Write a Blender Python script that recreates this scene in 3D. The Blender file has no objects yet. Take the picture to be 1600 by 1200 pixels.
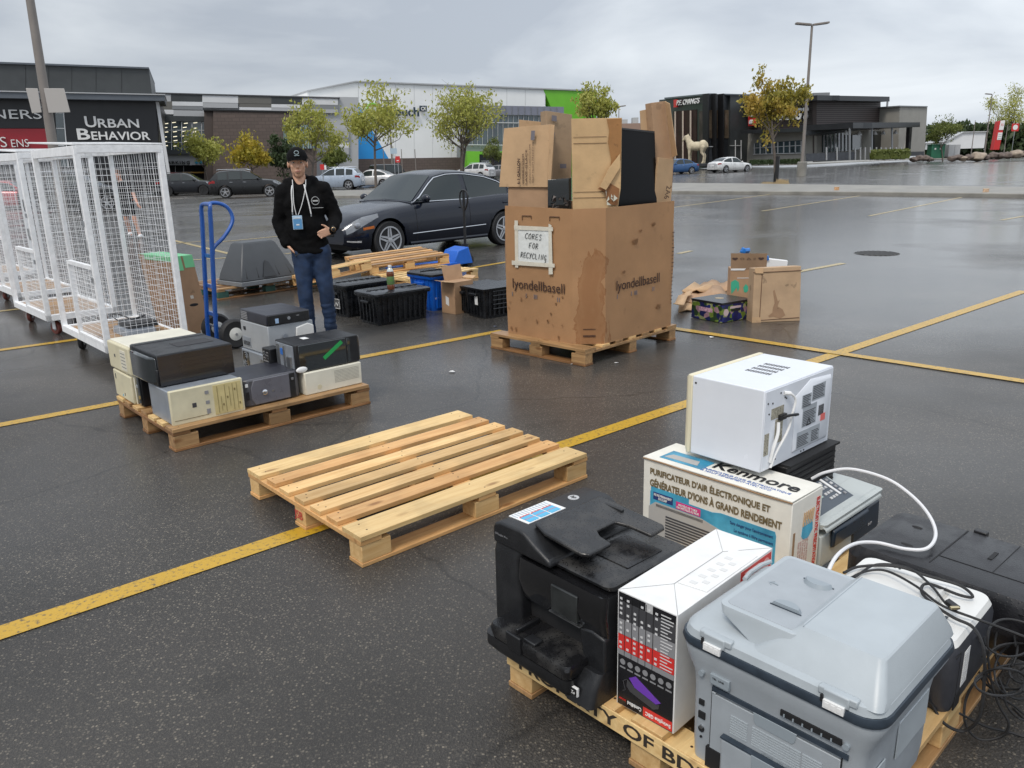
import bpy, bmesh, math, random
from mathutils import Vector, Matrix, Euler, noise
R = math.radians
random.seed(7)
sc = bpy.context.scene
COL = sc.collection
# ------------------------------------------------------------------ camera
F_, HY, ROLL, CH = 1235.0, 255.0, R(1.45), 1.55
PIT = math.atan((600 - HY) / F_)
_f = Vector((0, math.cos(PIT), -math.sin(PIT))); _u = Vector((0, math.sin(PIT), math.cos(PIT))); _r = Vector((1, 0, 0))
RT = _r * math.cos(ROLL) - _u * math.sin(ROLL); UP = _u * math.cos(ROLL) + _r * math.sin(ROLL); FW = _f
cd = bpy.data.cameras.new('camera'); cam = bpy.data.objects.new('camera', cd); COL.objects.link(cam)
cd.sensor_width = 36; cd.lens = F_ / 1600 * 36; cd.clip_start = .05; cd.clip_end = 3000
cam.matrix_world = Matrix((( RT.x, UP.x, -FW.x, 0), (RT.y, UP.y, -FW.y, 0), (RT.z, UP.z, -FW.z, CH), (0, 0, 0, 1)))
sc.camera = cam
# ------------------------------------------------------------------ world: overcast sky
w = bpy.data.worlds.new("World"); sc.world = w; w.use_nodes = True
nt = w.node_tree; nt.nodes.clear(); N = nt.nodes.new; Lk = nt.links.new
out = N('ShaderNodeOutputWorld'); bg = N('ShaderNodeBackground'); bg.inputs[1].default_value = .1
sky = N('ShaderNodeTexSky'); sky.sky_type = 'NISHITA'; sky.sun_disc = False; sky.sun_elevation = R(54); sky.sun_rotation = R(200)
sky.dust_density = 3
tc = N('ShaderNodeTexCoord'); mp = N('ShaderNodeMapping'); mp.inputs['Scale'].default_value = (1.3, 1.3, 4.2); mp.inputs['Location'].default_value = (.3, .1, .55)
Lk(tc.outputs['Generated'], mp.inputs[0])
n1 = N('ShaderNodeTexNoise'); n1.inputs['Scale'].default_value = 2.1; n1.inputs['Detail'].default_value = 7; n1.inputs['Roughness'].default_value = .5; n1.inputs['Distortion'].default_value = .35
Lk(mp.outputs[0], n1.inputs['Vector'])
cr = N('ShaderNodeValToRGB'); cr.color_ramp.elements[0].position = .40; cr.color_ramp.elements[0].color = (4.0, 4.38, 4.95, 1)
cr.color_ramp.elements[1].position = .64; cr.color_ramp.elements[1].color = (6.35, 6.72, 7.1, 1)
Lk(n1.outputs[0], cr.inputs[0])
# clouds lighter to the right, and towards the zenith as in any overcast sky
sp = N('ShaderNodeSeparateXYZ'); Lk(tc.outputs['Generated'], sp.inputs[0])
mr = N('ShaderNodeMapRange'); mr.inputs[1].default_value = -.35; mr.inputs[2].default_value = .45; mr.inputs[3].default_value = .95; mr.inputs[4].default_value = 1.2
Lk(sp.outputs[0], mr.inputs[0])
mz = N('ShaderNodeMapRange'); mz.inputs[1].default_value = .22; mz.inputs[2].default_value = .9; mz.inputs[3].default_value = 1.0; mz.inputs[4].default_value = 1.75
Lk(sp.outputs[2], mz.inputs[0])
mm = N('ShaderNodeMath'); mm.operation = 'MULTIPLY'; Lk(mr.outputs[0], mm.inputs[0]); Lk(mz.outputs[0], mm.inputs[1])
vs = N('ShaderNodeVectorMath'); vs.operation = 'SCALE'; Lk(cr.outputs[0], vs.inputs[0]); Lk(mm.outputs[0], vs.inputs['Scale'])
mx = N('ShaderNodeMixRGB'); mx.inputs[0].default_value = .9; Lk(sky.outputs[0], mx.inputs[1]); Lk(vs.outputs[0], mx.inputs[2])
Lk(mx.outputs[0], bg.inputs[0]); Lk(bg.outputs[0], out.inputs[0])
# ------------------------------------------------------------------ soft sun behind cloud
sl = bpy.data.lights.new('sun', 'SUN'); sl.energy = 1.5; sl.angle = R(16); sl.color = (1, .93, .84)
so = bpy.data.objects.new('sun', sl); COL.objects.link(so); so.rotation_euler = (R(36), 0, R(-28)); 
sc.view_settings.view_transform = 'Standard'; sc.view_settings.look = 'None'; sc.view_settings.exposure = .3; sc.view_settings.gamma = 1
sc.render.engine = 'CYCLES'
try: sc.cycles.max_bounces = 6
except Exception: pass

# ------------------------------------------------------------------ geometry of the site
def sstep(a, b, x):
    t = max(0, min(1, (x - a) / (b - a))); return t * t * (3 - 2 * t)
def TER(x, y):       # the lot falls gently to the left and rises to the right
    return sstep(20, 65, y) * max(-.45, min(.45, .009 * (x - 4)))
def G(px, py, z=0):  # point of the horizontal plane z seen at pixel (px, py) of the 1600x1200 photograph
    r = RT * ((px - 800) / F_) - UP * ((py - 600) / F_) + FW
    return Vector((0, 0, CH)) + r * ((z - CH) / r.z)
def GT(px, py):
    z = 0
    for _ in range(12):
        p = G(px, py, z); z = .5 * z + .5 * TER(p.x, p.y)
    return p
def D(px, py, y):    # point at forward distance y
    r = RT * ((px - 800) / F_) - UP * ((py - 600) / F_) + FW
    return Vector((0, 0, CH)) + r * (y / r.y)
def PX(P):
    d = Vector(P) - Vector((0, 0, CH)); w_ = d.dot(FW)
    return 800 + F_ * d.dot(RT) / w_, 600 - F_ * d.dot(UP) / w_

# ------------------------------------------------------------------ materials
MC = {}
def nodes(name):
    m = bpy.data.materials.new(name); m.use_nodes = True; t = m.node_tree
    return m, t, t.nodes['Principled BSDF'], t.nodes.new, t.links.new
def sm(name, col, rough=.5, metal=0, nz=None, bump=None, spec=.5, coat=0, croul=.05, coord='Object', col2=None, trans=0, emit=None, sub=0):
    if name in MC: return MC[name]
    m, t, p, N, L = nodes(name)
    p.inputs['Base Color'].default_value = (*col, 1); p.inputs['Roughness'].default_value = rough; p.inputs['Metallic'].default_value = metal
    p.inputs['Specular IOR Level'].default_value = spec; p.inputs['Coat Weight'].default_value = coat; p.inputs['Coat Roughness'].default_value = croul
    if emit: p.inputs['Emission Color'].default_value = (*emit[0], 1); p.inputs['Emission Strength'].default_value = emit[1]
    if nz or bump:
        c = N('ShaderNodeTexCoord')
    if nz:
        n = N('ShaderNodeTexNoise'); n.inputs['Scale'].default_value = nz[0]; n.inputs['Detail'].default_value = 6; n.inputs['Roughness'].default_value = .6; L(c.outputs[coord], n.inputs['Vector'])
        r = N('ShaderNodeMapRange'); r.inputs[1].default_value = .3; r.inputs[2].default_value = .7; L(n.outputs[0], r.inputs[0])
        x = N('ShaderNodeMixRGB'); L(r.outputs[0], x.inputs[0]); a = nz[1]
        x.inputs[1].default_value = (*[v * (1 - a) for v in col], 1); x.inputs[2].default_value = (*(col2 or [min(1, v * (1 + a)) for v in col]), 1)
        L(x.outputs[0], p.inputs['Base Color'])
        q = N('ShaderNodeMapRange'); q.inputs[3].default_value = max(.02, rough - .12); q.inputs[4].default_value = min(1, rough + .12); L(n.outputs[0], q.inputs[0]); L(q.outputs[0], p.inputs['Roughness'])
    if bump:
        n = N('ShaderNodeTexNoise'); n.inputs['Scale'].default_value = bump[0]; n.inputs['Detail'].default_value = 4; L(c.outputs[coord], n.inputs['Vector'])
        b = N('ShaderNodeBump'); b.inputs['Strength'].default_value = bump[1]; b.inputs['Distance'].default_value = .01; L(n.outputs[0], b.inputs['Height']); L(b.outputs[0], p.inputs['Normal'])
    MC[name] = m; return m
def wetplastic(name, col, rough=.35, amt=.5, drop=(.09, .09, .095), size=140):
    """plastic with beads of rain and dull dust between them"""
    if name in MC: return MC[name]
    m, t, p, N, L = nodes(name)
    c = N('ShaderNodeTexCoord'); v = N('ShaderNodeTexVoronoi'); v.inputs['Scale'].default_value = size; v.inputs['Randomness'].default_value = 1; L(c.outputs['Object'], v.inputs['Vector'])
    n = N('ShaderNodeTexNoise'); n.inputs['Scale'].default_value = 14; n.inputs['Detail'].default_value = 5; L(c.outputs['Object'], n.inputs['Vector'])
    r = N('ShaderNodeMapRange'); r.inputs[1].default_value = .45; r.inputs[2].default_value = .62; L(n.outputs[0], r.inputs[0])
    d = N('ShaderNodeMapRange'); d.inputs[1].default_value = .22; d.inputs[2].default_value = .36; L(v.outputs['Distance'], d.inputs[0])
    k = N('ShaderNodeMath'); k.operation = 'MULTIPLY'; L(r.outputs[0], k.inputs[0]); L(d.outputs[0], k.inputs[1])
    k2 = N('ShaderNodeMath'); k2.operation = 'MULTIPLY'; k2.inputs[1].default_value = amt; L(k.outputs[0], k2.inputs[0])
    x = N('ShaderNodeMixRGB'); x.inputs[1].default_value = (*col, 1); x.inputs[2].default_value = (*drop, 1); L(k2.outputs[0], x.inputs[0]); L(x.outputs[0], p.inputs['Base Color'])
    q = N('ShaderNodeMapRange'); q.inputs[3].default_value = rough; q.inputs[4].default_value = min(.9, rough + .35); L(k2.outputs[0], q.inputs[0]); L(q.outputs[0], p.inputs['Roughness'])
    b = N('ShaderNodeBump'); b.inputs['Strength'].default_value = .25; b.inputs['Distance'].default_value = .002; b.invert = True; L(d.outputs[0], b.inputs['Height']); L(b.outputs[0], p.inputs['Normal'])
    MC[name] = m; return m
def wood(name, c1, c2, wet=.0):
    if name in MC: return MC[name]
    m, t, p, N, L = nodes(name)
    c = N('ShaderNodeTexCoord'); oi = N('ShaderNodeObjectInfo')
    ad = N('ShaderNodeVectorMath'); ad.operation = 'ADD'; L(c.outputs['Object'], ad.inputs[0])
    sc_ = N('ShaderNodeVectorMath'); sc_.operation = 'SCALE'; sc_.inputs[0].default_value = (13, 29, 7); L(oi.outputs['Random'], sc_.inputs['Scale']); L(sc_.outputs[0], ad.inputs[1])
    mp = N('ShaderNodeMapping'); mp.inputs['Scale'].default_value = (26, 1.6, 26); L(ad.outputs[0], mp.inputs[0])
    n = N('ShaderNodeTexNoise'); n.inputs['Scale'].default_value = 1.6; n.inputs['Detail'].default_value = 8; n.inputs['Roughness'].default_value = .65; n.inputs['Distortion'].default_value = .6; L(mp.outputs[0], n.inputs['Vector'])
    n2 = N('ShaderNodeTexNoise'); n2.inputs['Scale'].default_value = 4; n2.inputs['Detail'].default_value = 4; L(ad.outputs[0], n2.inputs['Vector'])
    r = N('ShaderNodeMapRange'); r.inputs[1].default_value = .32; r.inputs[2].default_value = .68; L(n.outputs[0], r.inputs[0])
    x = N('ShaderNodeMixRGB'); x.inputs[1].default_value = (*c1, 1); x.inputs[2].default_value = (*c2, 1); L(r.outputs[0], x.inputs[0])
    # knots
    mk = N('ShaderNodeMapping'); mk.inputs['Scale'].default_value = (9, 3.2, 9); L(ad.outputs[0], mk.inputs[0])
    v = N('ShaderNodeTexVoronoi'); v.inputs['Scale'].default_value = 1; L(mk.outputs[0], v.inputs['Vector'])
    kr = N('ShaderNodeMapRange'); kr.inputs[1].default_value = .06; kr.inputs[2].default_value = .17; kr.inputs[3].default_value = .85; kr.inputs[4].default_value = 0; L(v.outputs['Distance'], kr.inputs[0])
    x2 = N('ShaderNodeMixRGB'); x2.inputs[2].default_value = (c2[0] * .38, c2[1] * .27, c2[2] * .2, 1); L(kr.outputs[0], x2.inputs[0]); L(x.outputs[0], x2.inputs[1])
    # damp blotches and board-to-board difference
    dr = N('ShaderNodeMapRange'); dr.inputs[1].default_value = .48; dr.inputs[2].default_value = .62; dr.inputs[3].default_value = 1; dr.inputs[4].default_value = .84 - wet; L(n2.outputs[0], dr.inputs[0])
    br = N('ShaderNodeMapRange'); br.inputs[3].default_value = .84; br.inputs[4].default_value = 1.12; L(oi.outputs['Random'], br.inputs[0])
    mu = N('ShaderNodeMath'); mu.operation = 'MULTIPLY'; L(dr.outputs[0], mu.inputs[0]); L(br.outputs[0], mu.inputs[1])
    vs = N('ShaderNodeVectorMath'); vs.operation = 'SCALE'; L(x2.outputs[0], vs.inputs[0]); L(mu.outputs[0], vs.inputs['Scale']); L(vs.outputs[0], p.inputs['Base Color'])
    p.inputs['Roughness'].default_value = .55 if not wet else .4
    b = N('ShaderNodeBump'); b.inputs['Strength'].default_value = .35; b.inputs['Distance'].default_value = .003; L(n.outputs[0], b.inputs['Height']); L(b.outputs[0], p.inputs['Normal'])
    MC[name] = m; return m
def card(name, col, stain=.0, sx=1.0):
    """cardboard: fine flutes, scuffs, damp blots with hard edges"""
    if name in MC: return MC[name]
    m, t, p, N, L = nodes(name)
    c = N('ShaderNodeTexCoord'); oi = N('ShaderNodeObjectInfo')
    ad = N('ShaderNodeVectorMath'); ad.operation = 'ADD'; L(c.outputs['Object'], ad.inputs[0])
    s0 = N('ShaderNodeVectorMath'); s0.operation = 'SCALE'; s0.inputs[0].default_value = (3, 5, 7); L(oi.outputs['Random'], s0.inputs['Scale']); L(s0.outputs[0], ad.inputs[1])
    n = N('ShaderNodeTexNoise'); n.inputs['Scale'].default_value = 5 * sx; n.inputs['Detail'].default_value = 7; n.inputs['Roughness'].default_value = .6; L(ad.outputs[0], n.inputs['Vector'])
    r = N('ShaderNodeMapRange'); r.inputs[1].default_value = .3; r.inputs[2].default_value = .7; r.inputs[3].default_value = .86; r.inputs[4].default_value = 1.1; L(n.outputs[0], r.inputs[0])
    n2 = N('ShaderNodeTexNoise'); n2.inputs['Scale'].default_value = 11 * sx; n2.inputs['Detail'].default_value = 3; L(ad.outputs[0], n2.inputs['Vector'])
    d = N('ShaderNodeMapRange'); d.inputs[1].default_value = .66; d.inputs[2].default_value = .70; d.inputs[3].default_value = 1; d.inputs[4].default_value = 1 - stain; L(n2.outputs[0], d.inputs[0])
    wv = N('ShaderNodeTexWave'); wv.inputs['Scale'].default_value = 42; wv.inputs['Distortion'].default_value = 1; wv.bands_direction = 'Z'; L(ad.outputs[0], wv.inputs['Vector'])
    mu = N('ShaderNodeMath'); mu.operation = 'MULTIPLY'; L(r.outputs[0], mu.inputs[0]); L(d.outputs[0], mu.inputs[1])
    vs = N('ShaderNodeVectorMath'); vs.operation = 'SCALE'; vs.inputs[0].default_value = col; L(mu.outputs[0], vs.inputs['Scale']); L(vs.outputs[0], p.inputs['Base Color'])
    p.inputs['Roughness'].default_value = .75
    b = N('ShaderNodeBump'); b.inputs['Strength'].default_value = .12; b.inputs['Distance'].default_value = .004; L(wv.outputs[0], b.inputs['Height'])
    b2 = N('ShaderNodeBump'); b2.inputs['Strength'].default_value = .5; b2.inputs['Distance'].default_value = .01; L(n.outputs[0], b2.inputs['Height']); L(b.outputs[0], b2.inputs['Normal']); L(b2.outputs[0], p.inputs['Normal'])
    MC[name] = m; return m

# ------------------------------------------------------------------ mesh helpers
def BM(): return bmesh.new()
def box(bm, x0, y0, z0, x1, y1, z1, T=None):
    vs = [bm.verts.new((x, y, z)) for z in (z0, z1) for y in (y0, y1) for x in (x0, x1)]
    for f in ((0, 2, 3, 1), (4, 5, 7, 6), (0, 1, 5, 4), (2, 6, 7, 3), (0, 4, 6, 2), (1, 3, 7, 5)): bm.faces.new([vs[i] for i in f])
    if T is not None:
        for v in vs: v.co = T @ v.co
    return bm
def prism(bm, pts, a0, a1, ax='z', T=None):
    """pts: polygon in the two other axes (xy for z, xz for y, yz for x)"""
    def mk(p, a): return {'z': (p[0], p[1], a), 'y': (p[0], a, p[1]), 'x': (a, p[0], p[1])}[ax]
    A = [bm.verts.new(mk(p, a0)) for p in pts]; B = [bm.verts.new(mk(p, a1)) for p in pts]; n = len(pts)
    bm.faces.new(A); bm.faces.new(B[::-1])
    for i in range(n): bm.faces.new((A[i], B[i], B[(i + 1) % n], A[(i + 1) % n]))
    if T is not None:
        for v in A + B: v.co = T @ v.co
    return bm
def loft(bm, rings, cap=True, T=None):
    V = [[bm.verts.new(p) for p in r] for r in rings]; n = len(rings[0])
    for a, b in zip(V, V[1:]):
        for i in range(n): bm.faces.new((a[i], a[(i + 1) % n], b[(i + 1) % n], b[i]))
    if cap: bm.faces.new(V[0][::-1]); bm.faces.new(V[-1])
    if T is not None:
        for r in V:
            for v in r: v.co = T @ v.co
    return bm
def rr(x0, y0, x1, y1, z, r=.03, n=5):
    """ring: rounded rectangle in xy at height z"""
    P = []
    for cx, cy, a in ((x1 - r, y1 - r, 0), (x0 + r, y1 - r, 90), (x0 + r, y0 + r, 180), (x1 - r, y0 + r, 270)):
        for i in range(n + 1):
            t = R(a + 90 * i / n); P.append((cx + r * math.cos(t), cy + r * math.sin(t), z))
    return P
def tube(bm, pts, r, n=8, closed=False, T=None):
    pts = [Vector(p) for p in pts]; m = len(pts); rs = r if isinstance(r, (list, tuple)) else [r] * m
    rings = []; up = None
    for i, p in enumerate(pts):
        a = pts[i - 1] if (i or closed) else p; b = pts[(i + 1) % m] if (i < m - 1 or closed) else p
        t = (b - a); t = t.normalized() if t.length > 1e-9 else Vector((0, 0, 1))
        if up is None: up = t.orthogonal().normalized()
        up = (up - t * up.dot(t)); up = up.normalized() if up.length > 1e-6 else t.orthogonal().normalized()
        s = t.cross(up)
        rings.append([bm.verts.new(p + (up * math.cos(2 * math.pi * k / n) + s * math.sin(2 * math.pi * k / n)) * rs[i]) for k in range(n)])
    q = list(zip(rings, rings[1:])) + ([(rings[-1], rings[0])] if closed else [])
    for a, b in q:
        for k in range(n): bm.faces.new((a[k], a[(k + 1) % n], b[(k + 1) % n], b[k]))
    if not closed: bm.faces.new(rings[0][::-1]); bm.faces.new(rings[-1])
    if T is not None:
        for g in rings:
            for v in g: v.co = T @ v.co
    return bm
def spl(pts, k=6):
    """Catmull-Rom through points"""
    P = [Vector(p) for p in pts]; P = [P[0] * 2 - P[1]] + P + [P[-1] * 2 - P[-2]]; o = []
    for i in range(1, len(P) - 2):
        for j in range(k):
            t = j / k; a, b, c, d = P[i - 1:i + 3]
            o.append(.5 * ((2 * b) + (c - a) * t + (2 * a - 5 * b + 4 * c - d) * t * t + (3 * b - a - 3 * c + d) * t ** 3))
    o.append(P[-2]); return o
def lathe(bm, prof, n=24, T=None, ax='z'):
    rings = []
    for r_, z in prof:
        rg = []
        for k in range(n):
            a = 2 * math.pi * k / n; c, s = math.cos(a) * max(r_, 1e-4), math.sin(a) * max(r_, 1e-4)
            rg.append({'z': (c, s, z), 'y': (c, z, s), 'x': (z, c, s)}[ax])
        rings.append(rg)
    return loft(bm, rings, True, T)
def slab(bm, q, t):
    """flat board from four (or more) corners, thickness t backwards along its normal"""
    q = [Vector(p) for p in q]; n = (q[1] - q[0]).cross(q[-1] - q[0]).normalized() * t; k = len(q)
    A = [bm.verts.new(p) for p in q]; B = [bm.verts.new(p - n) for p in q]
    bm.faces.new(A); bm.faces.new(B[::-1])
    for i in range(k): bm.faces.new((A[i], B[i], B[(i + 1) % k], A[(i + 1) % k]))
    return bm
def ball(bm, c, r, seg=12, T=None):
    M_ = Matrix.Translation(c) @ (Matrix.Diagonal((*r, 1)) if isinstance(r, (tuple, list)) else Matrix.Scale(r, 4))
    if T is not None: M_ = T @ M_
    bmesh.ops.create_uvsphere(bm, u_segments=seg, v_segments=max(6, seg * 2 // 3), radius=1, matrix=M_); return bm
def cone(bm, a, b, ra, rb, n=12):
    """tapered limb with rounded ends"""
    a, b = Vector(a), Vector(b); tube(bm, [a, b], [ra, rb], n); ball(bm, a, ra, n); ball(bm, b, rb, n); return bm
def link(o, parent=None):
    COL.objects.link(o)
    if parent is not None: o.parent = parent
    return o
def obj(name, bm, mat, parent=None, bev=0, ang=35, label=None, seg=2):
    if isinstance(bm, bpy.types.Mesh): me = bm
    else:
        bmesh.ops.recalc_face_normals(bm, faces=bm.faces[:])
        me = bpy.data.meshes.new(name); bm.to_mesh(me); bm.free()
    for m in (mat if isinstance(mat, (list, tuple)) else [mat]): me.materials.append(m)
    if len(me.polygons): me.polygons.foreach_set('use_smooth', [True] * len(me.polygons)); me.set_sharp_from_angle(angle=R(ang))
    o = bpy.data.objects.new(name, me); link(o, parent)
    if bev:
        b = o.modifiers.new('b', 'BEVEL'); b.width = bev; b.segments = seg; b.limit_method = 'ANGLE'; b.angle_limit = R(40)
    if label: o['label'] = label
    return o
def thing(name, label, cat, loc=(0, 0, 0), rz=0, group=None):
    o = bpy.data.objects.new(name, None); o.empty_display_size = .1; link(o); o.location = loc; o.rotation_euler = (0, 0, rz)
    o['label'] = label; o['category'] = cat
    if group: o['group'] = group
    return o
def tag(o, label, cat, group=None, kind=None):
    if label: o['label'] = label
    if cat: o['category'] = cat
    if group: o['group'] = group
    if kind: o['kind'] = kind
    return o
def dup(root, loc, rz, label, group=None):
    r = root.copy(); COL.objects.link(r); r.location = loc; r.rotation_euler = (0, 0, rz); r['label'] = label
    if group: r['group'] = group
    def rec(src, dst):
        for ch in list(src.children):
            c = ch.copy(); COL.objects.link(c); c.parent = dst; rec(ch, c)
    rec(root, r); return r
def text(body, mat, parent, o, xd, yd, h, w=None, name='lettering', bold=0, th=.0006, shear=0, align='L', sp=1, label=None, width_only=False):
    """raised letters: o = lower left corner, xd / yd = directions, h = height of the block, w = width to fit"""
    cu = bpy.data.curves.new('t', 'FONT'); cu.body = body; cu.size = 1; cu.offset = bold; cu.extrude = .001; cu.resolution_u = 3; cu.shear = shear; cu.space_character = sp; cu.space_line = .95
    if align == 'C': cu.align_x = 'CENTER'
    to = bpy.data.objects.new('t', cu); COL.objects.link(to)
    dg = bpy.context.evaluated_depsgraph_get(); me = bpy.data.meshes.new_from_object(to.evaluated_get(dg)); bpy.data.objects.remove(to); bpy.data.curves.remove(cu)
    if not len(me.vertices): return None
    xs = [v.co.x for v in me.vertices]; ys = [v.co.y for v in me.vertices]; x0, x1, y0, y1 = min(xs), max(xs), min(ys), max(ys)
    sy = h / (y1 - y0); sx = w / (x1 - x0) if w else sy
    o = Vector(o); xd = Vector(xd).normalized(); yd = Vector(yd).normalized(); nn = xd.cross(yd)
    for v in me.vertices:
        z = v.co.z; v.co = o + xd * ((v.co.x - x0) * sx) + yd * ((v.co.y - y0) * sy) + nn * (th if z > 0 else -th * .3)
    me.materials.clear(); me.materials.append(mat); ob = bpy.data.objects.new(name, me); link(ob, parent)
    if label: ob['label'] = label
    return ob
def voxel(bm, size, smooth=4, keep=False):
    me = bpy.data.meshes.new('v'); bmesh.ops.recalc_face_normals(bm, faces=bm.faces[:]); bm.to_mesh(me); bm.free()
    o = bpy.data.objects.new('v', me); COL.objects.link(o)
    r = o.modifiers.new('r', 'REMESH'); r.mode = 'VOXEL'; r.voxel_size = size
    s = o.modifiers.new('s', 'SMOOTH'); s.iterations = smooth; s.factor = .5
    dg = bpy.context.evaluated_depsgraph_get(); m2 = bpy.data.meshes.new_from_object(o.evaluated_get(dg)); bpy.data.objects.remove(o); return m2
def quadstrip(bm, pts, wdt, z):
    """flat painted line through ground points"""
    a, b = Vector(pts[0]), Vector(pts[-1]); d = (b - a); d.z = 0; L_ = d.length; d.normalize(); s = Vector((-d.y, d.x, 0)) * wdt / 2; n = max(1, int(L_ / 1.5)); pr = None
    for i in range(n + 1):
        p = a + d * (L_ * i / n); q = []
        for e in (p + s, p - s): q.append(bm.verts.new((e.x, e.y, TER(e.x, e.y) + z)))
        if pr: bm.faces.new((pr[0], pr[1], q[1], q[0]))
        pr = q

# common materials
BLK = sm('black_plastic', (.012, .012, .013), .38, nz=(30, .3), bump=(220, .08))
BLKM = sm('matt_black', (.01, .01, .011), .7)
RUB = sm('rubber', (.016, .016, .017), .65, nz=(40, .3), bump=(90, .2))
WHT = sm('white_ink', (.78, .78, .77), .5)
INK = sm('black_ink', (.02, .02, .022), .6)
RED = sm('red_ink', (.55, .03, .03), .45)
CHR = sm('chrome', (.75, .76, .78), .12, 1)
STL = sm('steel', (.45, .46, .47), .35, 1, nz=(25, .15))
GLS = sm('dark_glass', (.012, .016, .018), .04, spec=.9, coat=.5)
# ================================================================== GROUND
def asphalt():
    m, t, p, N, L = nodes('wet_asphalt')
    c = N('ShaderNodeTexCoord')
    v = N('ShaderNodeTexVoronoi'); v.inputs['Scale'].default_value = 98; L(c.outputs['Object'], v.inputs['Vector'])
    v2 = N('ShaderNodeTexVoronoi'); v2.inputs['Scale'].default_value = 210; L(c.outputs['Object'], v2.inputs['Vector'])
    def stones(v, lo, hi, sz):
        sc_ = N('ShaderNodeSeparateXYZ'); L(v.outputs['Color'], sc_.inputs[0])
        a = N('ShaderNodeMapRange'); a.inputs[1].default_value = lo; a.inputs[2].default_value = hi; L(sc_.outputs[0], a.inputs[0])
        d = N('ShaderNodeMapRange'); d.inputs[1].default_value = sz; d.inputs[2].default_value = sz + .12; d.inputs[3].default_value = 1; d.inputs[4].default_value = 0; L(v.outputs['Distance'], d.inputs[0])
        k = N('ShaderNodeMath'); k.operation = 'MULTIPLY'; L(a.outputs[0], k.inputs[0]); L(d.outputs[0], k.inputs[1]); return k, sc_
    k1, s1 = stones(v, .15, 1.0, .30); k2, s2 = stones(v2, .05, .9, .34)
    base = N('ShaderNodeTexNoise'); base.inputs['Scale'].default_value = .55; base.inputs['Detail'].default_value = 6; L(c.outputs['Object'], base.inputs['Vector'])
    rb = N('ShaderNodeMapRange'); rb.inputs[1].default_value = .35; rb.inputs[2].default_value = .65; L(base.outputs[0], rb.inputs[0])
    x0 = N('ShaderNodeMixRGB'); x0.inputs[1].default_value = (.025, .0225, .0195, 1); x0.inputs[2].default_value = (.054, .049, .044, 1); L(rb.outputs[0], x0.inputs[0])
    pm = N('ShaderNodeTexNoise'); pm.inputs['Scale'].default_value = 1.1; pm.inputs['Detail'].default_value = 5; L(c.outputs['Object'], pm.inputs['Vector'])
    pr_ = N('ShaderNodeMapRange'); pr_.inputs[1].default_value = .36; pr_.inputs[2].default_value = .62; pr_.inputs[3].default_value = .5; pr_.inputs[4].default_value = 1; L(pm.outputs[0], pr_.inputs[0])
    def mul(a): q = N('ShaderNodeMath'); q.operation = 'MULTIPLY'; L(a.outputs[0], q.inputs[0]); L(pr_.outputs[0], q.inputs[1]); return q
    k1, k2 = mul(k1), mul(k2)
    x1 = N('ShaderNodeMixRGB'); L(k2.outputs[0], x1.inputs[0]); L(x0.outputs[0], x1.inputs[1]); x1.inputs[2].default_value = (.095, .084, .070, 1)
    cs = N('ShaderNodeMixRGB'); cs.inputs[1].default_value = (.06, .053, .045, 1); cs.inputs[2].default_value = (.30, .26, .20, 1); L(s1.outputs[1], cs.inputs[0])
    x2 = N('ShaderNodeMixRGB'); L(k1.outputs[0], x2.inputs[0]); L(x1.outputs[0], x2.inputs[1]); L(cs.outputs[0], x2.inputs[2])
    # dirt streaks running along the lot
    ms = N('ShaderNodeMapping'); ms.inputs['Rotation'].default_value = (0, 0, R(-8)); ms.inputs['Scale'].default_value = (.08, .9, 1); L(c.outputs['Object'], ms.inputs[0])
    st = N('ShaderNodeTexNoise'); st.inputs['Scale'].default_value = 1.1; st.inputs['Detail'].default_value = 8; st.inputs['Roughness'].default_value = .62; L(ms.outputs[0], st.inputs['Vector'])
    rs = N('ShaderNodeMapRange'); rs.inputs[1].default_value = .38; rs.inputs[2].default_value = .66; rs.inputs[3].default_value = .85; rs.inputs[4].default_value = 1.15; L(st.outputs[0], rs.inputs[0])
    # hairline cracks and old oil drips
    dn = N('ShaderNodeTexNoise'); dn.inputs['Scale'].default_value = 2.2; dn.inputs['Detail'].default_value = 6; L(c.outputs['Object'], dn.inputs['Vector'])
    dm = N('ShaderNodeMixRGB'); dm.inputs[0].default_value = .22; L(c.outputs['Object'], dm.inputs[1]); L(dn.outputs['Color'], dm.inputs[2])
    ve = N('ShaderNodeTexVoronoi'); ve.feature = 'DISTANCE_TO_EDGE'; ve.inputs['Scale'].default_value = .42; L(dm.outputs[0], ve.inputs['Vector'])
    ce = N('ShaderNodeMapRange'); ce.inputs[1].default_value = .0015; ce.inputs[2].default_value = .005; ce.inputs[3].default_value = .62; ce.inputs[4].default_value = 1; L(ve.outputs['Distance'], ce.inputs[0])
    on = N('ShaderNodeTexNoise'); on.inputs['Scale'].default_value = 1.7; on.inputs['Detail'].default_value = 3; L(c.outputs['Object'], on.inputs['Vector'])
    oe = N('ShaderNodeMapRange'); oe.inputs[1].default_value = .62; oe.inputs[2].default_value = .74; oe.inputs[3].default_value = 1; oe.inputs[4].default_value = .55; L(on.outputs[0], oe.inputs[0])
    m1_ = N('ShaderNodeMath'); m1_.operation = 'MULTIPLY'; L(ce.outputs[0], m1_.inputs[0]); L(oe.outputs[0], m1_.inputs[1]); m2_ = N('ShaderNodeMath'); m2_.operation = 'MULTIPLY'; L(m1_.outputs[0], m2_.inputs[0]); L(rs.outputs[0], m2_.inputs[1])
    vs = N('ShaderNodeVectorMath'); vs.operation = 'SCALE'; L(x2.outputs[0], vs.inputs[0]); L(m2_.outputs[0], vs.inputs['Scale']); L(vs.outputs[0], p.inputs['Base Color'])
    p.inputs['Roughness'].default_value = .75; p.inputs['Specular IOR Level'].default_value = .35
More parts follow.
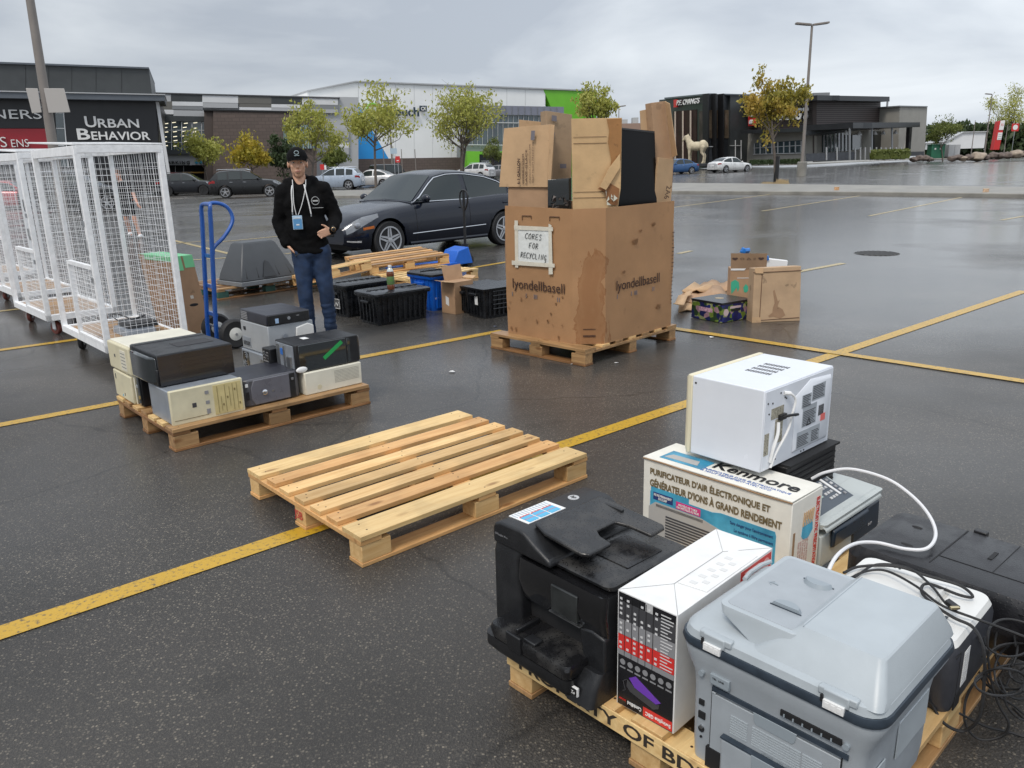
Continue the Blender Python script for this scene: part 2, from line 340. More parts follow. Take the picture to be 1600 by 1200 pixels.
    h = N('ShaderNodeMath'); h.operation = 'ADD'; L(v.outputs['Distance'], h.inputs[0]); L(v2.outputs['Distance'], h.inputs[1])
    b = N('ShaderNodeBump'); b.inputs['Strength'].default_value = .8; b.inputs['Distance'].default_value = .004; b.invert = True; L(h.outputs[0], b.inputs['Height']); L(b.outputs[0], p.inputs['Normal'])
    # water film: smooth sheets where it has pooled, rough where stones stick through
    pn = N('ShaderNodeTexNoise'); pn.inputs['Scale'].default_value = .30; pn.inputs['Detail'].default_value = 4; pn.inputs['Roughness'].default_value = .5; L(c.outputs['Object'], pn.inputs['Vector'])
    sep = N('ShaderNodeSeparateXYZ'); L(c.outputs['Object'], sep.inputs[0])
    dist = N('ShaderNodeMapRange'); dist.inputs[1].default_value = 1.5; dist.inputs[2].default_value = 8.5; dist.inputs[3].default_value = -.17; dist.inputs[4].default_value = .09; L(sep.outputs[1], dist.inputs[0])
    sx = N('ShaderNodeMapRange'); sx.inputs[1].default_value = -4; sx.inputs[2].default_value = 6; sx.inputs[3].default_value = -.02; sx.inputs[4].default_value = .10; L(sep.outputs[0], sx.inputs[0])
    a1 = N('ShaderNodeMath'); L(pn.outputs[0], a1.inputs[0]); L(dist.outputs[0], a1.inputs[1])
    a2 = N('ShaderNodeMath'); L(a1.outputs[0], a2.inputs[0]); L(sx.outputs[0], a2.inputs[1])
    wetm = N('ShaderNodeMapRange'); wetm.inputs[1].default_value = .30; wetm.inputs[2].default_value = .66; L(a2.outputs[0], wetm.inputs[0])
    cw = N('ShaderNodeMapRange'); cw.inputs[3].default_value = .65; cw.inputs[4].default_value = 1.0; L(wetm.outputs[0], cw.inputs[0]); L(cw.outputs[0], p.inputs['Coat Weight'])
    crr = N('ShaderNodeMapRange'); crr.inputs[3].default_value = .40; crr.inputs[4].default_value = .17; L(wetm.outputs[0], crr.inputs[0]); L(crr.outputs[0], p.inputs['Coat Roughness'])
    p.inputs['Coat IOR'].default_value = 1.36
    rn = N('ShaderNodeTexNoise'); rn.inputs['Scale'].default_value = 60; rn.inputs['Detail'].default_value = 3; L(c.outputs['Object'], rn.inputs['Vector'])
    bs = N('ShaderNodeMapRange'); bs.inputs[3].default_value = .35; bs.inputs[4].default_value = .04; L(wetm.outputs[0], bs.inputs[0])
    cb = N('ShaderNodeBump'); cb.inputs['Distance'].default_value = .004; L(bs.outputs[0], cb.inputs['Strength']); L(rn.outputs[0], cb.inputs['Height']); L(cb.outputs[0], p.inputs['Coat Normal'])
    return m
ASP = asphalt()
bm = BM(); xs = [-900, -300, -150] + list(range(-100, 101, 10)) + [150, 300, 900]; ys = [-60, -20, -5, 5, 15] + list(range(20, 70, 5)) + [70, 90, 120, 200, 400, 900]
g = [[bm.verts.new((x, y, TER(x, y))) for x in xs] for y in ys]
for i in range(len(ys) - 1):
    for j in range(len(xs) - 1): bm.faces.new((g[i][j], g[i][j + 1], g[i + 1][j + 1], g[i + 1][j]))
tag(obj('parking_lot', bm, ASP, ang=80), None, None, kind='structure')

def paint(name, col, wear, thr=.5):
    m, t, p, N, L = nodes(name)
    c = N('ShaderNodeTexCoord'); n = N('ShaderNodeTexNoise'); n.inputs['Scale'].default_value = 45; n.inputs['Detail'].default_value = 8; n.inputs['Roughness'].default_value = .7; L(c.outputs['Object'], n.inputs['Vector'])
    n2 = N('ShaderNodeTexNoise'); n2.inputs['Scale'].default_value = 2.5; n2.inputs['Detail'].default_value = 4; L(c.outputs['Object'], n2.inputs['Vector'])
    r = N('ShaderNodeMapRange'); r.inputs[1].default_value = thr; r.inputs[2].default_value = thr + .12; r.inputs[4].default_value = wear; L(n.outputs[0], r.inputs[0])
    k = N('ShaderNodeMixRGB'); k.inputs[1].default_value = (*[v * .78 for v in col], 1); k.inputs[2].default_value = (*col, 1); L(n2.outputs[0], k.inputs[0])
    x = N('ShaderNodeMixRGB'); L(r.outputs[0], x.inputs[0]); L(k.outputs[0], x.inputs[1]); x.inputs[2].default_value = (.05, .045, .035, 1); L(x.outputs[0], p.inputs['Base Color'])
    p.inputs['Roughness'].default_value = .5; p.inputs['Coat Weight'].default_value = .35; p.inputs['Coat Roughness'].default_value = .15
    b = N('ShaderNodeBump'); b.inputs['Strength'].default_value = .5; b.inputs['Distance'].default_value = .003; L(n.outputs[0], b.inputs['Height']); L(b.outputs[0], p.inputs['Normal'])
    return m
YEL = paint('yellow_line_paint', (.56, .33, .014), .85, .53); YEL2 = paint('faded_line_paint', (.52, .40, .17), .8, .5)
def lines(name, segs, wd, mat):
    bm = BM()
    for a, b in segs: quadstrip(bm, [GT(*a), GT(*b)], wd, .004)
    tag(obj(name, bm, mat), None, None, kind='structure')
lines('parking_line', [((-60, 1010), (1600, 455))], .105, YEL)
lines('parking_line', [((-40, 672), (785, 517))], .10, YEL)
lines('parking_line', [((-40, 553), (125, 530)), ((600, 442), (800, 408))], .10, YEL)
bm = BM(); a, b = G(1040, 512), G(1640, 603); quadstrip(bm, [a, b], .10, .008); tag(obj('parking_line', bm, YEL), None, None, kind='structure')
lines('parking_line', [((268, 375), (440, 416)), ((228, 411), (355, 403))], .11, YEL2)
lines('parking_line', [((1030, 327), (1212, 302.5)), ((1190, 330), (1343, 306)), ((1358, 337.5), (1502, 308.5)), ((1565, 344), (1700, 320)), ((1235, 427), (1318, 411.5)), ((1060, 396.5), (1080, 392)),
    ((-20, 489), (30, 483)), ((330, 379.5), (470, 366)), ((270, 381), (330, 376)), ((445, 397), (520, 388))], .10, YEL2)
# drain
bm = BM(); c = G(1370, 396); r_ = [(c.x + .34 * math.cos(a / 16 * 6.283), c.y + .34 * math.sin(a / 16 * 6.283)) for a in range(16)]
prism(bm, r_, .001, .006); dr = obj('drain_cover', bm, sm('wet_iron', (.05, .047, .043), .45, 0, nz=(20, .4)))
tag(dr, 'round iron drain grate sunk in the wet asphalt on the right', 'drain grate')
bm = BM()
for i in range(-4, 5):
    l = math.sqrt(.32 ** 2 - (i * .07) ** 2); box(bm, c.x + i * .07 - .010, c.y - l, .007, c.x + i * .07 + .010, c.y + l, .011)
obj('slot', bm, BLKM, dr)
# tiny litter
for k, (px, py, s, lab, mt) in enumerate([(963, 568, .02, 'small white paper scrap on the asphalt right of the big box pallet', WHT), (893, 570, .014, 'tiny white scrap just below the big box pallet', WHT),
      (706, 582, .028, 'white wrapper scrap on wet ground left of the big box pallet', WHT), (774, 511, .03, 'bluish wrapper lying by the yellow line beside the big box', sm('wrapper', (.25, .3, .45), .3)), (1112, 528, .03, 'crumpled pale scrap beside the yellow line below the fruit box', WHT)]):
    p = G(px, py); bm = BM(); random.seed(k); q = [(p.x + s * math.cos(a) * random.uniform(.5, 1), p.y + s * .7 * math.sin(a) * random.uniform(.5, 1), .006 + random.random() * s * .3) for a in [i * 1.05 for i in range(6)]]
    slab(bm, q, .002); tag(obj('paper_scrap', bm, mt), lab, 'litter')

# ================================================================== PALLETS
WP = wood('pale_pine', (.66, .43, .18), (.82, .60, .29)); WO = wood('orange_fir', (.58, .30, .11), (.74, .45, .19)); WW = wood('weathered_board', (.26, .145, .065), (.48, .29, .13), .1)
WD = wood('dark_wet_board', (.19, .085, .03), (.36, .19, .08), .12); WB = wood('block_pine', (.60, .36, .14), (.78, .53, .25))
NAIL = sm('rusty_nail', (.06, .03, .02), .5, .5)
def pallet(label, loc, rz, W, L, widths, deckm, strm, blkm, botm, group=None, zs=(.018, .095, .117, .137), jag=.012):
    t = thing('pallet', label, 'pallet', loc, rz, group); z1, z2, z3, z4 = zs; rnd = random.Random(len(label))
    gap = (W - sum(widths)) / (len(widths) - 1); x = 0
    for i, wd in enumerate(widths):
        j = rnd.uniform(-jag, 0) if 0 < i < len(widths) - 1 else 0; m = deckm[i % len(deckm)]
        bm = BM(); a = rnd.uniform(-.002, .002); y1_ = L - rnd.uniform(0, jag); box(bm, 0, j * -1, 0, wd, y1_, z4 - z3); nf = len(bm.faces)
        for yy in (.05, L / 2, y1_ - .05):
            for xx in (.22, .72): lathe(bm, [(.0042, z4 - z3 - .001), (.0042, z4 - z3 + .0006)], 7, Matrix.Translation((wd * xx + rnd.uniform(-.006, .006), yy + rnd.uniform(-.02, .02), 0)))
        bm.faces.ensure_lookup_table()
        for f_ in bm.faces[nf:]: f_.material_index = 1
        o = obj('deck_board', bm, [m, NAIL], t, .0025); o.location = (x, 0, z3 + .0005 * (i % 2)); o.rotation_euler = (0, 0, a); x += wd + gap
    for k, y in enumerate((0, L / 2 - .05, L - .10)):
        bm = BM(); box(bm, -W / 2 + .003, -.05, -(z3 - z2) / 2, W / 2 - .003, .05, (z3 - z2) / 2 - .001); 
        o = obj('stringer_board', bm, strm, t, .002); o.location = (W / 2, y + .05, (z2 + z3) / 2); 
    bx = .095
    for i, x in enumerate((.006, W / 2 - bx / 2, W - bx - .006)):
        for y in (.004, L / 2 - .07, L - .144):
            bm = BM(); box(bm, -bx / 2, -.07, -(z2 - z1) / 2, bx / 2, .07, (z2 - z1) / 2); o = obj('block', bm, blkm, t, .003); o.location = (x + bx / 2, y + .07, (z1 + z2) / 2)
        bm = BM(); box(bm, -bx / 2 - .003, 0, 0, bx / 2 + .003, L, z1 - .001); o = obj('bottom_board', bm, botm, t, .002); o.location = (x + bx / 2, 0, .001)
    return t
LC = G(386.1, 732.4, .137)
pc_ = pallet('empty pale pine pallet lying alone in the middle of the wet asphalt', (LC.x, LC.y, 0), R(-48.3), 1.045, 1.325, [.138, .092, .09, .09, .092, .09, .142], [WP, WO, WB, WB, WB, WO, WP], WO, WB, WO, 'wooden shipping pallets')
text('JSB', sm('red_stencil', (.50, .05, .05), .6), pc_, (1.045 / 2 - .045, .0005, .030), (1, 0, 0), (0, 0, 1), .050, .072, name='stencil_mark', th=.0015, bold=-.012)
L2 = G(182, 620, .13)
pallet('weathered pallet carrying the old desktop computers', (L2.x, L2.y, 0), R(-48), 1.01, 1.31, [.12, .10, .10, .10, .10, .10, .12], [WP, WW, WB, WW, WP], WD, WW, WD, 'wooden shipping pallets')
LF = Vector((-.036, 2.099, 0)); YF = R(-47)
pf = pallet('pallet under the pile of printers in the near right corner', LF, YF, 1.04, 1.36, [.12, .10, .10, .10, .10, .10, .12], [WP, WO, WB, WP], WP, WB, WW, 'wooden shipping pallets', zs=(.018, .088, .120, .139))
bm = BM(); box(bm, .005, -.006, .082, 1.035, -.001, .1215); box(bm, .005, -.006, .1218, 1.035, -.001, .139); obj('edge_board', bm, WP, pf, .001)
text('PROPERTY OF BDL', sm('stencil', (.03, .022, .015), .8), pf, (.06, -.0064, .092), (1, 0, 0), (0, 0, 1), .038, .66, name='stencil_mark', bold=.02)
EX = Vector((math.cos(YF), math.sin(YF), 0)); EY = Vector((-math.sin(YF), math.cos(YF), 0))
def PF(a, b, z=.14): p = LF + EX * a + EY * b; return Vector((p.x, p.y, z))

# ================================================================== PRINTERS AND BOXES ON THE NEAR PALLET
# --- grey multifunction printer (seen from its back)
PG = sm('grey_printer_plastic', (.33, .36, .385), .38, nz=(16, .06), bump=(260, .04))
PG2 = sm('grey_printer_shade', (.27, .31, .34), .4); NAV = sm('navy_plastic', (.032, .045, .062), .35, nz=(40, .2)); PGL = sm('grey_lid', (.385, .425, .45), .36, nz=(9, .06), bump=(260, .03))
t = thing('multifunction_printer', 'large light grey office printer seen from its back with ports and vents', 'printer', PF(.61, .0), YF)
bm = BM(); loft(bm, [rr(.045, .012, .44, .39, .0, .02), rr(.04, .01, .445, .392, .05, .025), rr(.038, .01, .447, .395, .20, .025), rr(.034, .006, .452, .40, .238, .03), rr(.014, .0, .467, .41, .272, .04), rr(.002, -.004, .478, .418, .300, .05), rr(.004, -.003, .476, .416, .312, .05)]); obj('body', bm, PG, t, ang=50)
bm = BM(); loft(bm, [rr(-.001, -.008, .482, .422, .3125, .052), rr(-.004, -.011, .485, .425, .322, .054), rr(-.001, -.008, .482, .422, .334, .052)]); obj('band', bm, NAV, t, ang=50)
lid = BM(); loft(lid, [rr(.003, -.004, .478, .418, .3345, .05), rr(.008, .0, .474, .412, .352, .05), rr(.022, .014, .46, .40, .362, .045)]); lo = obj('scanner_lid', lid, PGL, t, ang=40)
bm = BM(); loft(bm, [rr(.165, .004, .474, .412, .350, .02), rr(.19, .016, .471, .406, .366, .022), rr(.262, .070, .446, .372, .424, .016), rr(.266, .074, .442, .368, .427, .014)]); ad = obj('document_feeder', bm, PGL, t, ang=18)
bm = BM(); loft(bm, [rr(.175, .03, .270, .392, .356, .01), rr(.080, .045, .270, .386, .394, .02), rr(.072, .052, .270, .378, .412, .02)]); tr = obj('document_tray', bm, PGL, t, .004, ang=30, seg=3)
bm = BM(); loft(bm, [rr(.085, .065, .262, .365, .4118, .015), rr(.086, .066, .261, .364, .4135, .015)]); obj('tray_floor', bm, PG, tr)
for y, s in ((.10, 1), (.26, -1)):
    bm = BM(); loft(bm, [[(.20 + .036 * math.cos(a), y + .03 + s * .03 * math.sin(a), .4134) for a in [i * math.pi / 8 for i in range(9)]], [(.20 + .030 * math.cos(a), y + .03 + s * .024 * math.sin(a), .4235) for a in [i * math.pi / 8 for i in range(9)]]]); obj('paper_guide', bm, PG2, tr)
    bm = BM(); box(bm, .162, y + .028, .4132, .238, y + .031, .4155); obj('guide_slot', bm, NAV, tr)
text('↑', PG2, tr, (.135, .205, .4138), (0, 1, 0), (-1, 0, 0), .025, .02) 
bm = BM(); box(bm, .2695, .074, .4262, .271, .368, .4276); obj('seam', bm, PG2, ad)
bm = BM(); tube(bm, [(.018, .395, .364), (.012, .36, .366), (.012, .30, .366), (.018, .265, .364)], .006, 8); obj('lid_grip', bm, PGL, lo)
for x in (.075, .36):
    bm = BM(); box(bm, x, -.0085, .336, x + .055, .01, .362); box(bm, x - .012, -.006, .345, x + .07, .012, .3625); h = obj('hinge', bm, PGL, t, .003)
    bm = BM(); box(bm, x + .004, -.0145, .322, x + .048, -.005, .341); 
    for i in range(3): box(bm, x + .008 + i * .013, -.0155, .326, x + .017 + i * .013, -.0145, .337)
    obj('hinge_pin', bm, WHT, h, .001); bm = BM(); box(bm, x - .003, -.0125, .333, x + .003, -.004, .348); obj('hinge_slot', bm, BLKM, h)
# back panel
bm = BM(); box(bm, .098, .0035, .0, .405, .008, .205); box(bm, .098, .002, .206, .108, .008, .210); obj('rear_door', bm, PG, t, .0015)
bm = BM(); box(bm, .098, .0028, .213, .42, .007, .2245); obj('dark_strip', bm, NAV, t)
bm = BM(); box(bm, .0965, .0045, .02, .0975, .0105, .22); box(bm, .406, .004, .02, .407, .011, .21); obj('door_gap', bm, BLKM, t)
bm = BM(); box(bm, .27, -.002, .243, .405, .010, .257); s_ = obj('cooling_slot', bm, BLKM, t)
bm = BM()
for i in range(6): box(bm, .278 + i * .021, -.004, .2435, .281 + i * .021, .004, .2505)
obj('slot_rib', bm, PG2, s_)
bm = BM(); prism(bm, [(.205, .2125), (.208, .19), (.214, .183), (.30, .183), (.306, .19), (.309, .2125)], .0018, .006, 'y'); obj('door_handle', bm, PG2, t, .001)
bm = BM()
for gx, n in ((.15, 3), (.205, 8), (.325, 3)):
    for i in range(8): box(bm, gx, .0018, .125 + i * .0065, gx + n * .0145, .0045, .1282 + i * .0065)
obj('vent', bm, PGL, t)
bm = BM(); box(bm, .135, -.012, .02, .405, .006, .112); d = obj('duplex_tray', bm, PG, t, .006); bm = BM(); box(bm, .135, -.0135, .112, .40, .002, .116); obj('tray_gap', bm, NAV, d)
bm = BM(); prism(bm, [(.215, .115), (.218, .06), (.228, .052), (.30, .052), (.31, .06), (.313, .115)], -.0145, -.010, 'y'); obj('tray_grip', bm, PG2, d, .002)
text('MODEL  NO. 17-0', PG2, t, (.232, .0015, .117), (1, 0, 0), (0, 0, 1), .005, .075)
bm = BM()
for z, w_, h_ in ((.155, .014, .014), (.118, .018, .018)): box(bm, .062, .006, z, .062 + w_, .011, z + h_)
lathe(bm, [(.008, .0065), (.008, .011)], 14, Matrix.Translation((.071, 0, .088)), 'y'); lathe(bm, [(.003, .0065), (.003, .011)], 10, Matrix.Translation((.071, 0, .066)), 'y'); obj('port', bm, BLKM, t)
bm = BM(); lathe(bm, [(.005, .0055), (.005, .011)], 12, Matrix.Translation((.071, 0, .094)), 'y'); obj('port_ring', bm, STL, t)
for x in (.070, .415): bm = BM(); lathe(bm, [(.007, -.004), (.007, .008)], 14, Matrix.Translation((x, 0, .247)), 'y'); obj('screw_cap', bm, PG2, t)
bm = BM(); box(bm, .095, -.0045, .235, .145, .006, .262); obj('plate', bm, PG2, t, .002); text('TEL  LINE', BLKM, t, (.102, -.005, .25), (1, 0, 0), (0, 0, 1), .004, .03)
bm = BM(); box(bm, .4475, .02, .0, .4505, .13, .16); box(bm, .4475, .19, .12, .451, .36, .215); obj('side_panel', bm, PGL, t, .001)
bm = BM(); box(bm, .09, .0, .0, .13, .012, .055); obj('foot_recess', bm, BLKM, t)

# --- black printer at the left corner
PK = wetplastic('black_printer_plastic', (.011, .0115, .013), .36, .25, (.035, .036, .038), 160); PKT = wetplastic('dusty_wet_black', (.009, .009, .010), .25, .55, (.060, .058, .055), 130)
t = thing('inkjet_printer', 'black inkjet printer with sticker on lid and open paper tray, left on near pallet', 'printer', PF(-.055, .01), YF + R(-1.5))
W_, D_ = .435, .37
bm = BM(); loft(bm, [rr(.03, .055, W_, D_, .0, .015), rr(.0, .05, W_, D_, .08, .02), rr(.0, .05, W_, D_, .30, .02), rr(.0, .05, W_, D_, .318, .02)]); bd = obj('body', bm, PK, t, ang=40)
bm = BM(); loft(bm, [rr(.002, .002, .125, .16, .02, .012), rr(-.003, -.001, .120, .16, .08, .012), rr(-.003, .0, .105, .16, .30, .012), rr(-.003, .012, .125, .16, .34, .012)]); obj('front_column', bm, PK, t, ang=40)
bm = BM(); prism(bm, [(.36, .0), (.36, .09), (.345, .19), (.39, .20), (W_ + .002, .19), (W_ + .002, 0)], .005, .06, 'y'); obj('front_column', bm, PK, t, .006)
bm = BM(); loft(bm, [rr(.10, .012, W_ + .002, .14, .185, .02), rr(.10, -.004, W_ + .002, .14, .25, .02), rr(.095, .004, W_ + .002, .14, .312, .02)]); cp = obj('control_panel', bm, sm('gloss_black', (.008, .008, .009), .12, nz=(6, .4), coat=.6), t, ang=40)
bm = BM(); box(bm, .245, -.0055, .205, .345, .02, .285); s_ = obj('touch_screen', bm, sm('screen', (.022, .024, .024), .3, nz=(14, .6)), cp, .003)
bm = BM(); box(bm, .236, -.0045, .196, .355, .018, .199); box(bm, .243, -.0065, .203, .347, -.004, .2045); obj('screen_edge', bm, STL, cp)
bm = BM(); box(bm, .11, .04, .10, .36, .052, .19); obj('output_recess', bm, BLKM, t)
bm = BM(); loft(bm, [rr(.06, -.075, .375, .06, .072, .02), rr(.055, -.08, .38, .06, .10, .02), rr(.06, -.075, .375, .06, .113, .02)]); tr = obj('output_tray', bm, PKT, t, ang=40)
bm = BM(); box(bm, .155, -.06, .112, .165, .03, .128); box(bm, .20, -.07, .112, .245, -.035, .122); prism(bm, [(-.082, .07), (-.086, .125), (-.076, .125), (-.072, .07)], .14, .20, 'x'); obj('tray_stop', bm, PK, tr, .003)
bm = BM(); loft(bm, [rr(.045, -.05, .36, .1, .004, .02), rr(.02, -.07, .375, .1, .03, .03), rr(.022, -.072, .375, .1, .066, .03)]); obj('paper_drawer', bm, PK, t, ang=40)
bm = BM(); loft(bm, [rr(.33, -.05, W_ + .003, .08, .0, .02), rr(.33, -.035, W_ + .003, .08, .05, .02), rr(.35, -.01, W_ + .003, .08, .09, .02)]); obj('drawer_corner', bm, PK, t, ang=40)
bm = BM(); box(bm, .365, -.053, .022, .392, -.045, .048); b_ = obj('badge', bm, WHT, t, .001); bm = BM(); box(bm, .3675, -.0545, .0245, .3895, -.05, .0455); obj('badge_field', bm, BLK, b_)
text('Zo', WHT, b_, (.372, -.0552, .03), (1, 0, 0), (0, 0, 1), .009, .013)
# lid and feeder
bm = BM(); loft(bm, [rr(.0, .035, W_, D_, .3185, .025), rr(.004, .03, W_ - .003, D_, .330, .025), rr(.012, .04, W_ - .012, D_ - .01, .336, .02)]); obj('scanner_lid', bm, PKT, t, ang=40)
bm = BM(); prism(bm, [(-.003, .325), (-.003, .375), (.004, .388), (.03, .398), (.115, .401), (.135, .396), (.175, .372), (.235, .345), (.24, .325)], .0, D_ + .005, 'y'); af = obj('document_feeder', bm, PK, t, .008, seg=3)
bm = BM(); prism(bm, [(.128, .05), (.128, .33), (.36, .345), (.372, .335), (.375, .27), (.30, .262), (.262, .245), (.262, .165), (.29, .15), (.335, .145), (.338, .055), (.32, .04), (.18, .035)], 0, .012)
for v in bm.verts: v.co.z += .398 - (v.co.x - .13) * .105
o = obj('document_tray', bm, PKT, t, .004)
bm = BM(); box(bm, .135, .07, .399, .145, .32, .408); box(bm, .15, .30, .396, .24, .312, .406); box(bm, .15, .075, .396, .2, .085, .402); obj('paper_guide', bm, PK, o, .002)
bm = BM(); box(bm, .26, .14, .3365, .40, .29, .339); obj('lid_panel', bm, PKT, t, .001)
bm = BM(); box(bm, .02, .045, .3995, .105, .20, .4025)
for v in bm.verts: v.co.z += -.003 + (v.co.x - .02) * .035
st = obj('sticker', bm, WHT, af)
CB = sm('sticker_blue', (.10, .42, .65), .4); CR = sm('sticker_red', (.6, .1, .1), .4)
for i in range(3):
    bm = BM(); y = .055 + i * .045; 
    for j in range(2): box(bm, .062 + j * .021, y, .4015 + j * .0006, .080 + j * .021, y + .038, .4035 + j * .0006)
    obj('sticker_picture', bm, CB, st)
    bm = BM(); box(bm, .056, y, .4010, .0605, y + .038, .4032); box(bm, .0805, y, .4018, .083, y + .038, .4042); obj('sticker_stripe', bm, CR, st)
bm = BM()
for i in range(12): box(bm, .026, .05 + i * .012, .4, .052, .0535 + i * .012, .4018)
obj('sticker_print', bm, sm('pale_ink', (.45, .5, .55), .5), st)
bm = BM(); lathe(bm, [(.018, .0), (.018, .0018)], 24, Matrix.Translation((.065, .275, .3995))); lg = obj('logo_disc', bm, sm('silver', (.6, .6, .6), .3, .5), af)
text('hp', BLK, lg, (.054, .266, .4015), (1, 0, 0), (0, 1, 0), .019, .021, shear=.25)
text('OfficeJet Pro', sm('grey_ink', (.22, .22, .23), .4), t, (.008, -.0008, .352), (1, .02, 0), (0, 0, 1), .008, .055)

# --- laminator box
WBX = sm('white_carton', (.74, .74, .73), .5, nz=(18, .05), bump=(12, .1)); GB = sm('glossy_black_print', (.012, .012, .014), .25)
t = thing('laminator_box', 'white and black carton with red striped table and purple machine printed on it', 'box', PF(.403, .03), YF + R(1.5))
W_, D_, H_ = .182, .475, .342
bm = BM(); box(bm, 0, 0, 0, W_, D_, H_); obj('carton', bm, WBX, t, .0015)
bm = BM(); box(bm, .004, -.0012, .003, W_ - .004, .001, H_ - .004); obj('front_print', bm, GB, t)
def chip(x0, z0, x1, z1, m, n='print', y=-.0019, par=None, face='-y'):
    bm = BM(); box(bm, x0, y, z0, x1, y + .0005, z1); return obj(n, bm, m, par or t)
G1 = sm('grey_print', (.25, .25, .26), .4); G2 = sm('light_grey_print', (.5, .5, .5), .4); RDP = sm('red_print', (.62, .035, .03), .35); DG = sm('dark_grey_print', (.055, .055, .06), .4)
chip(.004, .262, .178, .315, DG, y=-.00155); chip(.004, .218, .178, .262, G1, y=-.00155); chip(.088, .218, .11, .338, G2, y=-.0014); chip(.004, .172, .178, .217, RDP); chip(.004, .156, .178, .171, G1)
for i in range(5): chip(.024 + i * .022, .157, .0255 + i * .022, .335, BLKM, 'table_rule', y=-.0024)
tr_ = BM()
rnd = random.Random(3)
for r in range(11):
    for c_ in range(6):
        if rnd.random() < .72: tr_ and box(tr_, .009 + c_ * .022, -.0028, .176 + r * .0143, .0165 + c_ * .022, -.002, .182 + r * .0143)
for r in range(17): box(tr_, .136, -.0028, .176 + r * .0093, .136 + rnd.uniform(.02, .038), -.002, .1785 + r * .0093)
obj('table_print', tr_, sm('ink_white', (.62, .62, .62), .5), t)
bm = BM()
for i in range(7): lathe(bm, [(.0085, -.0016), (.0085, -.0022)], 10, Matrix.Translation((.02 + i * .024, 0, .137)), 'y'); box(bm, .011 + i * .024, -.0022, .118, .029 + i * .024, -.0014, .122)
obj('icon', bm, G1, t)
bm = BM(); prism(bm, [(.042, .098), (.062, .112), (.142, .072), (.128, .062), (.06, .078)], -.003, -.0018, 'y'); obj('machine_picture', bm, sm('purple', (.16, .05, .42), .35), t)
bm = BM(); prism(bm, [(.036, .09), (.06, .076), (.128, .06), (.138, .066), (.136, .052), (.12, .042), (.045, .058), (.034, .07)], -.0026, -.0016, 'y'); tube(bm, [(.034, -.002, .09), (.022, -.002, .08), (.03, -.002, .055), (.022, -.002, .05)], .0012); obj('machine_picture', bm, DG, t)
chip(.088, .006, .178, .034, RDP, 'red_panel')
text('Swingline GBC', WHT, t, (.174, -.0024, .027), (-1, 0, 0), (0, 0, -1), .014, .078, bold=.02); text('CombBind', WHT, t, (.083, -.0024, .026), (-1, 0, 0), (0, 0, -1), .011, .045, bold=.02); text('laminator', RDP, t, (.032, -.0024, .026), (-1, 0, 0), (0, 0, -1), .007, .022)
bm = BM(); box(bm, W_ / 2 - .001, .12, H_, W_ / 2 + .0005, .36, H_ + .0012); tube(bm, [(0.001, .0, H_ + .0003), (W_ / 2, .12, H_ + .0006), (W_, 0, H_ + .0003)], .0008, 4); tube(bm, [(0.001, D_, H_ + .0003), (W_ / 2, .36, H_ + .0006), (W_, D_, H_ + .0003)], .0008, 4); obj('flap_seam', bm, sm('seam_grey', (.3, .3, .3), .7), t)
bm = BM(); slab(bm, [(W_ / 2 + .004, .13, H_ + .0022), (W_ - .006, .14, H_ + .002), (W_ - .006, .40, H_ + .002), (W_ / 2 + .012, .39, H_ + .0022)], .0016); fl = obj('top_flap', bm, WBX, t)
bm = BM()
for i in range(9): box(bm, .115 + (i % 2) * .025, .15 + i * .022, H_ + .0024, .135 + (i % 2) * .022, .165 + i * .022, H_ + .0029)
obj('small_print', bm, sm('faint_print', (.64, .64, .63), .6), fl)
bm = BM(); box(bm, W_ - .0006, .30, H_ - .06, W_ + .0006, .468, H_ - .008); rp = obj('red_label', bm, RDP, t)
bm = BM(); lathe(bm, [(.017, .0), (.017, .0012)], 18, Matrix.Translation((W_, .44, H_ - .034)), 'x')
for i in range(5): box(bm, W_, .32, H_ - .052 + i * .008, W_ + .0011, .40, H_ - .049 + i * .008)
obj('label_print', bm, sm('pink_print', (.75, .35, .33), .5), rp)

# --- air purifier carton
CRM = sm('cream_carton', (.76, .74, .67), .55, nz=(12, .08), bump=(9, .15)); BRN = sm('brown_letters', (.16, .12, .06), .6); BLU = sm('blue_print', (.03, .28, .52), .35, nz=(5, .5), col2=(.10, .50, .72)); NVI = sm('navy_ink', (.02, .04, .16), .5)
t = thing('air_purifier_box', 'cream air purifier carton with blue picture panel and big brown French lettering', 'box', PF(-.165, .88), YF + R(-.8))
W_, D_, H_ = .61, .205, .318
bm = BM(); box(bm, 0, 0, 0, W_, D_, H_); obj('carton', bm, CRM, t, .003)
bm = BM(); slab(bm, [(.0, -.004, H_ + .004), (W_, -.004, H_ + .006), (W_ - .002, D_, H_ + .002), (.0, D_, H_ + .002)], -.003)
tp = obj('top_flap', bm, CRM, t)
bm = BM(); tube(bm, spl([(.0, -.003, H_ + .001), (.1, -.005, H_ + .004), (.25, -.002, H_ - .001), (.4, -.006, H_ + .004), (.5, -.003, H_), (W_, -.003, H_ + .003)]), .003, 6); obj('torn_edge', bm, card('torn_card', (.32, .2, .11)), tp)
def fp(x0, z0, x1, z1, m, n='print', e=0):
    bm = BM(); box(bm, x0, -.0012 - e, z0, x1, .001, z1); return obj(n, bm, m, t)
bm = BM(); prism(bm, [(.035, .0), (.035, .195), (.31, .192), (.345, .20), (.555, .20), (.56, .185), (.56, 0)], -.0013, .001, 'y'); pn = obj('picture_panel', bm, BLU, t)
fp(.038, .19, .21, .213, BLU, 'picture_panel')
HG = sm('machine_grey', (.42, .41, .39), .5); bm = BM(); prism(bm, [(.03, .0), (.03, .13), (.06, .155), (.26, .155), (.35, .135), (.42, .06), (.43, 0)], -.0022, -.0012, 'y'); hp_ = obj('machine_picture', bm, HG, t)
bm = BM()
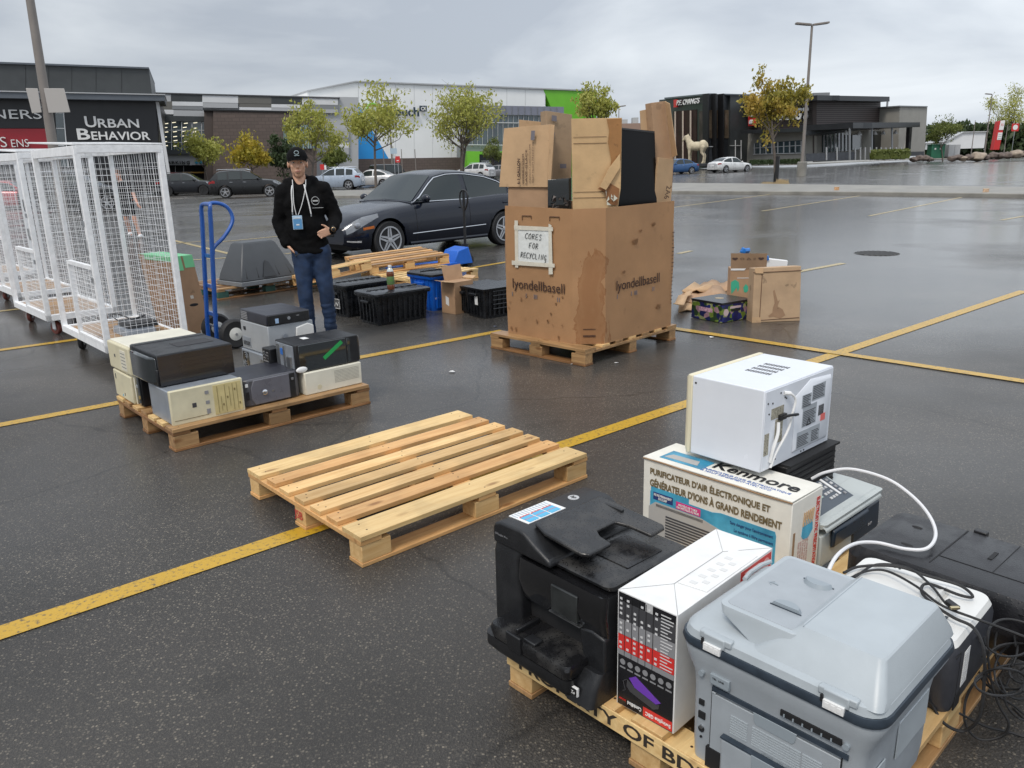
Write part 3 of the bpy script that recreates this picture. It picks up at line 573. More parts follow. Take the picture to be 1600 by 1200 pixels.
for i in range(9): box(bm, .11, -.0032, .015 + i * .0115, .33, -.0022, .0215 + i * .0115)
for i in range(42): box(bm, .065 + i * .005, -.0032, .139, .0675 + i * .005, -.0022, .149)
obj('grille_print', bm, DG, hp_)
text("PURIFICATEUR D'AIR ÉLECTRONIQUE ET", BRN, t, (.033, -.002, .258), (1, 0, 0), (0, 0, 1), .036, .50, bold=.032)
text("GÉNÉRATEUR D'IONS À GRAND RENDEMENT", BRN, t, (.033, -.002, .214), (1, 0, 0), (0, 0, 1), .036, .545, bold=.032)
fp(.05, .165, .14, .195, NVI, 'blue_label', .001); text('FILTRE PERMANENT\nEXCLUSIF', WHT, t, (.054, -.003, .168), (1, 0, 0), (0, 0, 1), .022, .082, align='C', bold=.02)
fp(.155, .158, .262, .187, sm('magenta', (.62, .05, .22), .4), 'red_label', .001); text('MODÈLE DE TABLE\nOU INSTALLÉ AU MUR', WHT, t, (.159, -.003, .162), (1, 0, 0), (0, 0, 1), .021, .098, align='C', bold=.02)
for i, s in enumerate(["Sans danger pour l'environnement", "Le système à filtre permanent", "élimine poussière, pollen,", "fumée et virus,", "même les odeurs"]):
    text(s, NVI, t, (.385 + i * .017, -.0022, .170 - i * .025), (1, 0, 0), (0, 0, 1), .016, (.165, .15, .13, .10, .085)[i])
# top print
bm = BM(); box(bm, .05, .03, H_ + .0075, .235, .12, H_ + .0085); k_ = obj('top_picture', bm, BLU, tp); bm = BM(); prism(bm, [(.06, .045), (.075, .085), (.19, .09), (.205, .05)], H_ + .0086, H_ + .0095); obj('machine_picture', bm, HG, k_)
text('Kenmore', BLK, tp, (.25, .075, H_ + .0085), (1, 0, 0), (0, 1, 0), .062, .33, bold=.02)
text("PURIFICATEUR D'AIR ÉLECTROSTATIQUE\nÀ HAUT RENDEMENT AVEC IONS", sm('blue_ink', (.04, .12, .4), .5), tp, (.235, .025, H_ + .0085), (1, 0, 0), (0, 1, 0), .035, .34)
# end face
bm = BM(); prism(bm, [(.018, .10), (.018, .205), (.03, .205), (.03, .10)], W_ - .001, W_ + .0012, 'x'); obj('hand_hole', bm, card('torn_card', (.32, .2, .11)), t)
text('ELECTROSTATIC PRECIPITATION', RDP, t, (W_ + .0014, .165, .29), (0, 0, -1), (0, 1, 0), .022, .26, bold=.02)
bm = BM(); prism(bm, [(.075, .175), (.08, .215), (.11, .23), (.145, .215), (.15, .18), (.12, .155), (.09, .16)], W_, W_ + .0015, 'x'); k_ = obj('diagram', bm, BLU, t); bm = BM()
for i in range(6): tube(bm, [(W_ + .002, .08 + i * .012, .21), (W_ + .002, .085 + i * .013, .26)], .002, 5)
obj('diagram_tube', bm, sm('tan', (.5, .33, .18), .6), k_)
text('high voltage electrode plates\nparticles are ionized and drawn\nto the washable plates\nquiet three speed fan\nionizer with test button', sm('pale_ink2', (.55, .36, .33), .5), t, (W_ + .0012, .055, .16), (0, 0, -1), (0, 1, 0), .07, .12)

# --- microwave
MWW = sm('white_enamel', (.72, .75, .80), .22, nz=(6, .03), coat=.3); BEI = sm('beige_plastic', (.72, .66, .48), .4)
t = thing('microwave_oven', 'white microwave oven seen from behind, on top of the purifier carton', 'microwave', PF(-.06, .985, .485), YF + R(-1.8))
W_, D_, H_ = .325, .475, .300
bm = BM(); box(bm, .03, 0, 0, W_, D_, H_); obj('body', bm, MWW, t, .004)
bm = BM(); loft(bm, [[(.0298, -.001, -.003), (.0298, D_ + .001, -.003), (.0298, D_ + .001, H_ + .002), (.0298, -.001, H_ + .002)], [(.012, -.001, -.003), (.012, D_, -.003), (.012, D_, H_ + .002), (.012, -.001, H_ + .002)], [(-.006, .015, .012), (-.006, D_ - .015, .012), (-.006, D_ - .015, H_ - .012), (-.006, .015, H_ - .012)]]); obj('door', bm, BEI, t, .004)
bm = BM()
for r in range(4):
    for i in range(10): box(bm, .125 + i * .0105, .19 + r * .042, H_ - .001, .1305 + i * .0105, .214 + r * .042, H_ + .0007)
obj('vent_slot', bm, BLKM, t)
bm = BM(); box(bm, W_, .004, .004, W_ + .003, D_ - .004, H_ - .006); bp = obj('back_plate', bm, MWW, t, .001)
bm = BM(); loft(bm, [[(W_ + .003, y, z) for y, z in ((.20, .02), (.455, .02), (.455, .275), (.30, .285), (.20, .24))], [(W_ + .012, y, z) for y, z in ((.215, .033), (.442, .033), (.442, .262), (.31, .27), (.215, .228))]]); obj('back_bulge', bm, MWW, bp, .004)
LBG = sm('label_grey', (.36, .39, .42), .35, nz=(30, .1))
bm = BM(); box(bm, W_ + .012, .235, .185, W_ + .0128, .30, .235); box(bm, W_ + .012, .305, .198, W_ + .0128, .40, .258); box(bm, W_ + .012, .245, .11, W_ + .0128, .345, .19); box(bm, W_ + .012, .215, .035, W_ + .0128, .38, .098); lb = obj('label', bm, LBG, bp)
bm = BM()
for y0, y1, z0, n in ((.24, .296, .19, 7), (.31, .395, .205, 8), (.25, .34, .115, 9), (.22, .30, .04, 7), (.32, .375, .04, 7)):
    for i in range(n): box(bm, W_ + .0128, y0, z0 + i * .0065, W_ + .0134, y1 - (i * 37 % 5) * .004, z0 + .0028 + i * .0065)
obj('label_print', bm, DG, lb)
bm = BM()
for i in range(8): box(bm, W_ + .012, .362 + i * .005, .13, W_ + .0128, .3645 + i * .005, .17)
obj('barcode', bm, INK, bp); bm = BM(); box(bm, W_ + .012, .382, .105, W_ + .0129, .415, .132); obj('red_sticker', bm, sm('pale_red', (.7, .15, .13), .4), bp)
text('△', INK, bp, (W_ + .0135, .275, .112), (0, 1, 0), (0, 0, 1), .03, .034)
PERF = sm('perforated', (.30, .28, .22), .6, nz=(160, .6))
bm = BM(); box(bm, W_ + .003, .045, .185, W_ + .0042, .125, .225); box(bm, W_ + .003, .075, .09, W_ + .0042, .125, .18); box(bm, W_ + .003, .01, .06, W_ + .0042, .038, .14); obj('perforation', bm, PERF, bp)
bm = BM()
for y, z in ((.02, .25), (.05, .245), (.03, .21), (.10, .272), (.13, .25), (.14, .245), (.27, .012), (.29, .012), (.09, .03), (.02, .07), (.44, .27), (.45, .13)): lathe(bm, [(.0035, .002), (.0035, .0045)], 8, Matrix.Translation((W_, y, z)), 'x')
lathe(bm, [(.004, -.0015), (.004, .001)], 8, Matrix.Translation((.045, 0, H_ - .025)), 'y'); obj('screw', bm, BLK, bp)
PC_ = spl([(W_ + .004, .12, .268), (W_ + .018, .145, .262), (W_ + .024, .165, .235), (W_ + .022, .155, .19), (W_ + .02, .135, .13), (W_ + .014, .075, .06), (W_ + .010, .05, .01)])
bm = BM(); tube(bm, PC_, .0045, 8); cdo = obj('cord', bm, WHT, bp); bm = BM(); tube(bm, PC_[:6], .0075, 8); obj('cord_relief', bm, WHT, cdo)
bm = BM(); tube(bm, spl([(W_ + .012, .105, .185), (W_ + .03, .13, .19), (W_ + .034, .17, .185), (W_ + .02, .175, .178)]), .0055, 6); box(bm, W_ + .004, .09, .175, W_ + .016, .13, .195); obj('cord_clip', bm, BLK, cdo, .001)
bm = BM(); tube(bm, spl([(W_ + .01, .085, .17), (W_ + .016, .075, .13), (W_ + .014, .055, .08), (W_ + .008, .05, .03)]), .006, 6); obj('cord_loop', bm, WHT, cdo)
# white cord that sweeps over the printers to the right
# --- black component under the microwave
t = thing('stereo_receiver', 'black ribbed box under the overhanging end of the white microwave', 'electronic box', PF(.0, 1.115), YF + R(-1.5))
bm = BM(); box(bm, 0, 0, 0, .30, .36, .335); obj('case', bm, BLK, t, .004)
bm = BM()
for i in range(14): box(bm, .299, .01, .02 + i * .022, .305, .35, .026 + i * .022)
box(bm, -.01, -.0, .336, .31, .37, .344); obj('cooling_rib', bm, BLKM, t)

# --- slim grey and navy multifunction printer
LG = sm('light_warm_grey', (.42, .45, .44), .4, nz=(10, .05)); NV2 = sm('blue_black', (.012, .022, .036), .3, nz=(20, .3))
t = thing('fax_printer', 'slim grey and navy inkjet fax machine with a tilted keypad, beside the purifier carton', 'printer', PF(.03, 1.10), YF + R(-1))
bm = BM(); prism(bm, [(.0, .0), (0, .17), (.16, .17), (.30, .15), (.42, .12), (.425, .0)], 0, .24, 'y'); obj('body', bm, LG, t, .006)
bm = BM(); prism(bm, [(.0, .0), (0, .165), (.16, .165), (.30, .15), (.424, .12), (.428, .02), (.42, 0)], .24, .46, 'y'); obj('body_side', bm, NV2, t, .006)
bm = BM(); loft(bm, [rr(.0, -.003, .43, .465, .150, .02), rr(-.002, -.004, .433, .466, .168, .02), rr(.0, .0, .33, .46, .178, .02)]); obj('top_cover', bm, LG, t, ang=30)
bm = BM(); prism(bm, [(.24, .17), (.25, .222), (.262, .226), (.40, .172), (.40, .165)], .0, .31, 'y'); kp = obj('keypad_housing', bm, LG, t, .004)
bm = BM(); prism(bm, [(.255, .2255), (.256, .2285), (.392, .176), (.391, .1735)], .008, .30, 'y'); kf = obj('keypad', bm, sm('slate', (.06, .075, .095), .4), kp)
def onk(x, y, w_, h_, m, n, th=.003):
    bm = BM(); n_ = Vector((.36, 0, .93)).normalized(); u = Vector((.93, 0, -.36)).normalized(); o = Vector((.256, .008, .2287)) + u * x + Vector((0, y, 0)) + n_ * 0
    box(bm, 0, 0, -.002, w_, h_, th, Matrix(((u.x, 0, n_.x, o.x), (0, 1, 0, o.y), (u.z, 0, n_.z, o.z), (0, 0, 0, 1)))); return obj(n, bm, m, kf, .0008)
onk(.045, .10, .045, .055, sm('lcd', (.30, .38, .34), .3), 'display')
for r in range(4):
    for c_ in range(3): onk(.03 + r * .024, .175 + c_ * .02, .011, .013, G2, 'key')
for i in range(5): onk(.10, .02 + i * .014, .012, .009, G2, 'key'); onk(.03 + i * .02, .265, .012, .014, G2 if i % 2 else G1, 'key')
for i in range(4): onk(.04 + i * .02, .03, .012, .03, G1, 'key')
onk(.022, .24, .09, .012, WHT, 'key_strip')
bm = BM(); prism(bm, [(.424, .06), (.440, .065), (.442, .125), (.424, .135)], .06, .33, 'y'); obj('flap', bm, NV2, t, .006)
bm = BM(); prism(bm, [(.30, .165), (.43, .150), (.437, .14), (.436, .150), (.41, .175), (.31, .185)], .0, .44, 'y'); obj('front_lip', bm, LG, t, .003)
text('DCP', G2, t, (.429, .36, .045), (0, 1, 0), (0, 0, 1), .01, .03)
bm = BM(); lathe(bm, [(.008, .178), (.008, .1815)], 14, Matrix.Translation((.38, .42, -.008))); obj('button', bm, PG2, t)

# --- white and charcoal laser printer
CHA = sm('charcoal', (.040, .042, .050), .42, nz=(25, .15), bump=(300, .06)); LW = sm('off_white_plastic', (.68, .68, .66), .38, nz=(8, .03))
t = thing('laser_printer', 'compact laser printer with white top and charcoal sides, tangled cables lying on it', 'printer', PF(.675, .575), YF + R(1))
W_, D_, H_ = .372, .35, .205
bm = BM(); loft(bm, [rr(.01, .01, W_ - .005, D_ - .01, .0, .03), rr(0, 0, W_, D_, .03, .03), rr(.0, .0, W_, D_, .165, .035), rr(.006, .006, W_ - .006, D_ - .006, .188, .035)]); obj('body', bm, CHA, t, ang=40)
bm = BM(); loft(bm, [rr(.006, .006, W_ - .006, D_ - .006, .1882, .035), rr(.012, .012, W_ - .014, D_ - .012, .204, .035)]); tc_ = obj('top_cover', bm, LW, t, ang=40)
bm = BM(); loft(bm, [rr(.03, .07, .27, .30, .2045, .03), rr(.05, .09, .26, .28, .2065, .03)]); obj('paper_rest', bm, sm('warm_grey', (.50, .49, .46), .5), tc_)
bm = BM(); prism(bm, [(.05, .2065), (.20, .2072), (.26, .225), (.262, .2065)], .10, .27, 'y'); obj('output_ramp', bm, LW, tc_, .003)
bm = BM(); box(bm, .30, .11, .2042, .308, .14, .2055); 
for i in range(4): box(bm, .07 + i * .014, .315, .2042, .076 + i * .014, .325, .2055)
obj('indicator', bm, NV2, tc_)
bm = BM(); box(bm, W_ - .001, .08, .05, W_ + .001, .125, .155); lb = obj('label', bm, WHT, t); bm = BM()
for i in range(12): box(bm, W_ + .001, .085, .06 + i * .0075, W_ + .0016, .12 - (i * 7 % 3) * .006, .0635 + i * .0075)
obj('label_print', bm, G2, lb)
bm = BM(); box(bm, W_ - .001, .045, .03, W_ + .0006, .048, .17); box(bm, W_ - .001, .048, .169, W_ + .0006, .01, .172); box(bm, W_ - .002, .04, .0, W_ + .0015, .085, .042); obj('groove', bm, BLKM, t)

# --- wide black printer behind
t = thing('wide_inkjet_printer', 'wide low black printer with raindrops on its lid, behind the white laser printer', 'printer', PF(.575, .985), YF + R(-2))
W_, D_ = .60, .39
PK2 = wetplastic('black_wet_lid', (.009, .009, .011), .28, .6, (.03, .03, .034), 140)
bm = BM(); loft(bm, [rr(.02, .02, W_, D_, .0, .04), rr(.0, .0, W_, D_, .06, .05), rr(.0, .0, W_, D_, .15, .05), rr(.02, .018, W_ - .02, D_ - .01, .182, .045), rr(.05, .045, W_ - .04, D_ - .03, .190, .04)]); obj('body', bm, PK2, t, ang=30)
bm = BM(); box(bm, .245, .05, .1895, .249, .36, .1915); box(bm, .40, .12, .1895, .402, .36, .1915); box(bm, .25, .115, .1895, .56, .118, .1915); obj('seam', bm, BLKM, t)
bm = BM(); box(bm, .36, .20, .1895, .372, .26, .1925); ball(bm, (.15, .12, .190), (.02, .009, .003)); ball(bm, (.12, .27, .190), (.018, .008, .003)); box(bm, .20, -.0015, .125, .31, .004, .135); obj('recess', bm, BLKM, t)
text('K', G1, t, (.46, .22, .1915), (1, 0, 0), (0, 1, 0), .02, .02)
bm = BM(); box(bm, .26, .37, .15, .30, .395, .195); obj('rear_flap', bm, BLK, t, .003)

# --- cords
def K(px, py, z): return G(px, py, z)
bm = BM(); tube(bm, spl([K(1268, 748, .41), K(1290, 738, .44), K(1330, 733, .46), K(1385, 748, .45), K(1425, 775, .42), K(1452, 806, .38), K(1462, 836, .36), K(1448, 857, .352), K(1415, 858, .345), K(1370, 848, .345), K(1335, 850, .36), K(1308, 868, .38), K(1292, 900, .36), K(1290, 930, .30)], 8), .0058, 8)
tag(obj('power_cord', bm, sm('white_cable', (.70, .70, .71), .35)), 'thick white power cord looping over the printers on the near pallet', 'cord')
t = thing('black_cables', 'tangle of thin black cables over the white laser printer, spilling off the pallet edge', 'cables', K(1470, 950, .36))
O = t.location
def cable(pts, r=.0035, k=8):
    bm = BM(); tube(bm, [p - O for p in spl([K(*p) for p in pts], k)], r, 6); obj('cable', bm, RUB, t)
cable([(1325, 905, .355), (1352, 893, .36), (1385, 892, .37), (1430, 915, .375), (1470, 945, .37), (1520, 965, .36), (1575, 985, .34), (1640, 1010, .32)])
cable([(1318, 895, .355), (1345, 885, .36), (1400, 885, .372), (1450, 900, .37), (1500, 915, .362), (1520, 932, .36), (1500, 930, .36), (1450, 912, .37), (1440, 925, .37), (1460, 945, .368), (1490, 965, .366), (1520, 980, .362), (1536, 1010, .34), (1538, 1060, .26), (1530, 1120, .16), (1505, 1142, .10), (1475, 1130, .12), (1455, 1100, .16), (1440, 1085, .2)], .0042)
cable([(1335, 902, .357), (1370, 882, .365), (1420, 888, .374), (1455, 915, .372), (1480, 945, .37), (1500, 950, .37)], .0035)
cable([(1640, 985, .32), (1580, 968, .33), (1552, 975, .33), (1543, 1000, .3), (1548, 1060, .2), (1560, 1100, .14), (1576, 1130, .1), (1565, 1150, .06), (1530, 1155, .04), (1508, 1130, .08), (1510, 1090, .14), (1530, 1060, .2), (1570, 1040, .2), (1640, 1035, .2)])
rnd = random.Random(11)
for k in range(9):
    cx, cy = rnd.uniform(1560, 1620), rnd.uniform(985, 1085); rx, ry = rnd.uniform(18, 60), rnd.uniform(20, 55); z0 = rnd.uniform(.12, .30); a0 = rnd.uniform(0, 6)
    cable([(cx + rx * math.cos(a0 + j * .75) * (1 - j * .02), cy + ry * math.sin(a0 + j * .75), max(.04, z0 + .03 * math.sin(j * 1.7 + k))) for j in range(11)], .003, 5)
cable([(1500, 1115, .15), (1540, 1135, .05), (1580, 1145, .01), (1640, 1165, .01)]); cable([(1545, 1080, .13), (1580, 1100, .08), (1610, 1120, .02), (1660, 1118, .01)])
bm = BM(); 
for px, py, z in ((1488, 945, .375), (1463, 966, .372), (1566, 1072, .16)):
    p = K(px, py, z) - O; box(bm, -.018, -.009, -.006, .018, .009, .006, Matrix.Translation(p) @ Euler((.1, .2, px)).to_matrix().to_4x4())
obj('plug', bm, BLK, t, .003); bm = BM(); p = K(1490, 950, .383) - O; box(bm, -.008, -.004, -.003, .016, .006, .003, Matrix.Translation(p)); obj('connector', bm, sm('brass', (.6, .5, .3), .3, 1), t, .001)
# ================================================================== OLD COMPUTERS ON THEIR PALLET
Y2 = R(-48); P2 = Vector((L2.x, L2.y, 0)); AX = Vector((math.cos(Y2), math.sin(Y2), 0)); AY = Vector((-math.sin(Y2), math.cos(Y2), 0))
def P2f(a, b, z=.1375): p = P2 + AX * a + AY * b; return Vector((p.x, p.y, z))
YB = sm('yellowed_beige', (.62, .57, .40), .45, nz=(7, .12)); YB2 = sm('pale_beige', (.68, .65, .54), .42, nz=(7, .08)); YY = sm('yellow_drive_bay', (.55, .46, .22), .45, nz=(12, .15))
GRS = sm('galvanised_grey', (.30, .33, .37), .4, .3, nz=(10, .12)); PCB = wetplastic('black_pc_case', (.008, .0085, .010), .33, .3, (.026, .027, .032), 150); DKG = sm('dark_grey_case', (.022, .023, .032), .4, nz=(9, .25)); SLV = sm('silver_plastic', (.34, .36, .38), .35, nz=(8, .1))
def pc(label, a, b, z, w, d, h, body, rz=0, kind='desktop_computer'):
    t = thing(kind, label, 'computer', P2f(a, b, z), Y2 + R(rz)); t['group'] = 'discarded computers on the pallet'
    bm = BM(); box(bm, 0, 0, 0, w, d, h); obj('case', bm, body, t, .006); return t
def face(t, x0, y0, z0, x1, y1, z1, m, n, bev=.001):
    bm = BM(); box(bm, x0, y0, z0, x1, y1, z1); return obj(n, bm, m, t, bev)
# lower beige desktop and the one lying on it
t = pc('cream desktop computer at the bottom of the stack on the left corner of the pallet', -.04, .03, .1375, .37, .45, .185, YB2)
face(t, .01, -.018, .004, .36, .002, .18, YB, 'front_panel', .008); face(t, .05, -.0195, .12, .065, -.015, .155, DG, 'drive_slot'); face(t, .20, -.0195, .03, .21, -.015, .05, DG, 'button'); face(t, .16, -.0195, .02, .17, -.016, .035, BLU, 'sticker')
t = pc('cream desktop computer lying on top of the other cream one, with a broad flat top', -.06, .03, .325, .41, .46, .185, YB2, 1)
face(t, .0, -.02, .0, .40, .002, .18, YB, 'front_panel', .012); face(t, .24, -.022, .02, .34, -.018, .15, YB2, 'drive_bay'); face(t, .12, -.0215, .085, .14, -.018, .105, DG, 'badge'); 
bm = BM()
for i in range(5): box(bm, .25, -.0235, .04 + i * .022, .33, -.021, .043 + i * .022)
obj('drive_slot', bm, DG, t)
# thin black tower
t = pc('thin black tower standing between the cream computers and the big black case', .335, .04, .1375, .085, .44, .36, PCB)
face(t, .008, -.01, .01, .078, .002, .35, GLS, 'front_panel', .004); face(t, .03, -.0125, .12, .05, -.009, .14, SLV, 'badge'); face(t, .015, -.0125, .29, .07, -.009, .30, G1, 'drive_slot')
# front beige tower lying on its side, front towards the right
t = pc('yellowed tower lying on its side at the front corner of the pallet, drive bays showing', .60, .03, .1375, .325, .43, .20, GRS)
fr = face(t, .32, -.002, -.002, .348, .434, .205, YB, 'front_panel', .006)
face(fr, .346, .25, .012, .3505, .42, .192, YY, 'drive_bay'); bm = BM()
for i, (y, za, zb_) in enumerate(((.272, .02, .185), (.292, .03, .12), (.318, .02, .185), (.345, .05, .17), (.366, .02, .185), (.392, .02, .185))): box(bm, .3502, y, za, .3522, y + .0018, zb_)
for y, z in ((.30, .06), (.328, .10), (.375, .14), (.40, .05)): box(bm, .3502, y, z, .3525, y + .008, z + .014)
obj('drive_slot', bm, sm('bay_line', (.22, .17, .07), .6), fr)
face(fr, .3462, .12, .085, .3495, .145, .112, DG, 'badge'); bm = BM(); box(bm, .347, .2, .15, .3505, .222, .17); box(bm, .347, .2, .09, .3505, .222, .11); box(bm, .347, .2, .03, .3505, .222, .06); obj('button', bm, G1, fr)
face(fr, .3465, .01, .025, .3500, .21, .028, BRN, 'groove'); face(t, .01, -.003, .04, .018, .001, .06, STL, 'screw')
# big black case on top
t = pc('large black tower lying on top of the yellowed front tower', .40, .03, .345, .40, .45, .185, PCB, 1)
fr = face(t, -.045, -.004, -.01, .02, .452, .19, PCB, 'front_bezel', .012); face(t, .0, -.01, .0, .40, .002, .10, PCB, 'side_panel', .006)
bm = BM(); prism(bm, [(0, -.0), (.05, -.035), (.33, -.035), (.39, 0)], .01, .17, 'z'); obj('drawer_front', bm, GLS, t, .01)
bm = BM(); 
for i in range(5): box(bm, .398, .16, .03 + i * .028, .4025, .168, .04 + i * .028)
obj('indicator', bm, STL, t); bm = BM(); box(bm, .02, -.012, .03, .03, -.006, .13); obj('trim', bm, CHR, t)
bm = BM(); box(bm, .12, .18, .185, .26, .40, .187); obj('mesh_vent', bm, sm('fine_mesh', (.03, .03, .033), .7, nz=(300, .8)), t)
face(t, .398, .0, .0, .406, .45, .178, sm('satin_black', (.016, .016, .019), .2, nz=(4, .4), coat=.3), 'glossy_side')
# dark curved tower
t = pc('dark grey rounded tower with a round silver button, in the front middle of the pallet', .56, .475, .1375, .345, .375, .175, DKG)
bm = BM(); loft(bm, [[(.34, y, z) for y, z in ((0, 0), (.375, 0), (.375, .175), (0, .175))], [(.366, y, z) for y, z in ((.03, .006), (.345, .006), (.345, .17), (.03, .17))]]); fr = obj('front_panel', bm, sm('gunmetal', (.075, .075, .085), .35, nz=(12, .1)), t, .008)
bm = BM(); prism(bm, [(.065, .01), (.045, .05), (.045, .12), (.065, .166), (.30, .166), (.30, .01)], .362, .371, 'x'); obj('curved_panel', bm, sm('grey_violet', (.13, .13, .15), .3, nz=(12, .1)), fr, .004)
bm = BM(); lathe(bm, [(.017, .368), (.017, .376), (.012, .379)], 20, Matrix.Translation((0, .13, .08)), 'x'); obj('power_button', bm, CHR, fr); bm = BM(); lathe(bm, [(.008, .368), (.008, .373)], 12, Matrix.Translation((0, .185, .08)), 'x'); obj('emblem', bm, STL, fr)
face(fr, .364, .305, .01, .3685, .34, .165, BLK, 'drive_strip'); face(fr, .3675, .315, .12, .3705, .33, .135, STL, 'button'); face(fr, .366, .01, .05, .369, .03, .10, BLK, 'recess'); face(fr, .36, .012, .13, .366, .03, .15, WHT, 'sticker')
# beige desktop on the right, perforated
t = pc('low cream computer with a dotted vent panel, at the right end of the pallet', .60, .875, .1375, .345, .42, .148, YB2)
bm = BM()
for i in range(22):
    for j in range(9): box(bm, .3445, .215 + i * .0085, .045 + j * .0095, .3462, .2185 + i * .0085, .0495 + j * .0095)
obj('vent_dots', bm, sm('vent_shade', (.2, .19, .16), .7), t); bm = BM(); lathe(bm, [(.016, .3445), (.016, .346)], 18, Matrix.Translation((0, .10, .04)), 'x'); obj('emblem', bm, YB, t)
# black tower with the green tape on it
t = pc('black tower marked with a strip of green tape, lying above the dotted cream computer', .635, .845, .288, .285, .455, .182, PCB, -1)
face(t, .281, .02, .004, .2885, .36, .176, GLS, 'side_panel', .003); bm = BM(); T_ = Matrix.Translation((.289, .20, .055)) @ Euler((R(33), 0, 0)).to_matrix().to_4x4(); box(bm, 0, 0, 0, .0015, .165, .026, T_); obj('green_tape', bm, sm('green_tape', (.02, .32, .08), .4), t)
bm = BM(); loft(bm, [[(x, .36, z) for x, z in ((.0, 0), (.287, 0), (.287, .182), (0, .182))], [(x, .47, z) for x, z in ((.01, .006), (.280, .006), (.280, .176), (.01, .176))]]); obj('front_bezel', bm, GLS, t, .012)
op = face(t, .02, -.006, .006, .26, .002, .172, GRS, 'open_bay'); bm = BM()
for i in range(4): box(bm, .03 + i * .012, -.0085, .02, .036 + i * .012, -.005, .16)
box(bm, .13, -.012, .02, .15, -.004, .16); box(bm, .19, -.02, .015, .24, -.004, .1); obj('bracket', bm, STL, op)
bm = BM(); box(bm, .09, -.012, .10, .125, -.005, .14); obj('connector', bm, sm('socket_blue', (.03, .15, .5), .4), op); bm = BM(); tube(bm, [(.20 + .03 * math.cos(a), -.012, .05 + .045 * math.sin(a)) for a in [i * .5 for i in range(7)]], .004, 6); obj('cable', bm, STL, op)
bm = BM(); box(bm, .09, .13, .182, .15, .17, .1835); obj('paper_label', bm, WHT, t)
bm = BM(); ball(bm, (.29, .03, .02), (.01, .04, .02)); obj('crumpled_paper', bm, WHT, t)
# stack at the back
t = pc('grey metal case at the bottom of the back stack, its fan grille showing', .0, .88, .1375, .42, .36, .17, GRS)
bm = BM(); [tube(bm, [(.07 + r_ * math.cos(a), -.003, .10 + r_ * math.sin(a)) for a in [i * .3927 for i in range(16)]], .0022, 5, True) for r_ in (.02, .035, .05)]; obj('fan_grille', bm, STL, t)
face(t, .02, -.002, .045, .12, .0, .155, BLK, 'fan_opening'); face(t, .15, -.003, .03, .28, .001, .08, G1, 'socket_plate')
for i in range(3): face(t, .30 + i * .03, -.003, .02, .32 + i * .03, .001, .14, STL, 'slot_cover')
t = pc('silver grey computer in the middle of the back stack', .0, .895, .31, .42, .345, .205, SLV, 1)
face(t, .02, -.003, .02, .14, .001, .09, GRS, 'back_plate'); bm = BM(); [box(bm, .03 + i * .022, -.005, .03, .04 + i * .022, -.002, .06) for i in range(5)]; box(bm, .05, -.005, .14, .08, -.002, .165); obj('socket', bm, BLK, t)
bm = BM(); prism(bm, [(.20, .05), (.21, .17), (.30, .19), (.345, .17), (.345, .04)], .415, .43, 'x'); obj('front_panel', bm, LW, t, .006); bm = BM(); lathe(bm, [(.02, .429), (.02, .434)], 18, Matrix.Translation((0, .12, .12)), 'x'); obj('emblem', bm, GRS, t)
t = pc('slim dark computer on top of the back stack, next to the legs of the man', .0, .90, .518, .42, .325, .075, DKG, 0)
face(t, .417, .01, .004, .428, .315, .070, BLK, 'front_panel', .003); bm = BM(); lathe(bm, [(.012, .427), (.012, .433)], 16, Matrix.Translation((0, .16, .038)), 'x'); obj('power_button', bm, CHR, t)
face(t, .427, .06, .012, .4295, .085, .045, sm('pale_blue', (.35, .5, .7), .4), 'sticker'); bm = BM(); [box(bm, .02, -.003, .01 + i * .012, .12, .001, .016 + i * .012) for i in range(5)]; box(bm, .427, .22, .045, .4295, .24, .05); obj('vent', bm, G1, t)
t = pc('small black power supply wedged between the back stack and the black tower', .52, .80, .1375, .11, .09, .27, PCB)
bm = BM(); [box(bm, .02, -.003, .16 + i * .02, .09, .001, .168 + i * .02) for i in range(5)]; obj('vent', bm, G1, t); bm = BM(); tube(bm, spl([(.05, 0, .25), (.1, -.03, .24), (.13, -.02, .2)]), .005, 6); obj('cable', bm, BLK, t)

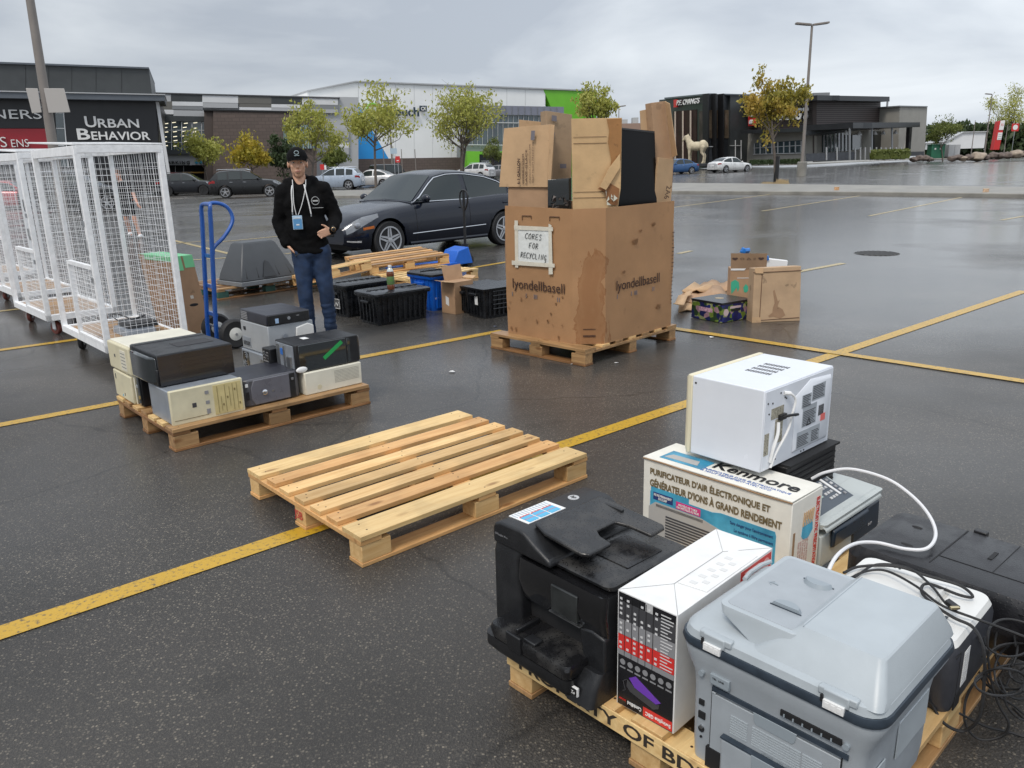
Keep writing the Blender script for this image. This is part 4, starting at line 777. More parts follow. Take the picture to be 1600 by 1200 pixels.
# ================================================================== WHITE MESH CAGES
WPA = sm('chipped_white_paint', (.84, .85, .86), .42, nz=(16, .10), bump=(40, .25)); RST = sm('rust', (.22, .08, .04), .7, nz=(30, .4)); RCS = sm('red_caster', (.14, .035, .025), .55, nz=(20, .4)); 
def cage(label, loc, rz, seed, red=True):
    """x = towards the camera side (short), y = away; local origin at the near corner of the base"""
    t = thing('mesh_cage', label, 'cage trolley', (loc[0], loc[1], 0), rz, 'white wire mesh cage trolleys'); W_, D_, z0, z1 = 1.30, .66, .155, 1.757; rnd = random.Random(seed)
    # long side runs along -x (W_), short side along +y (D_)
    b = .045
    for x, y in ((0, 0), (-W_, 0), (0, D_), (-W_, D_)):
        bm = BM(); s = 1 if x == 0 else .8; box(bm, x - b * s, y if y == 0 else y - b * s, z0, x, (b if y == 0 else y), z1); obj('post', bm, WPA, t, .003)
    bm = BM(); box(bm, -W_, 0, z0 - .0, -.0, .046, z0 + .062); box(bm, -W_, D_ - .046, z0, 0, D_, z0 + .062); box(bm, -.046, .046, z0 + .001, 0.001, D_ - .046, z0 + .061); box(bm, -W_ - .001, .046, z0 + .001, -W_ + .046, D_ - .046, z0 + .061); obj('base_frame', bm, WPA, t, .003)
    bm = BM(); box(bm, -W_ + .02, 0.001, z1 - .07, -.02, .043, z1 - .001); box(bm, -W_ + .02, D_ - .043, z1 - .05, -.02, D_ - .001, z1 - .001); box(bm, -.044, .02, z1 - .055, .002, D_ - .02, z1 + .001); box(bm, -W_ + .001, .02, z1 - .055, -W_ + .04, D_ - .02, z1 + .001); obj('top_frame', bm, WPA, t, .003)
    bm = BM(); box(bm, -W_ + .05, .05, z0 + .02, -.05, D_ - .05, z0 + .045); obj('floor_board', bm, WW, t)
    def mesh(name, o, u, v, lu, lv, su=.044, sv=.044, r=.0017):
        bm = BM(); o, u, v = Vector(o), Vector(u), Vector(v); n_ = u.cross(v)
        for i in range(1, int(lu / su)): tube(bm, [o + u * (i * su), o + u * (i * su) + v * lv], r, 4)
        for i in range(1, int(lv / sv)): tube(bm, [o + v * (i * sv) + n_ * r * 2, o + v * (i * sv) + n_ * r * 2 + u * lu], r, 4)
        o_ = obj(name, bm, WPA, t); return o_
    mesh('mesh_panel', (-.02, .04, z0 + .06), (0, 1, 0), (0, 0, 1), D_ - .08, z1 - z0 - .11)
    mesh('mesh_panel', (-W_ + .04, D_ - .02, z0 + .06), (1, 0, 0), (0, 0, 1), W_ - .08, z1 - z0 - .11, .06, .06)
    mesh('mesh_panel', (-W_ + .02, .04, z0 + .06), (0, 1, 0), (0, 0, 1), D_ - .08, z1 - z0 - .11, .05, .06)
    g = mesh('half_gate', (-.72, .018, z0 + .07), (1, 0, 0), (0, 0, 1), .67, .60, .036, .036)
    bm = BM(); box(bm, -.75, -.004, z0 + .06, -.72, .03, z0 + .70); box(bm, -.75, -.003, z0 + .665, -.05, .029, z0 + .70); box(bm, -.75, -.003, z0 + .063, -.05, .029, z0 + .085); obj('gate_frame', bm, WPA, g, .002)
    bm = BM(); tube(bm, [(-.035, -.006, .95), (-.035, -.012, 1.0), (-.03, -.012, 1.06)], .008, 6); box(bm, -.05, -.012, .72, -.02, 0, .76); box(bm, -.045, -.012, 1.16, -.02, 0, 1.2); obj('latch', bm, STL, t)
    bm = BM(); tube(bm, [(-.025, -.009, 1.22), (-.028, -.012, 1.27), (-.028, -.01, 1.33)], .004, 5); obj('hook', bm, BLK, t)
    # lid of mesh, standing slightly open
    T = Matrix.Translation((0, D_ * .5, z1 + .004)) @ Euler((R(6), R(-4.5 * -1), 0)).to_matrix().to_4x4() @ Matrix.Translation((0, -D_ * .5, 0))
    T = Matrix.Translation((0, 0, z1 + .003)) @ Euler((0, R(2.3), 0)).to_matrix().to_4x4(); LW_ = W_ + .06
    bm = BM(); box(bm, -LW_, 0, 0, 0, .03, .014, T); box(bm, -LW_, D_ - .03, 0, 0, D_, .014, T); box(bm, -.03, .03, .001, .0, D_ - .03, .013, T); box(bm, -LW_, .03, .001, -LW_ + .03, D_ - .03, .013, T); box(bm, -LW_ / 2 - .015, .03, .001, -LW_ / 2 + .015, D_ - .03, .012, T)
    lo = obj('lid', bm, WPA, t, .002); bm = BM()
    for i in range(1, 13): tube(bm, [(-LW_, i * .05, .007), (0, i * .05, .007)], .0018, 4, T=T)
    for i in range(1, 27): tube(bm, [(-i * .05, .02, .010), (-i * .05, D_ - .02, .010)], .0018, 4, T=T)
    obj('lid_mesh', bm, WPA, lo)
    # casters
    cm = RCS if red else RUB
    for x, y, a in ((-.13, .10, 20), (-W_ + .16, .10, -30), (-.13, D_ - .12, 50), (-W_ + .16, D_ - .12, 10)):
        c = thing0 = obj('caster', lathe(BM(), [(.02, -.017), (.062, -.020), (.068, -.012), (.068, .012), (.062, .020), (.02, .017)], 22, None, 'y'), cm, t); c.location = (x, y, .068); c.rotation_euler = (0, 0, R(a))
        bm = BM(); lathe(bm, [(.028, -.0205), (.028, .0205)], 14, None, 'y'); obj('hub', bm, STL, c)
        bm = BM(); box(bm, -.022, -.028, -.012, .03, -.023, .075); box(bm, -.022, .023, -.012, .03, .028, .075); box(bm, -.03, -.032, .073, .035, .032, .0865); obj('fork', bm, WPA if red else STL, c, .002)
    return t
C0 = Vector((-3.245, 6.2, 0)); CY = R(-48); cage('nearest white wire mesh cage trolley with its lid ajar and black wheels', C0, CY, 1, False)
q = G(74, 503, .155); cage('second white mesh cage trolley on red wheels, just behind the nearest one', q, R(-47), 2)
q2 = G(28, 466, .155); cage('third white mesh cage trolley on red wheels, at the left picture edge', q2, R(-47), 3)
q3 = G(-22, 436, .155); cage('fourth white mesh cage trolley, mostly cut off by the left picture edge', q3, R(-46), 4)
def CP(x, y, z): v = Matrix.Rotation(CY, 3, 'Z') @ Vector((x, y, 0)); return Vector((C0.x + v.x, C0.y + v.y, z))
# contents of the near cage
t = thing('flat_box', 'tall flat brown carton sealed with green tape, leaning outside the near cage', 'box', (0, 0, 0))
A = G(333, 527); t.location = (A.x, A.y, 0); t.rotation_euler = (0, 0, R(50))
CRD = card('brown_card', (.36, .22, .125), .25); GT_ = sm('green_masking_tape', (.20, .60, .30), .5); SH = Matrix(((1, 0, -.13, 0), (0, 1, 0, 0), (0, 0, 1, 0), (0, 0, 0, 1)))
bm = BM(); box(bm, -.21, 0, 0, 0, .62, .80, SH); obj('carton', bm, CRD, t, .004)
bm = BM(); box(bm, -.211, -.001, .80, .001, .62, .8025, SH); box(bm, -.209, -.0025, .67, -.115, .0, .801, SH); box(bm, -.095, -.0025, .69, -.001, .0, .801, SH); box(bm, -.213, .0, .755, -.2105, .5, .80, SH); obj('green_tape', bm, GT_, t)
bm = BM(); ball(bm, (-.105, 0, .34), (.045, .002, .014), 14, SH); obj('hand_hole', bm, BLKM, t)
bm = BM(); box(bm, -.12, -.0015, .40, -.09, .001, .43, SH)
for q_ in range(3): box(bm, -.11 + q_ * .035, -.0015, .05, -.085 + q_ * .035, .001, .09, SH)
obj('print_mark', bm, sm('white_print', (.6, .55, .48), .6), t)
# things inside the cage
for nm, lab, ct, (x, y, z), (w_, d_, h_), m in (('wood_pallet_piece', 'short stack of boards on the floor inside the near cage', 'boards', (-.62, .1, .20), (.55, .50, .035), WW),
        ):
    t = thing(nm, lab, ct, CP(x, y, z), CY)
    for k in range(4): bm = BM(); box(bm, 0, k * (d_ / 4), 0 if k % 2 else .01, w_, (k + .92) * (d_ / 4), h_); obj('board', bm, m, t, .002)
t = thing('game_console', 'flat grey and black device with a cable on the boards inside the near cage', 'device', CP(-.50, .2, .237), CY)
bm = BM(); loft(bm, [rr(0, 0, .36, .26, 0, .03), rr(.01, .01, .35, .25, .05, .03)]); obj('case', bm, GRS, t); bm = BM(); loft(bm, [rr(-.03, .05, .3, .3, .051, .03), rr(-.02, .06, .29, .29, .09, .03)]); obj('case', bm, BLK, t)
bm = BM(); tube(bm, spl([(.05, .05, .09), (.1, -.02, .16), (.2, .02, .17), (.3, .1, .13), (.28, .2, .15), (.1, .15, .1)]), .005, 6); obj('cable', bm, BLK, t)

# ================================================================== BLUE HAND TRUCK
BLP = sm('blue_paint', (.01, .085, .36), .3, nz=(8, .12), coat=.3)
wp = G(369, 544); hz_ = Matrix.Rotation(R(-49), 3, 'Z') @ Vector((.02, .14, 0)); t = thing('hand_truck', 'blue tubular hand truck with black pneumatic wheels, standing by the computers', 'hand truck', (wp.x - hz_.x, wp.y - hz_.y, 0), R(-49))
# local: x right, y away ; two rails
def rail(x): return [(x, .02, .04), (x, .03, .25), (x - .005, .10, 1.12), (x - .005, .105, 1.22)]
for x in (-.30, -.10): bm = BM(); tube(bm, rail(x), .020, 10); obj('rail', bm, BLP, t)
bm = BM(); tube(bm, spl([(-.305, .105, 1.20), (-.30, .11, 1.25), (-.26, .12, 1.268), (-.14, .12, 1.268), (-.108, .112, 1.25), (-.105, .105, 1.20)]), .018, 10); tube(bm, spl([(-.20, .12, 1.268), (-.19, .20, 1.275), (-.17, .28, 1.24), (-.15, .315, 1.16), (-.13, .29, 1.08), (-.11, .20, .98), (-.104, .10, .90), (-.103, .085, .84)]), .017, 10); obj('handle', bm, BLP, t)
bm = BM()
for z in (.30, .55, .82): box(bm, -.30, .02 + z * .065, z - .016, -.10, .04 + z * .065, z + .016)
obj('cross_bar', bm, BLP, t)
bm = BM(); box(bm, -.36, -.24, .012, -.04, .02, .02); obj('toe_plate', bm, BLP, t)
for x in (-.40, .02):
    bm = BM(); lathe(bm, [(.06, -.035), (.115, -.042), (.132, -.025), (.135, 0), (.132, .025), (.115, .042), (.06, .035)], 32, None, 'x'); wl = obj('wheel', bm, RUB, t); wl.location = (x, .14, .135)
    bm = BM(); lathe(bm, [(.018, -.046), (.058, -.036), (.06, -.03), (.06, .03), (.058, .036), (.018, .046)], 24, None, 'x'); obj('rim', bm, sm('cream_rim', (.62, .62, .58), .4), wl)
    bm = BM(); lathe(bm, [(.012, -.052), (.012, .052)], 12, None, 'x'); obj('hub', bm, STL, wl)
bm = BM(); tube(bm, [(-.40, .14, .135), (.02, .14, .135)], .012, 8); tube(bm, [(-.30, .03, .2), (-.30, .14, .135)], .012, 6); tube(bm, [(-.10, .03, .2), (-.10, .14, .135)], .012, 6); obj('axle', bm, STL, t)

# ================================================================== GAYLORD BOX
GQ = Vector((.633, 6.063, 0)); GY = R(45.3)
GAY = card('gaylord_card', (.385, .212, .10), .12, .5)
def stain_corner(m):
    # damp runs down the blunt front corner, tide marks at their edges
    t = m.node_tree; N, L = t.nodes.new, t.links.new; p = t.nodes['Principled BSDF']; src = p.inputs['Base Color'].links[0].from_socket
    c = N('ShaderNodeTexCoord'); s = N('ShaderNodeSeparateXYZ'); L(c.outputs['Object'], s.inputs[0])
    d = N('ShaderNodeMath'); d.operation = 'SUBTRACT'; L(s.outputs[0], d.inputs[0]); L(s.outputs[1], d.inputs[1])      # runs across the chamfer
    d2 = N('ShaderNodeMath'); d2.operation = 'ADD'; L(d.outputs[0], d2.inputs[0]); d2.inputs[1].default_value = -.02
    ab = N('ShaderNodeMath'); ab.operation = 'ABSOLUTE'; L(d2.outputs[0], ab.inputs[0])
    w = N('ShaderNodeMapRange'); w.inputs[1].default_value = .05; w.inputs[2].default_value = .30; w.inputs[3].default_value = .34; w.inputs[4].default_value = -.30; L(ab.outputs[0], w.inputs[0])
    zt = N('ShaderNodeMapRange'); zt.inputs[1].default_value = .66; zt.inputs[2].default_value = .86; zt.inputs[3].default_value = 0; zt.inputs[4].default_value = -.8; L(s.outputs[2], zt.inputs[0])
    mp = N('ShaderNodeMapping'); mp.inputs['Scale'].default_value = (1, 1, .55); L(c.outputs['Object'], mp.inputs[0])
    n = N('ShaderNodeTexNoise'); n.inputs['Scale'].default_value = 7; n.inputs['Detail'].default_value = 7; n.inputs['Roughness'].default_value = .62; n.inputs['Distortion'].default_value = .5; L(mp.outputs[0], n.inputs['Vector'])
    a = N('ShaderNodeMath'); L(n.outputs[0], a.inputs[0]); L(w.outputs[0], a.inputs[1]); b = N('ShaderNodeMath'); L(a.outputs[0], b.inputs[0]); L(zt.outputs[0], b.inputs[1])
    r = N('ShaderNodeValToRGB'); e = r.color_ramp.elements; e[0].position = .58; e[0].color = (0, 0, 0, 1); e[1].position = .60; e[1].color = (.85, .85, .85, 1); k = e.new(.66); k.color = (.45, .45, .45, 1); k = e.new(.80); k.color = (.65, .65, .65, 1); L(b.outputs[0], r.inputs[0])
    x = N('ShaderNodeMixRGB'); L(r.outputs[0], x.inputs[0]); L(src, x.inputs[1]); x.inputs[2].default_value = (.25, .105, .035, 1); L(x.outputs[0], p.inputs['Base Color'])
stain_corner(GAY)
pg = pallet('stained pallet under the big octagonal carton', (GQ.x - .06, GQ.y - .08, 0), GY - R(0), 1.28, 1.06, [.14, .10, .10, .10, .10, .10, .14], [WW, WB], WW, WW, WD, 'wooden shipping pallets')
t = thing('bulk_box', 'huge brown octagonal carton of scrap with a taped handwritten sign', 'bulk carton', (GQ.x, GQ.y, .137), GY)
W_, D_, c_, H_ = 1.17, .98, .19, 1.065
oc = [(c_, 0), (W_ - c_, 0), (W_, c_), (W_, D_ - c_), (W_ - c_, D_), (c_, D_), (0, D_ - c_), (0, c_)]
W0 = 1.17
oc = [(.17, 0), (W_ - .06, 0), (W_, .06), (W_, D_ - c_), (W_ - c_, D_), (.06, D_), (0, D_ - .06), (0, .19)]
bm = BM(); n_ = len(oc); rings = []
ctr = Vector((W_ / 2, D_ / 2, 0))
def ring(s, z, jit=0): return [(ctr.x + (x - ctr.x) * s, ctr.y + (y - ctr.y) * s, z + jit * math.sin(i * 2.3)) for i, (x, y) in enumerate(oc)]
def wob(P, k): return [(x + .007 * math.sin(i * 1.9 + k * 2.1), y + .007 * math.cos(i * 2.7 + k * 1.7), z) for i, (x, y, z) in enumerate(P)]
loft(bm, [ring(1, 0), wob(ring(1.004, .16), 1), wob(ring(1.006, .33), 2), wob(ring(1.006, .52), 3), wob(ring(1.006, .70), 4), wob(ring(1.0, .88), 5), ring(1, H_, .010), ring(.985, H_, .010), ring(.97, .02)], cap=False); bm.faces.new([bm.verts.new(p) for p in ring(1, .001)])
bmesh.ops.remove_doubles(bm, verts=bm.verts, dist=.0005)
gb = obj('carton', bm, GAY, t, ang=20)
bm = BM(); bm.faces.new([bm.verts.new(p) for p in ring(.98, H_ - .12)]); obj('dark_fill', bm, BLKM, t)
# stains on the chamfered corner: irregular damp patches with their own edges
STN = card('wet_card', (.27, .12, .045), .3, 1.5); STN2 = card('damp_card', (.375, .208, .10), .2, 1.5)
chn = (Vector((.17, 0, 0)) - Vector((0, .19, 0))).normalized(); cho = Vector((0, .19, 0)); chN = Vector((-chn.y * -1, chn.x * -1, 0)); chN = Vector((chn.y, -chn.x, 0))
def blot(u, z, ru, rz_, seed, m, off=.0035, n=26, face='c'):
    rnd = random.Random(seed); P = []; ph = [rnd.uniform(0, 6.3) for _ in range(6)]
    for i in range(n):
        a = 6.2832 * i / n; k = 1 + .16 * math.sin(3 * a + ph[0]) + .12 * math.sin(5 * a + ph[1]) + .08 * math.sin(9 * a + ph[2])
        uu, zz = u + ru * k * math.cos(a), z + rz_ * k * math.sin(a)
        if face == 'c': p = cho + chn * max(.003, min(.245, uu)) + chN * off; P.append((p.x, p.y, zz))
        elif face == 'x': P.append((uu, -off - .008, zz))
        else: P.append((-off - .008, uu, zz))
    bm = BM(); bm.faces.new([bm.verts.new(p) for p in P]); bmesh.ops.solidify(bm, geom=bm.faces[:], thickness=.0006); return obj('damp_stain', bm, m, gb)
for i, (u, z, r_) in enumerate([(.55, .78, .022), (.8, .9, .015), (.62, .86, .01), (.4, .55, .012), (.9, .2, .02)]): blot(u, z, r_ * 1.6, r_, 20 + i, STN2, .004, 12, 'x')
rnd = random.Random(5)
for i in range(16): r_ = rnd.uniform(.004, .012); blot(rnd.uniform(.25, .92), rnd.uniform(.04, .38), r_, r_ * rnd.uniform(1, 2), 40 + i, STN2, .004, 8, 'y')
# slots and printing
bm = BM()
for y in (.72, .42): tube(bm, [(-.006, y - .0, .965), (-.006, y, 1.0), (-.006, y - .10, 1.0), (-.006, y - .10, .975)], .004, 4)
obj('hand_slot', bm, card('cut_edge', (.12, .06, .03), 0), gb)
LBI = sm('print_brown_black', (.045, .02, .015), .7)
text('lyondellbasell', LBI, t, (-.0125, .84, .375), (0, -1, 0), (0, 0, 1), .105, .575, bold=.0, th=.001)
text('lyondellbasell', LBI, t, (.30, -.0125, .385), (1, 0, 0), (0, 0, 1), .105, .60, bold=.0, th=.001)
bm = BM(); GBR = sm('bar_print', (.16, .15, .17), .7)
for y in (.85, .69, .60, .585, .57, .345, .325): box(bm, -.0125, y - .006, .33, -.010, y, .365)
for x in (.31, .50, .545, .56, .575, .80, .82): box(bm, x, -.0125, .345, x + .006, -.010, .38)
obj('print_mark', bm, GBR, gb)
bm = BM()
for i in range(20): box(bm, W_ - .09, -.0125, .2 + i * .032, W_ - .075 + (i % 4) * .006, -.010, .206 + i * .032)
obj('small_print', bm, LBI, gb)
bm = BM(); p0 = cho + chn * .08 + chN * .006; p1 = cho + chn * .18 + chN * .006
for z in (.06, .068, .12): slab(bm, [(p0.x, p0.y, z), (p1.x, p1.y, z), (p1.x, p1.y, z + .005), (p0.x, p0.y, z + .005)], .001)
obj('small_print', bm, LBI, gb)
# taped sign
PAP = sm('wet_paper', (.72, .74, .72), .35, nz=(14, .05), bump=(22, .5)); TAP = sm('masking_tape', (.66, .62, .52), .5, nz=(20, .06), bump=(30, .3))
sg = thing('paper_sign', 'handwritten paper sign taped to the big brown carton', 'sign', (GQ.x, GQ.y, .137), GY)
bm = BM(); slab(bm, [(-.016, .775, .605), (-.016, .40, .625), (-.016, .40, .905), (-.016, .775, .905)], .003); obj('paper', bm, PAP, sg)
bm = BM()
for q in ([(.80, .575), (.765, .575), (.757, .96), (.795, .96)], [(.425, .545), (.382, .55), (.39, .935), (.42, .945)], [(.80, .885), (.375, .89), (.375, .92), (.80, .92)], [(.835, .595), (.36, .605), (.36, .635), (.835, .63)]): slab(bm, [(-.0195 - .001 * (len(bm.verts) // 8), y, z) for y, z in q][::1], .0015)
obj('tape', bm, TAP, sg)
STK = {'C': [[(1, .9), (.5, 1.05), (.05, .6), (.1, .1), (.6, -.05), (1, .15)]], 'O': [[(.5, 1), (.05, .6), (.15, .05), (.7, 0), (1, .5), (.75, .95), (.45, 1)]], 'R': [[(.1, -.05), (.12, 1), (.8, .95), (.85, .6), (.15, .5)], [(.2, .5), (.95, 0)]], 'E': [[(.9, 1), (.1, .95), (.1, 0), (.95, .05)], [(.1, .5), (.75, .52)]], 'S': [[(.95, .9), (.5, 1.05), (.1, .75), (.8, .35), (.75, 0), (.05, .05)]], 'F': [[(.95, 1), (.1, .95), (.15, -.05)], [(.1, .5), (.7, .5)]], 'Y': [[(.05, 1), (.45, .5)], [(.95, 1), (.3, -.1)]], 'L': [[(.15, 1), (.1, 0), (.9, .03)]], 'I': [[(.5, 1), (.45, 0)]], 'N': [[(.1, 0), (.12, 1), (.85, .05), (.9, 1.05)]], 'G': [[(.95, .85), (.4, 1), (.05, .45), (.4, 0), (.9, .3), (.55, .42)], [(.9, .3), (.95, -.35), (.3, -.5)]]}
rnd = random.Random(6)
for s, y, z, w_, h_ in (('CORES', .68, .82, .19, .042), ('FOR', .64, .745, .11, .042), ('RECYCLING', .735, .665, .29, .042)):
    bm = BM(); k = w_ / len(s)
    for i, ch in enumerate(s):
        for st_ in STK[ch]: tube(bm, [(-.0205, y - k * (i + u * .74 + rnd.uniform(-.02, .02)) - v * .008, z + h_ * v + rnd.uniform(-.002, .002) - i * .0012) for u, v in st_], .0022, 4)
    obj('handwriting', bm, INK, sg)
# boards, boxes and the screen sticking out of the carton
CR1 = card('card_light', (.50, .33, .185), .15); CR2 = card('card_mid', (.40, .25, .145), .2); CR3 = card('card_olive', (.36, .255, .16), .15)
def panel(name, label, cat, pts, y, m, th=.006, dy=None, par=None):
    P = [D(px, py, yy) for (px, py), yy in zip(pts, dy or [y] * len(pts))]; o = Vector((P[0].x, P[0].y, P[0].z)) if par is None else par.location
    if par is None:
        t = thing(name, label, cat, o); bm = BM(); slab(bm, [p - o for p in P], -th); obj('panel', bm, m, t, .0015); return t
    bm = BM(); slab(bm, [p - o for p in P], -th); return obj(name, bm, m, par, .001)
t1 = panel('washer_carton', 'brown carton lettered for windshield washer, sticking out of the left side of the big carton', 'box', [(787.5, 200.5), (859, 194.5), (855, 292.5), (780, 292)], 6.72, CR1, .10, [6.80, 6.62, 6.60, 6.80])
panel('side_flap', 0, 0, [(859, 194.5), (866, 195), (860, 292), (855, 292.5)], 6.6, CR1, .004, [6.62, 6.56, 6.56, 6.60], t1)
panel('lower_panel', 0, 0, [(794, 291), (856, 291), (856, 330), (794, 330)], 6.74, CR2, .01, [6.78, 6.62, 6.62, 6.78], t1)
def onp(px, py, y): return D(px, py, y) - t1.location
a_, b_ = onp(812, 287, 6.685), onp(812, 243, 6.685)
text('6-1 GALLON', LBI, t1, a_ + Vector((0, -.012, 0)), b_ - a_, (-1, .45 * -1 * -1 * 0 - 0, 0), .038, .17, bold=.03) if False else None
def vtext(s, px, py0, py1, y, hgt, bold=.0):
    a = onp(px, py0, y); b = onp(px, py1, y); xd = (b - a).normalized(); yv = (onp(px - 20, py0, y + .045) - a); yv = (yv - xd * yv.dot(xd)).normalized(); n = xd.cross(yv); text(s, LBI, t1, a + n * .006, xd, yv, hgt, (b - a).length, bold=bold, th=.001)
vtext('6-1 GALLON', 813, 288, 248, 6.70, .026, .03); vtext('WINDSHIELD WASHER', 819, 288, 240, 6.69, .015, .01); vtext('LAVE-GLACE', 824, 288, 234, 6.68, .015, .01); vtext('methanol / méthanol 40%', 829, 286, 225, 6.665, .009); vtext('KEEP FROM FREEZING', 834, 286, 222, 6.65, .009)
panel('print_mark', 0, 0, [(830, 204), (836, 204), (835, 219), (829, 219)], 6.64, GBR, .001, [6.655, 6.64, 6.64, 6.655], t1)
t2 = panel('tall_carton', 'tall olive brown carton standing behind the washer carton in the big box', 'box', [(853, 173), (894, 179), (893, 283), (858, 283)], 6.8, CR3, .12, [6.78, 6.86, 6.86, 6.78])
for q in ([(862, 180), (870, 181), (870, 190), (862, 189)], [(861, 208), (867, 207), (866, 218), (860, 219)], [(875, 256), (885, 256), (885, 263), (875, 263)]): panel('print_mark', 0, 0, q, 6.77, GBR, .001, [6.772, 6.79, 6.79, 6.772], t2)
panel('folded_carton', 'pale carton edge peeping above the washer carton', 'box', [(811, 187), (851, 191), (851, 230), (811, 230)], 7.0, CR1, .03)
t3 = panel('flat_monitor', 'black monitor screen with modelled reflections of scrap, low in the mouth of the big carton', 'monitor', [(856, 281), (893, 278), (893, 330), (856, 330)], 6.55, GLS, .04)
t4 = panel('scrap_cardboard', 'large pale cardboard sheet with ragged brown patch, upright in the middle of the big carton', 'cardboard', [(893, 185.5), (972, 184), (970, 294), (965, 330), (895, 330)], 6.30, card('card_pale', (.60, .40, .205), .12), .007, [6.36, 6.42, 6.42, 6.42, 6.36])
rg = [(949, 185.5), (971, 184.5), (969.5, 292), (951, 291), (958, 262), (944, 300), (934, 293), (950, 282), (955, 250), (951, 222), (952, 205)]
panel('wet_patch', 0, 0, [(948, 186), (971.5, 185), (970, 250), (950, 283), (955, 250), (950, 222), (952, 205)], 6.23, card('wet_card2', (.36, .175, .06), .25, 1.5), .001, [6.396, 6.413, 6.412, 6.396, 6.4, 6.396, 6.397], t4)
panel('torn_flap', 0, 0, [(969, 240), (969, 262), (947, 297), (937, 292), (952, 262)], 6.2, card('card_pale', 0), .003, [6.40, 6.40, 6.36, 6.35, 6.37], t4)
panel('torn_patch', 0, 0, [(934, 295), (950, 284), (968, 295), (965, 321), (950, 319), (945, 300)], 6.23, STN, .001, [6.374, 6.388, 6.40, 6.40, 6.388, 6.384], t4)
bm = BM(); rnd = random.Random(8)
for i in range(7): p = D(rnd.uniform(948, 963), rnd.uniform(298, 318), 6.375) - t4.location; slab(bm, [p + Vector((rnd.uniform(-.02, .02), 0, rnd.uniform(-.03, .03))) for _ in range(3)], .002)
obj('peeled_label', bm, sm('pale_label', (.6, .6, .5), .5), t4)
for z in (214, 224, 300, 309): panel('crease', 0, 0, [(896, z), (948, z - 1), (948, z - .2), (896, z + .8)], 6.2, card('cut_edge', 0), .0006, [6.356, 6.398, 6.398, 6.356], t4)
t5 = panel('television', 'flat black television standing upright in the right half of the big carton', 'television', [(972, 200.5), (1023, 206), (1027, 335), (964, 335)], 6.6, sm('screen_black', (.004, .004, .005), .3, spec=.15), .05, [6.50, 6.86, 6.86, 6.50])
panel('bezel', 0, 0, [(972, 199.5), (1023, 205), (1023, 208), (972, 202.5)], 6.6, BLK, .05, [6.49, 6.85, 6.85, 6.49], t5)
t6 = panel('tall_carton', 'tallest brown carton at the right end of the big box, leaning outward', 'box', [(1018, 160.5), (1039, 158), (1053, 245), (1050, 300), (1027, 300), (1026, 268)], 6.8, CR2, .09, [6.92, 6.98, 6.98, 6.98, 6.92, 6.92])
panel('side_flap', 0, 0, [(1038.5, 158), (1046, 162), (1057.5, 243), (1050, 246)], 6.8, CR1, .006, [6.97, 6.90, 6.90, 6.97], t6)
panel('folded_carton', 'short carton flap behind the television', 'box', [(1000, 173), (1020, 169), (1023, 215), (1002, 212)], 7.0, CR1, .02)
t7 = panel('folded_carton', 'narrow cardboard strip marked with a code at the right rim of the big box', 'box', [(1029.5, 246), (1052, 248.5), (1048, 325), (1020, 325)], 6.7, CR1, .02, [6.84, 6.97, 6.97, 6.84])
a, b = D(1041, 292, 6.88) - t7.location, D(1037, 311, 6.88) - t7.location; text('2A6', LBI, t7, a + Vector((.0, -.02, .01)), b - a, Vector((1, .45, 0)), .05, .11)
bm = BM(); rnd = random.Random(4)
for i in range(14): p = D(rnd.uniform(858, 892), rnd.uniform(306, 322), 6.5) - t3.location; slab(bm, [p + Vector((rnd.uniform(-.03, .03), rnd.uniform(-.02, .0), rnd.uniform(-.02, .02))) for _ in range(4)], .003)
obj('debris_reflection', bm, sm('debris_reflection', (.11, .09, .08), .6, nz=(20, .5)), t3)  # reflection in the monitor screen, built as small brownish pieces before it

# ================================================================== CARTONS RIGHT OF THE BIG BOX
A, B, C = G(1062, 494.5), G(1127, 505.5), G(1173.5, 497)
def blueb():
    m, t, p, N, L = nodes('berry_print'); c = N('ShaderNodeTexCoord')
    v = N('ShaderNodeTexVoronoi'); v.inputs['Scale'].default_value = 21; L(c.outputs['Object'], v.inputs['Vector']); s = N('ShaderNodeSeparateXYZ'); L(v.outputs['Color'], s.inputs[0])
    r = N('ShaderNodeValToRGB'); r.color_ramp.interpolation = 'CONSTANT'; e = r.color_ramp.elements; e[0].color = (.012, .018, .12, 1); e[1].position = .3; e[1].color = (.20, .30, .04, 1); a = e.new(.5); a.color = (.02, .03, .22, 1); a = e.new(.62); a.color = (.42, .45, .20, 1); a = e.new(.8); a.color = (.03, .07, .02, 1); a = e.new(.9); a.color = (.5, .30, .35, 1)
    L(s.outputs[0], r.inputs[0]); n = N('ShaderNodeTexNoise'); n.inputs['Scale'].default_value = 30; L(c.outputs['Object'], n.inputs['Vector']); x = N('ShaderNodeMixRGB'); x.blend_type = 'MULTIPLY'; x.inputs[0].default_value = .7; L(r.outputs[0], x.inputs[1]); L(n.outputs[0], x.inputs[2])
    L(x.outputs[0], p.inputs['Base Color']); p.inputs['Roughness'].default_value = .3; return m
BB = blueb(); t = thing('fruit_box', 'fruit carton printed with blueberries and leaves, black top', 'box', (B.x, B.y, 0), math.atan2((C - B).y, (C - B).x))
dx = (C - B).length; th_ = t.rotation_euler[2]; l2 = (A - B).length
bm = BM(); box(bm, 0, 0, .004, .42, .40, .195); obj('carton', bm, BB, t, .003); bm = BM(); box(bm, -.004, -.004, .178, .424, .404, .199); tp = obj('top_cover', bm, GB, t, .002)
bm = BM(); lathe(bm, [(.045, .199), (.045, .2005)], 20, Matrix.Translation((.2, .22, 0))); obj('badge', bm, sm('tan2', (.35, .28, .18), .5), tp)
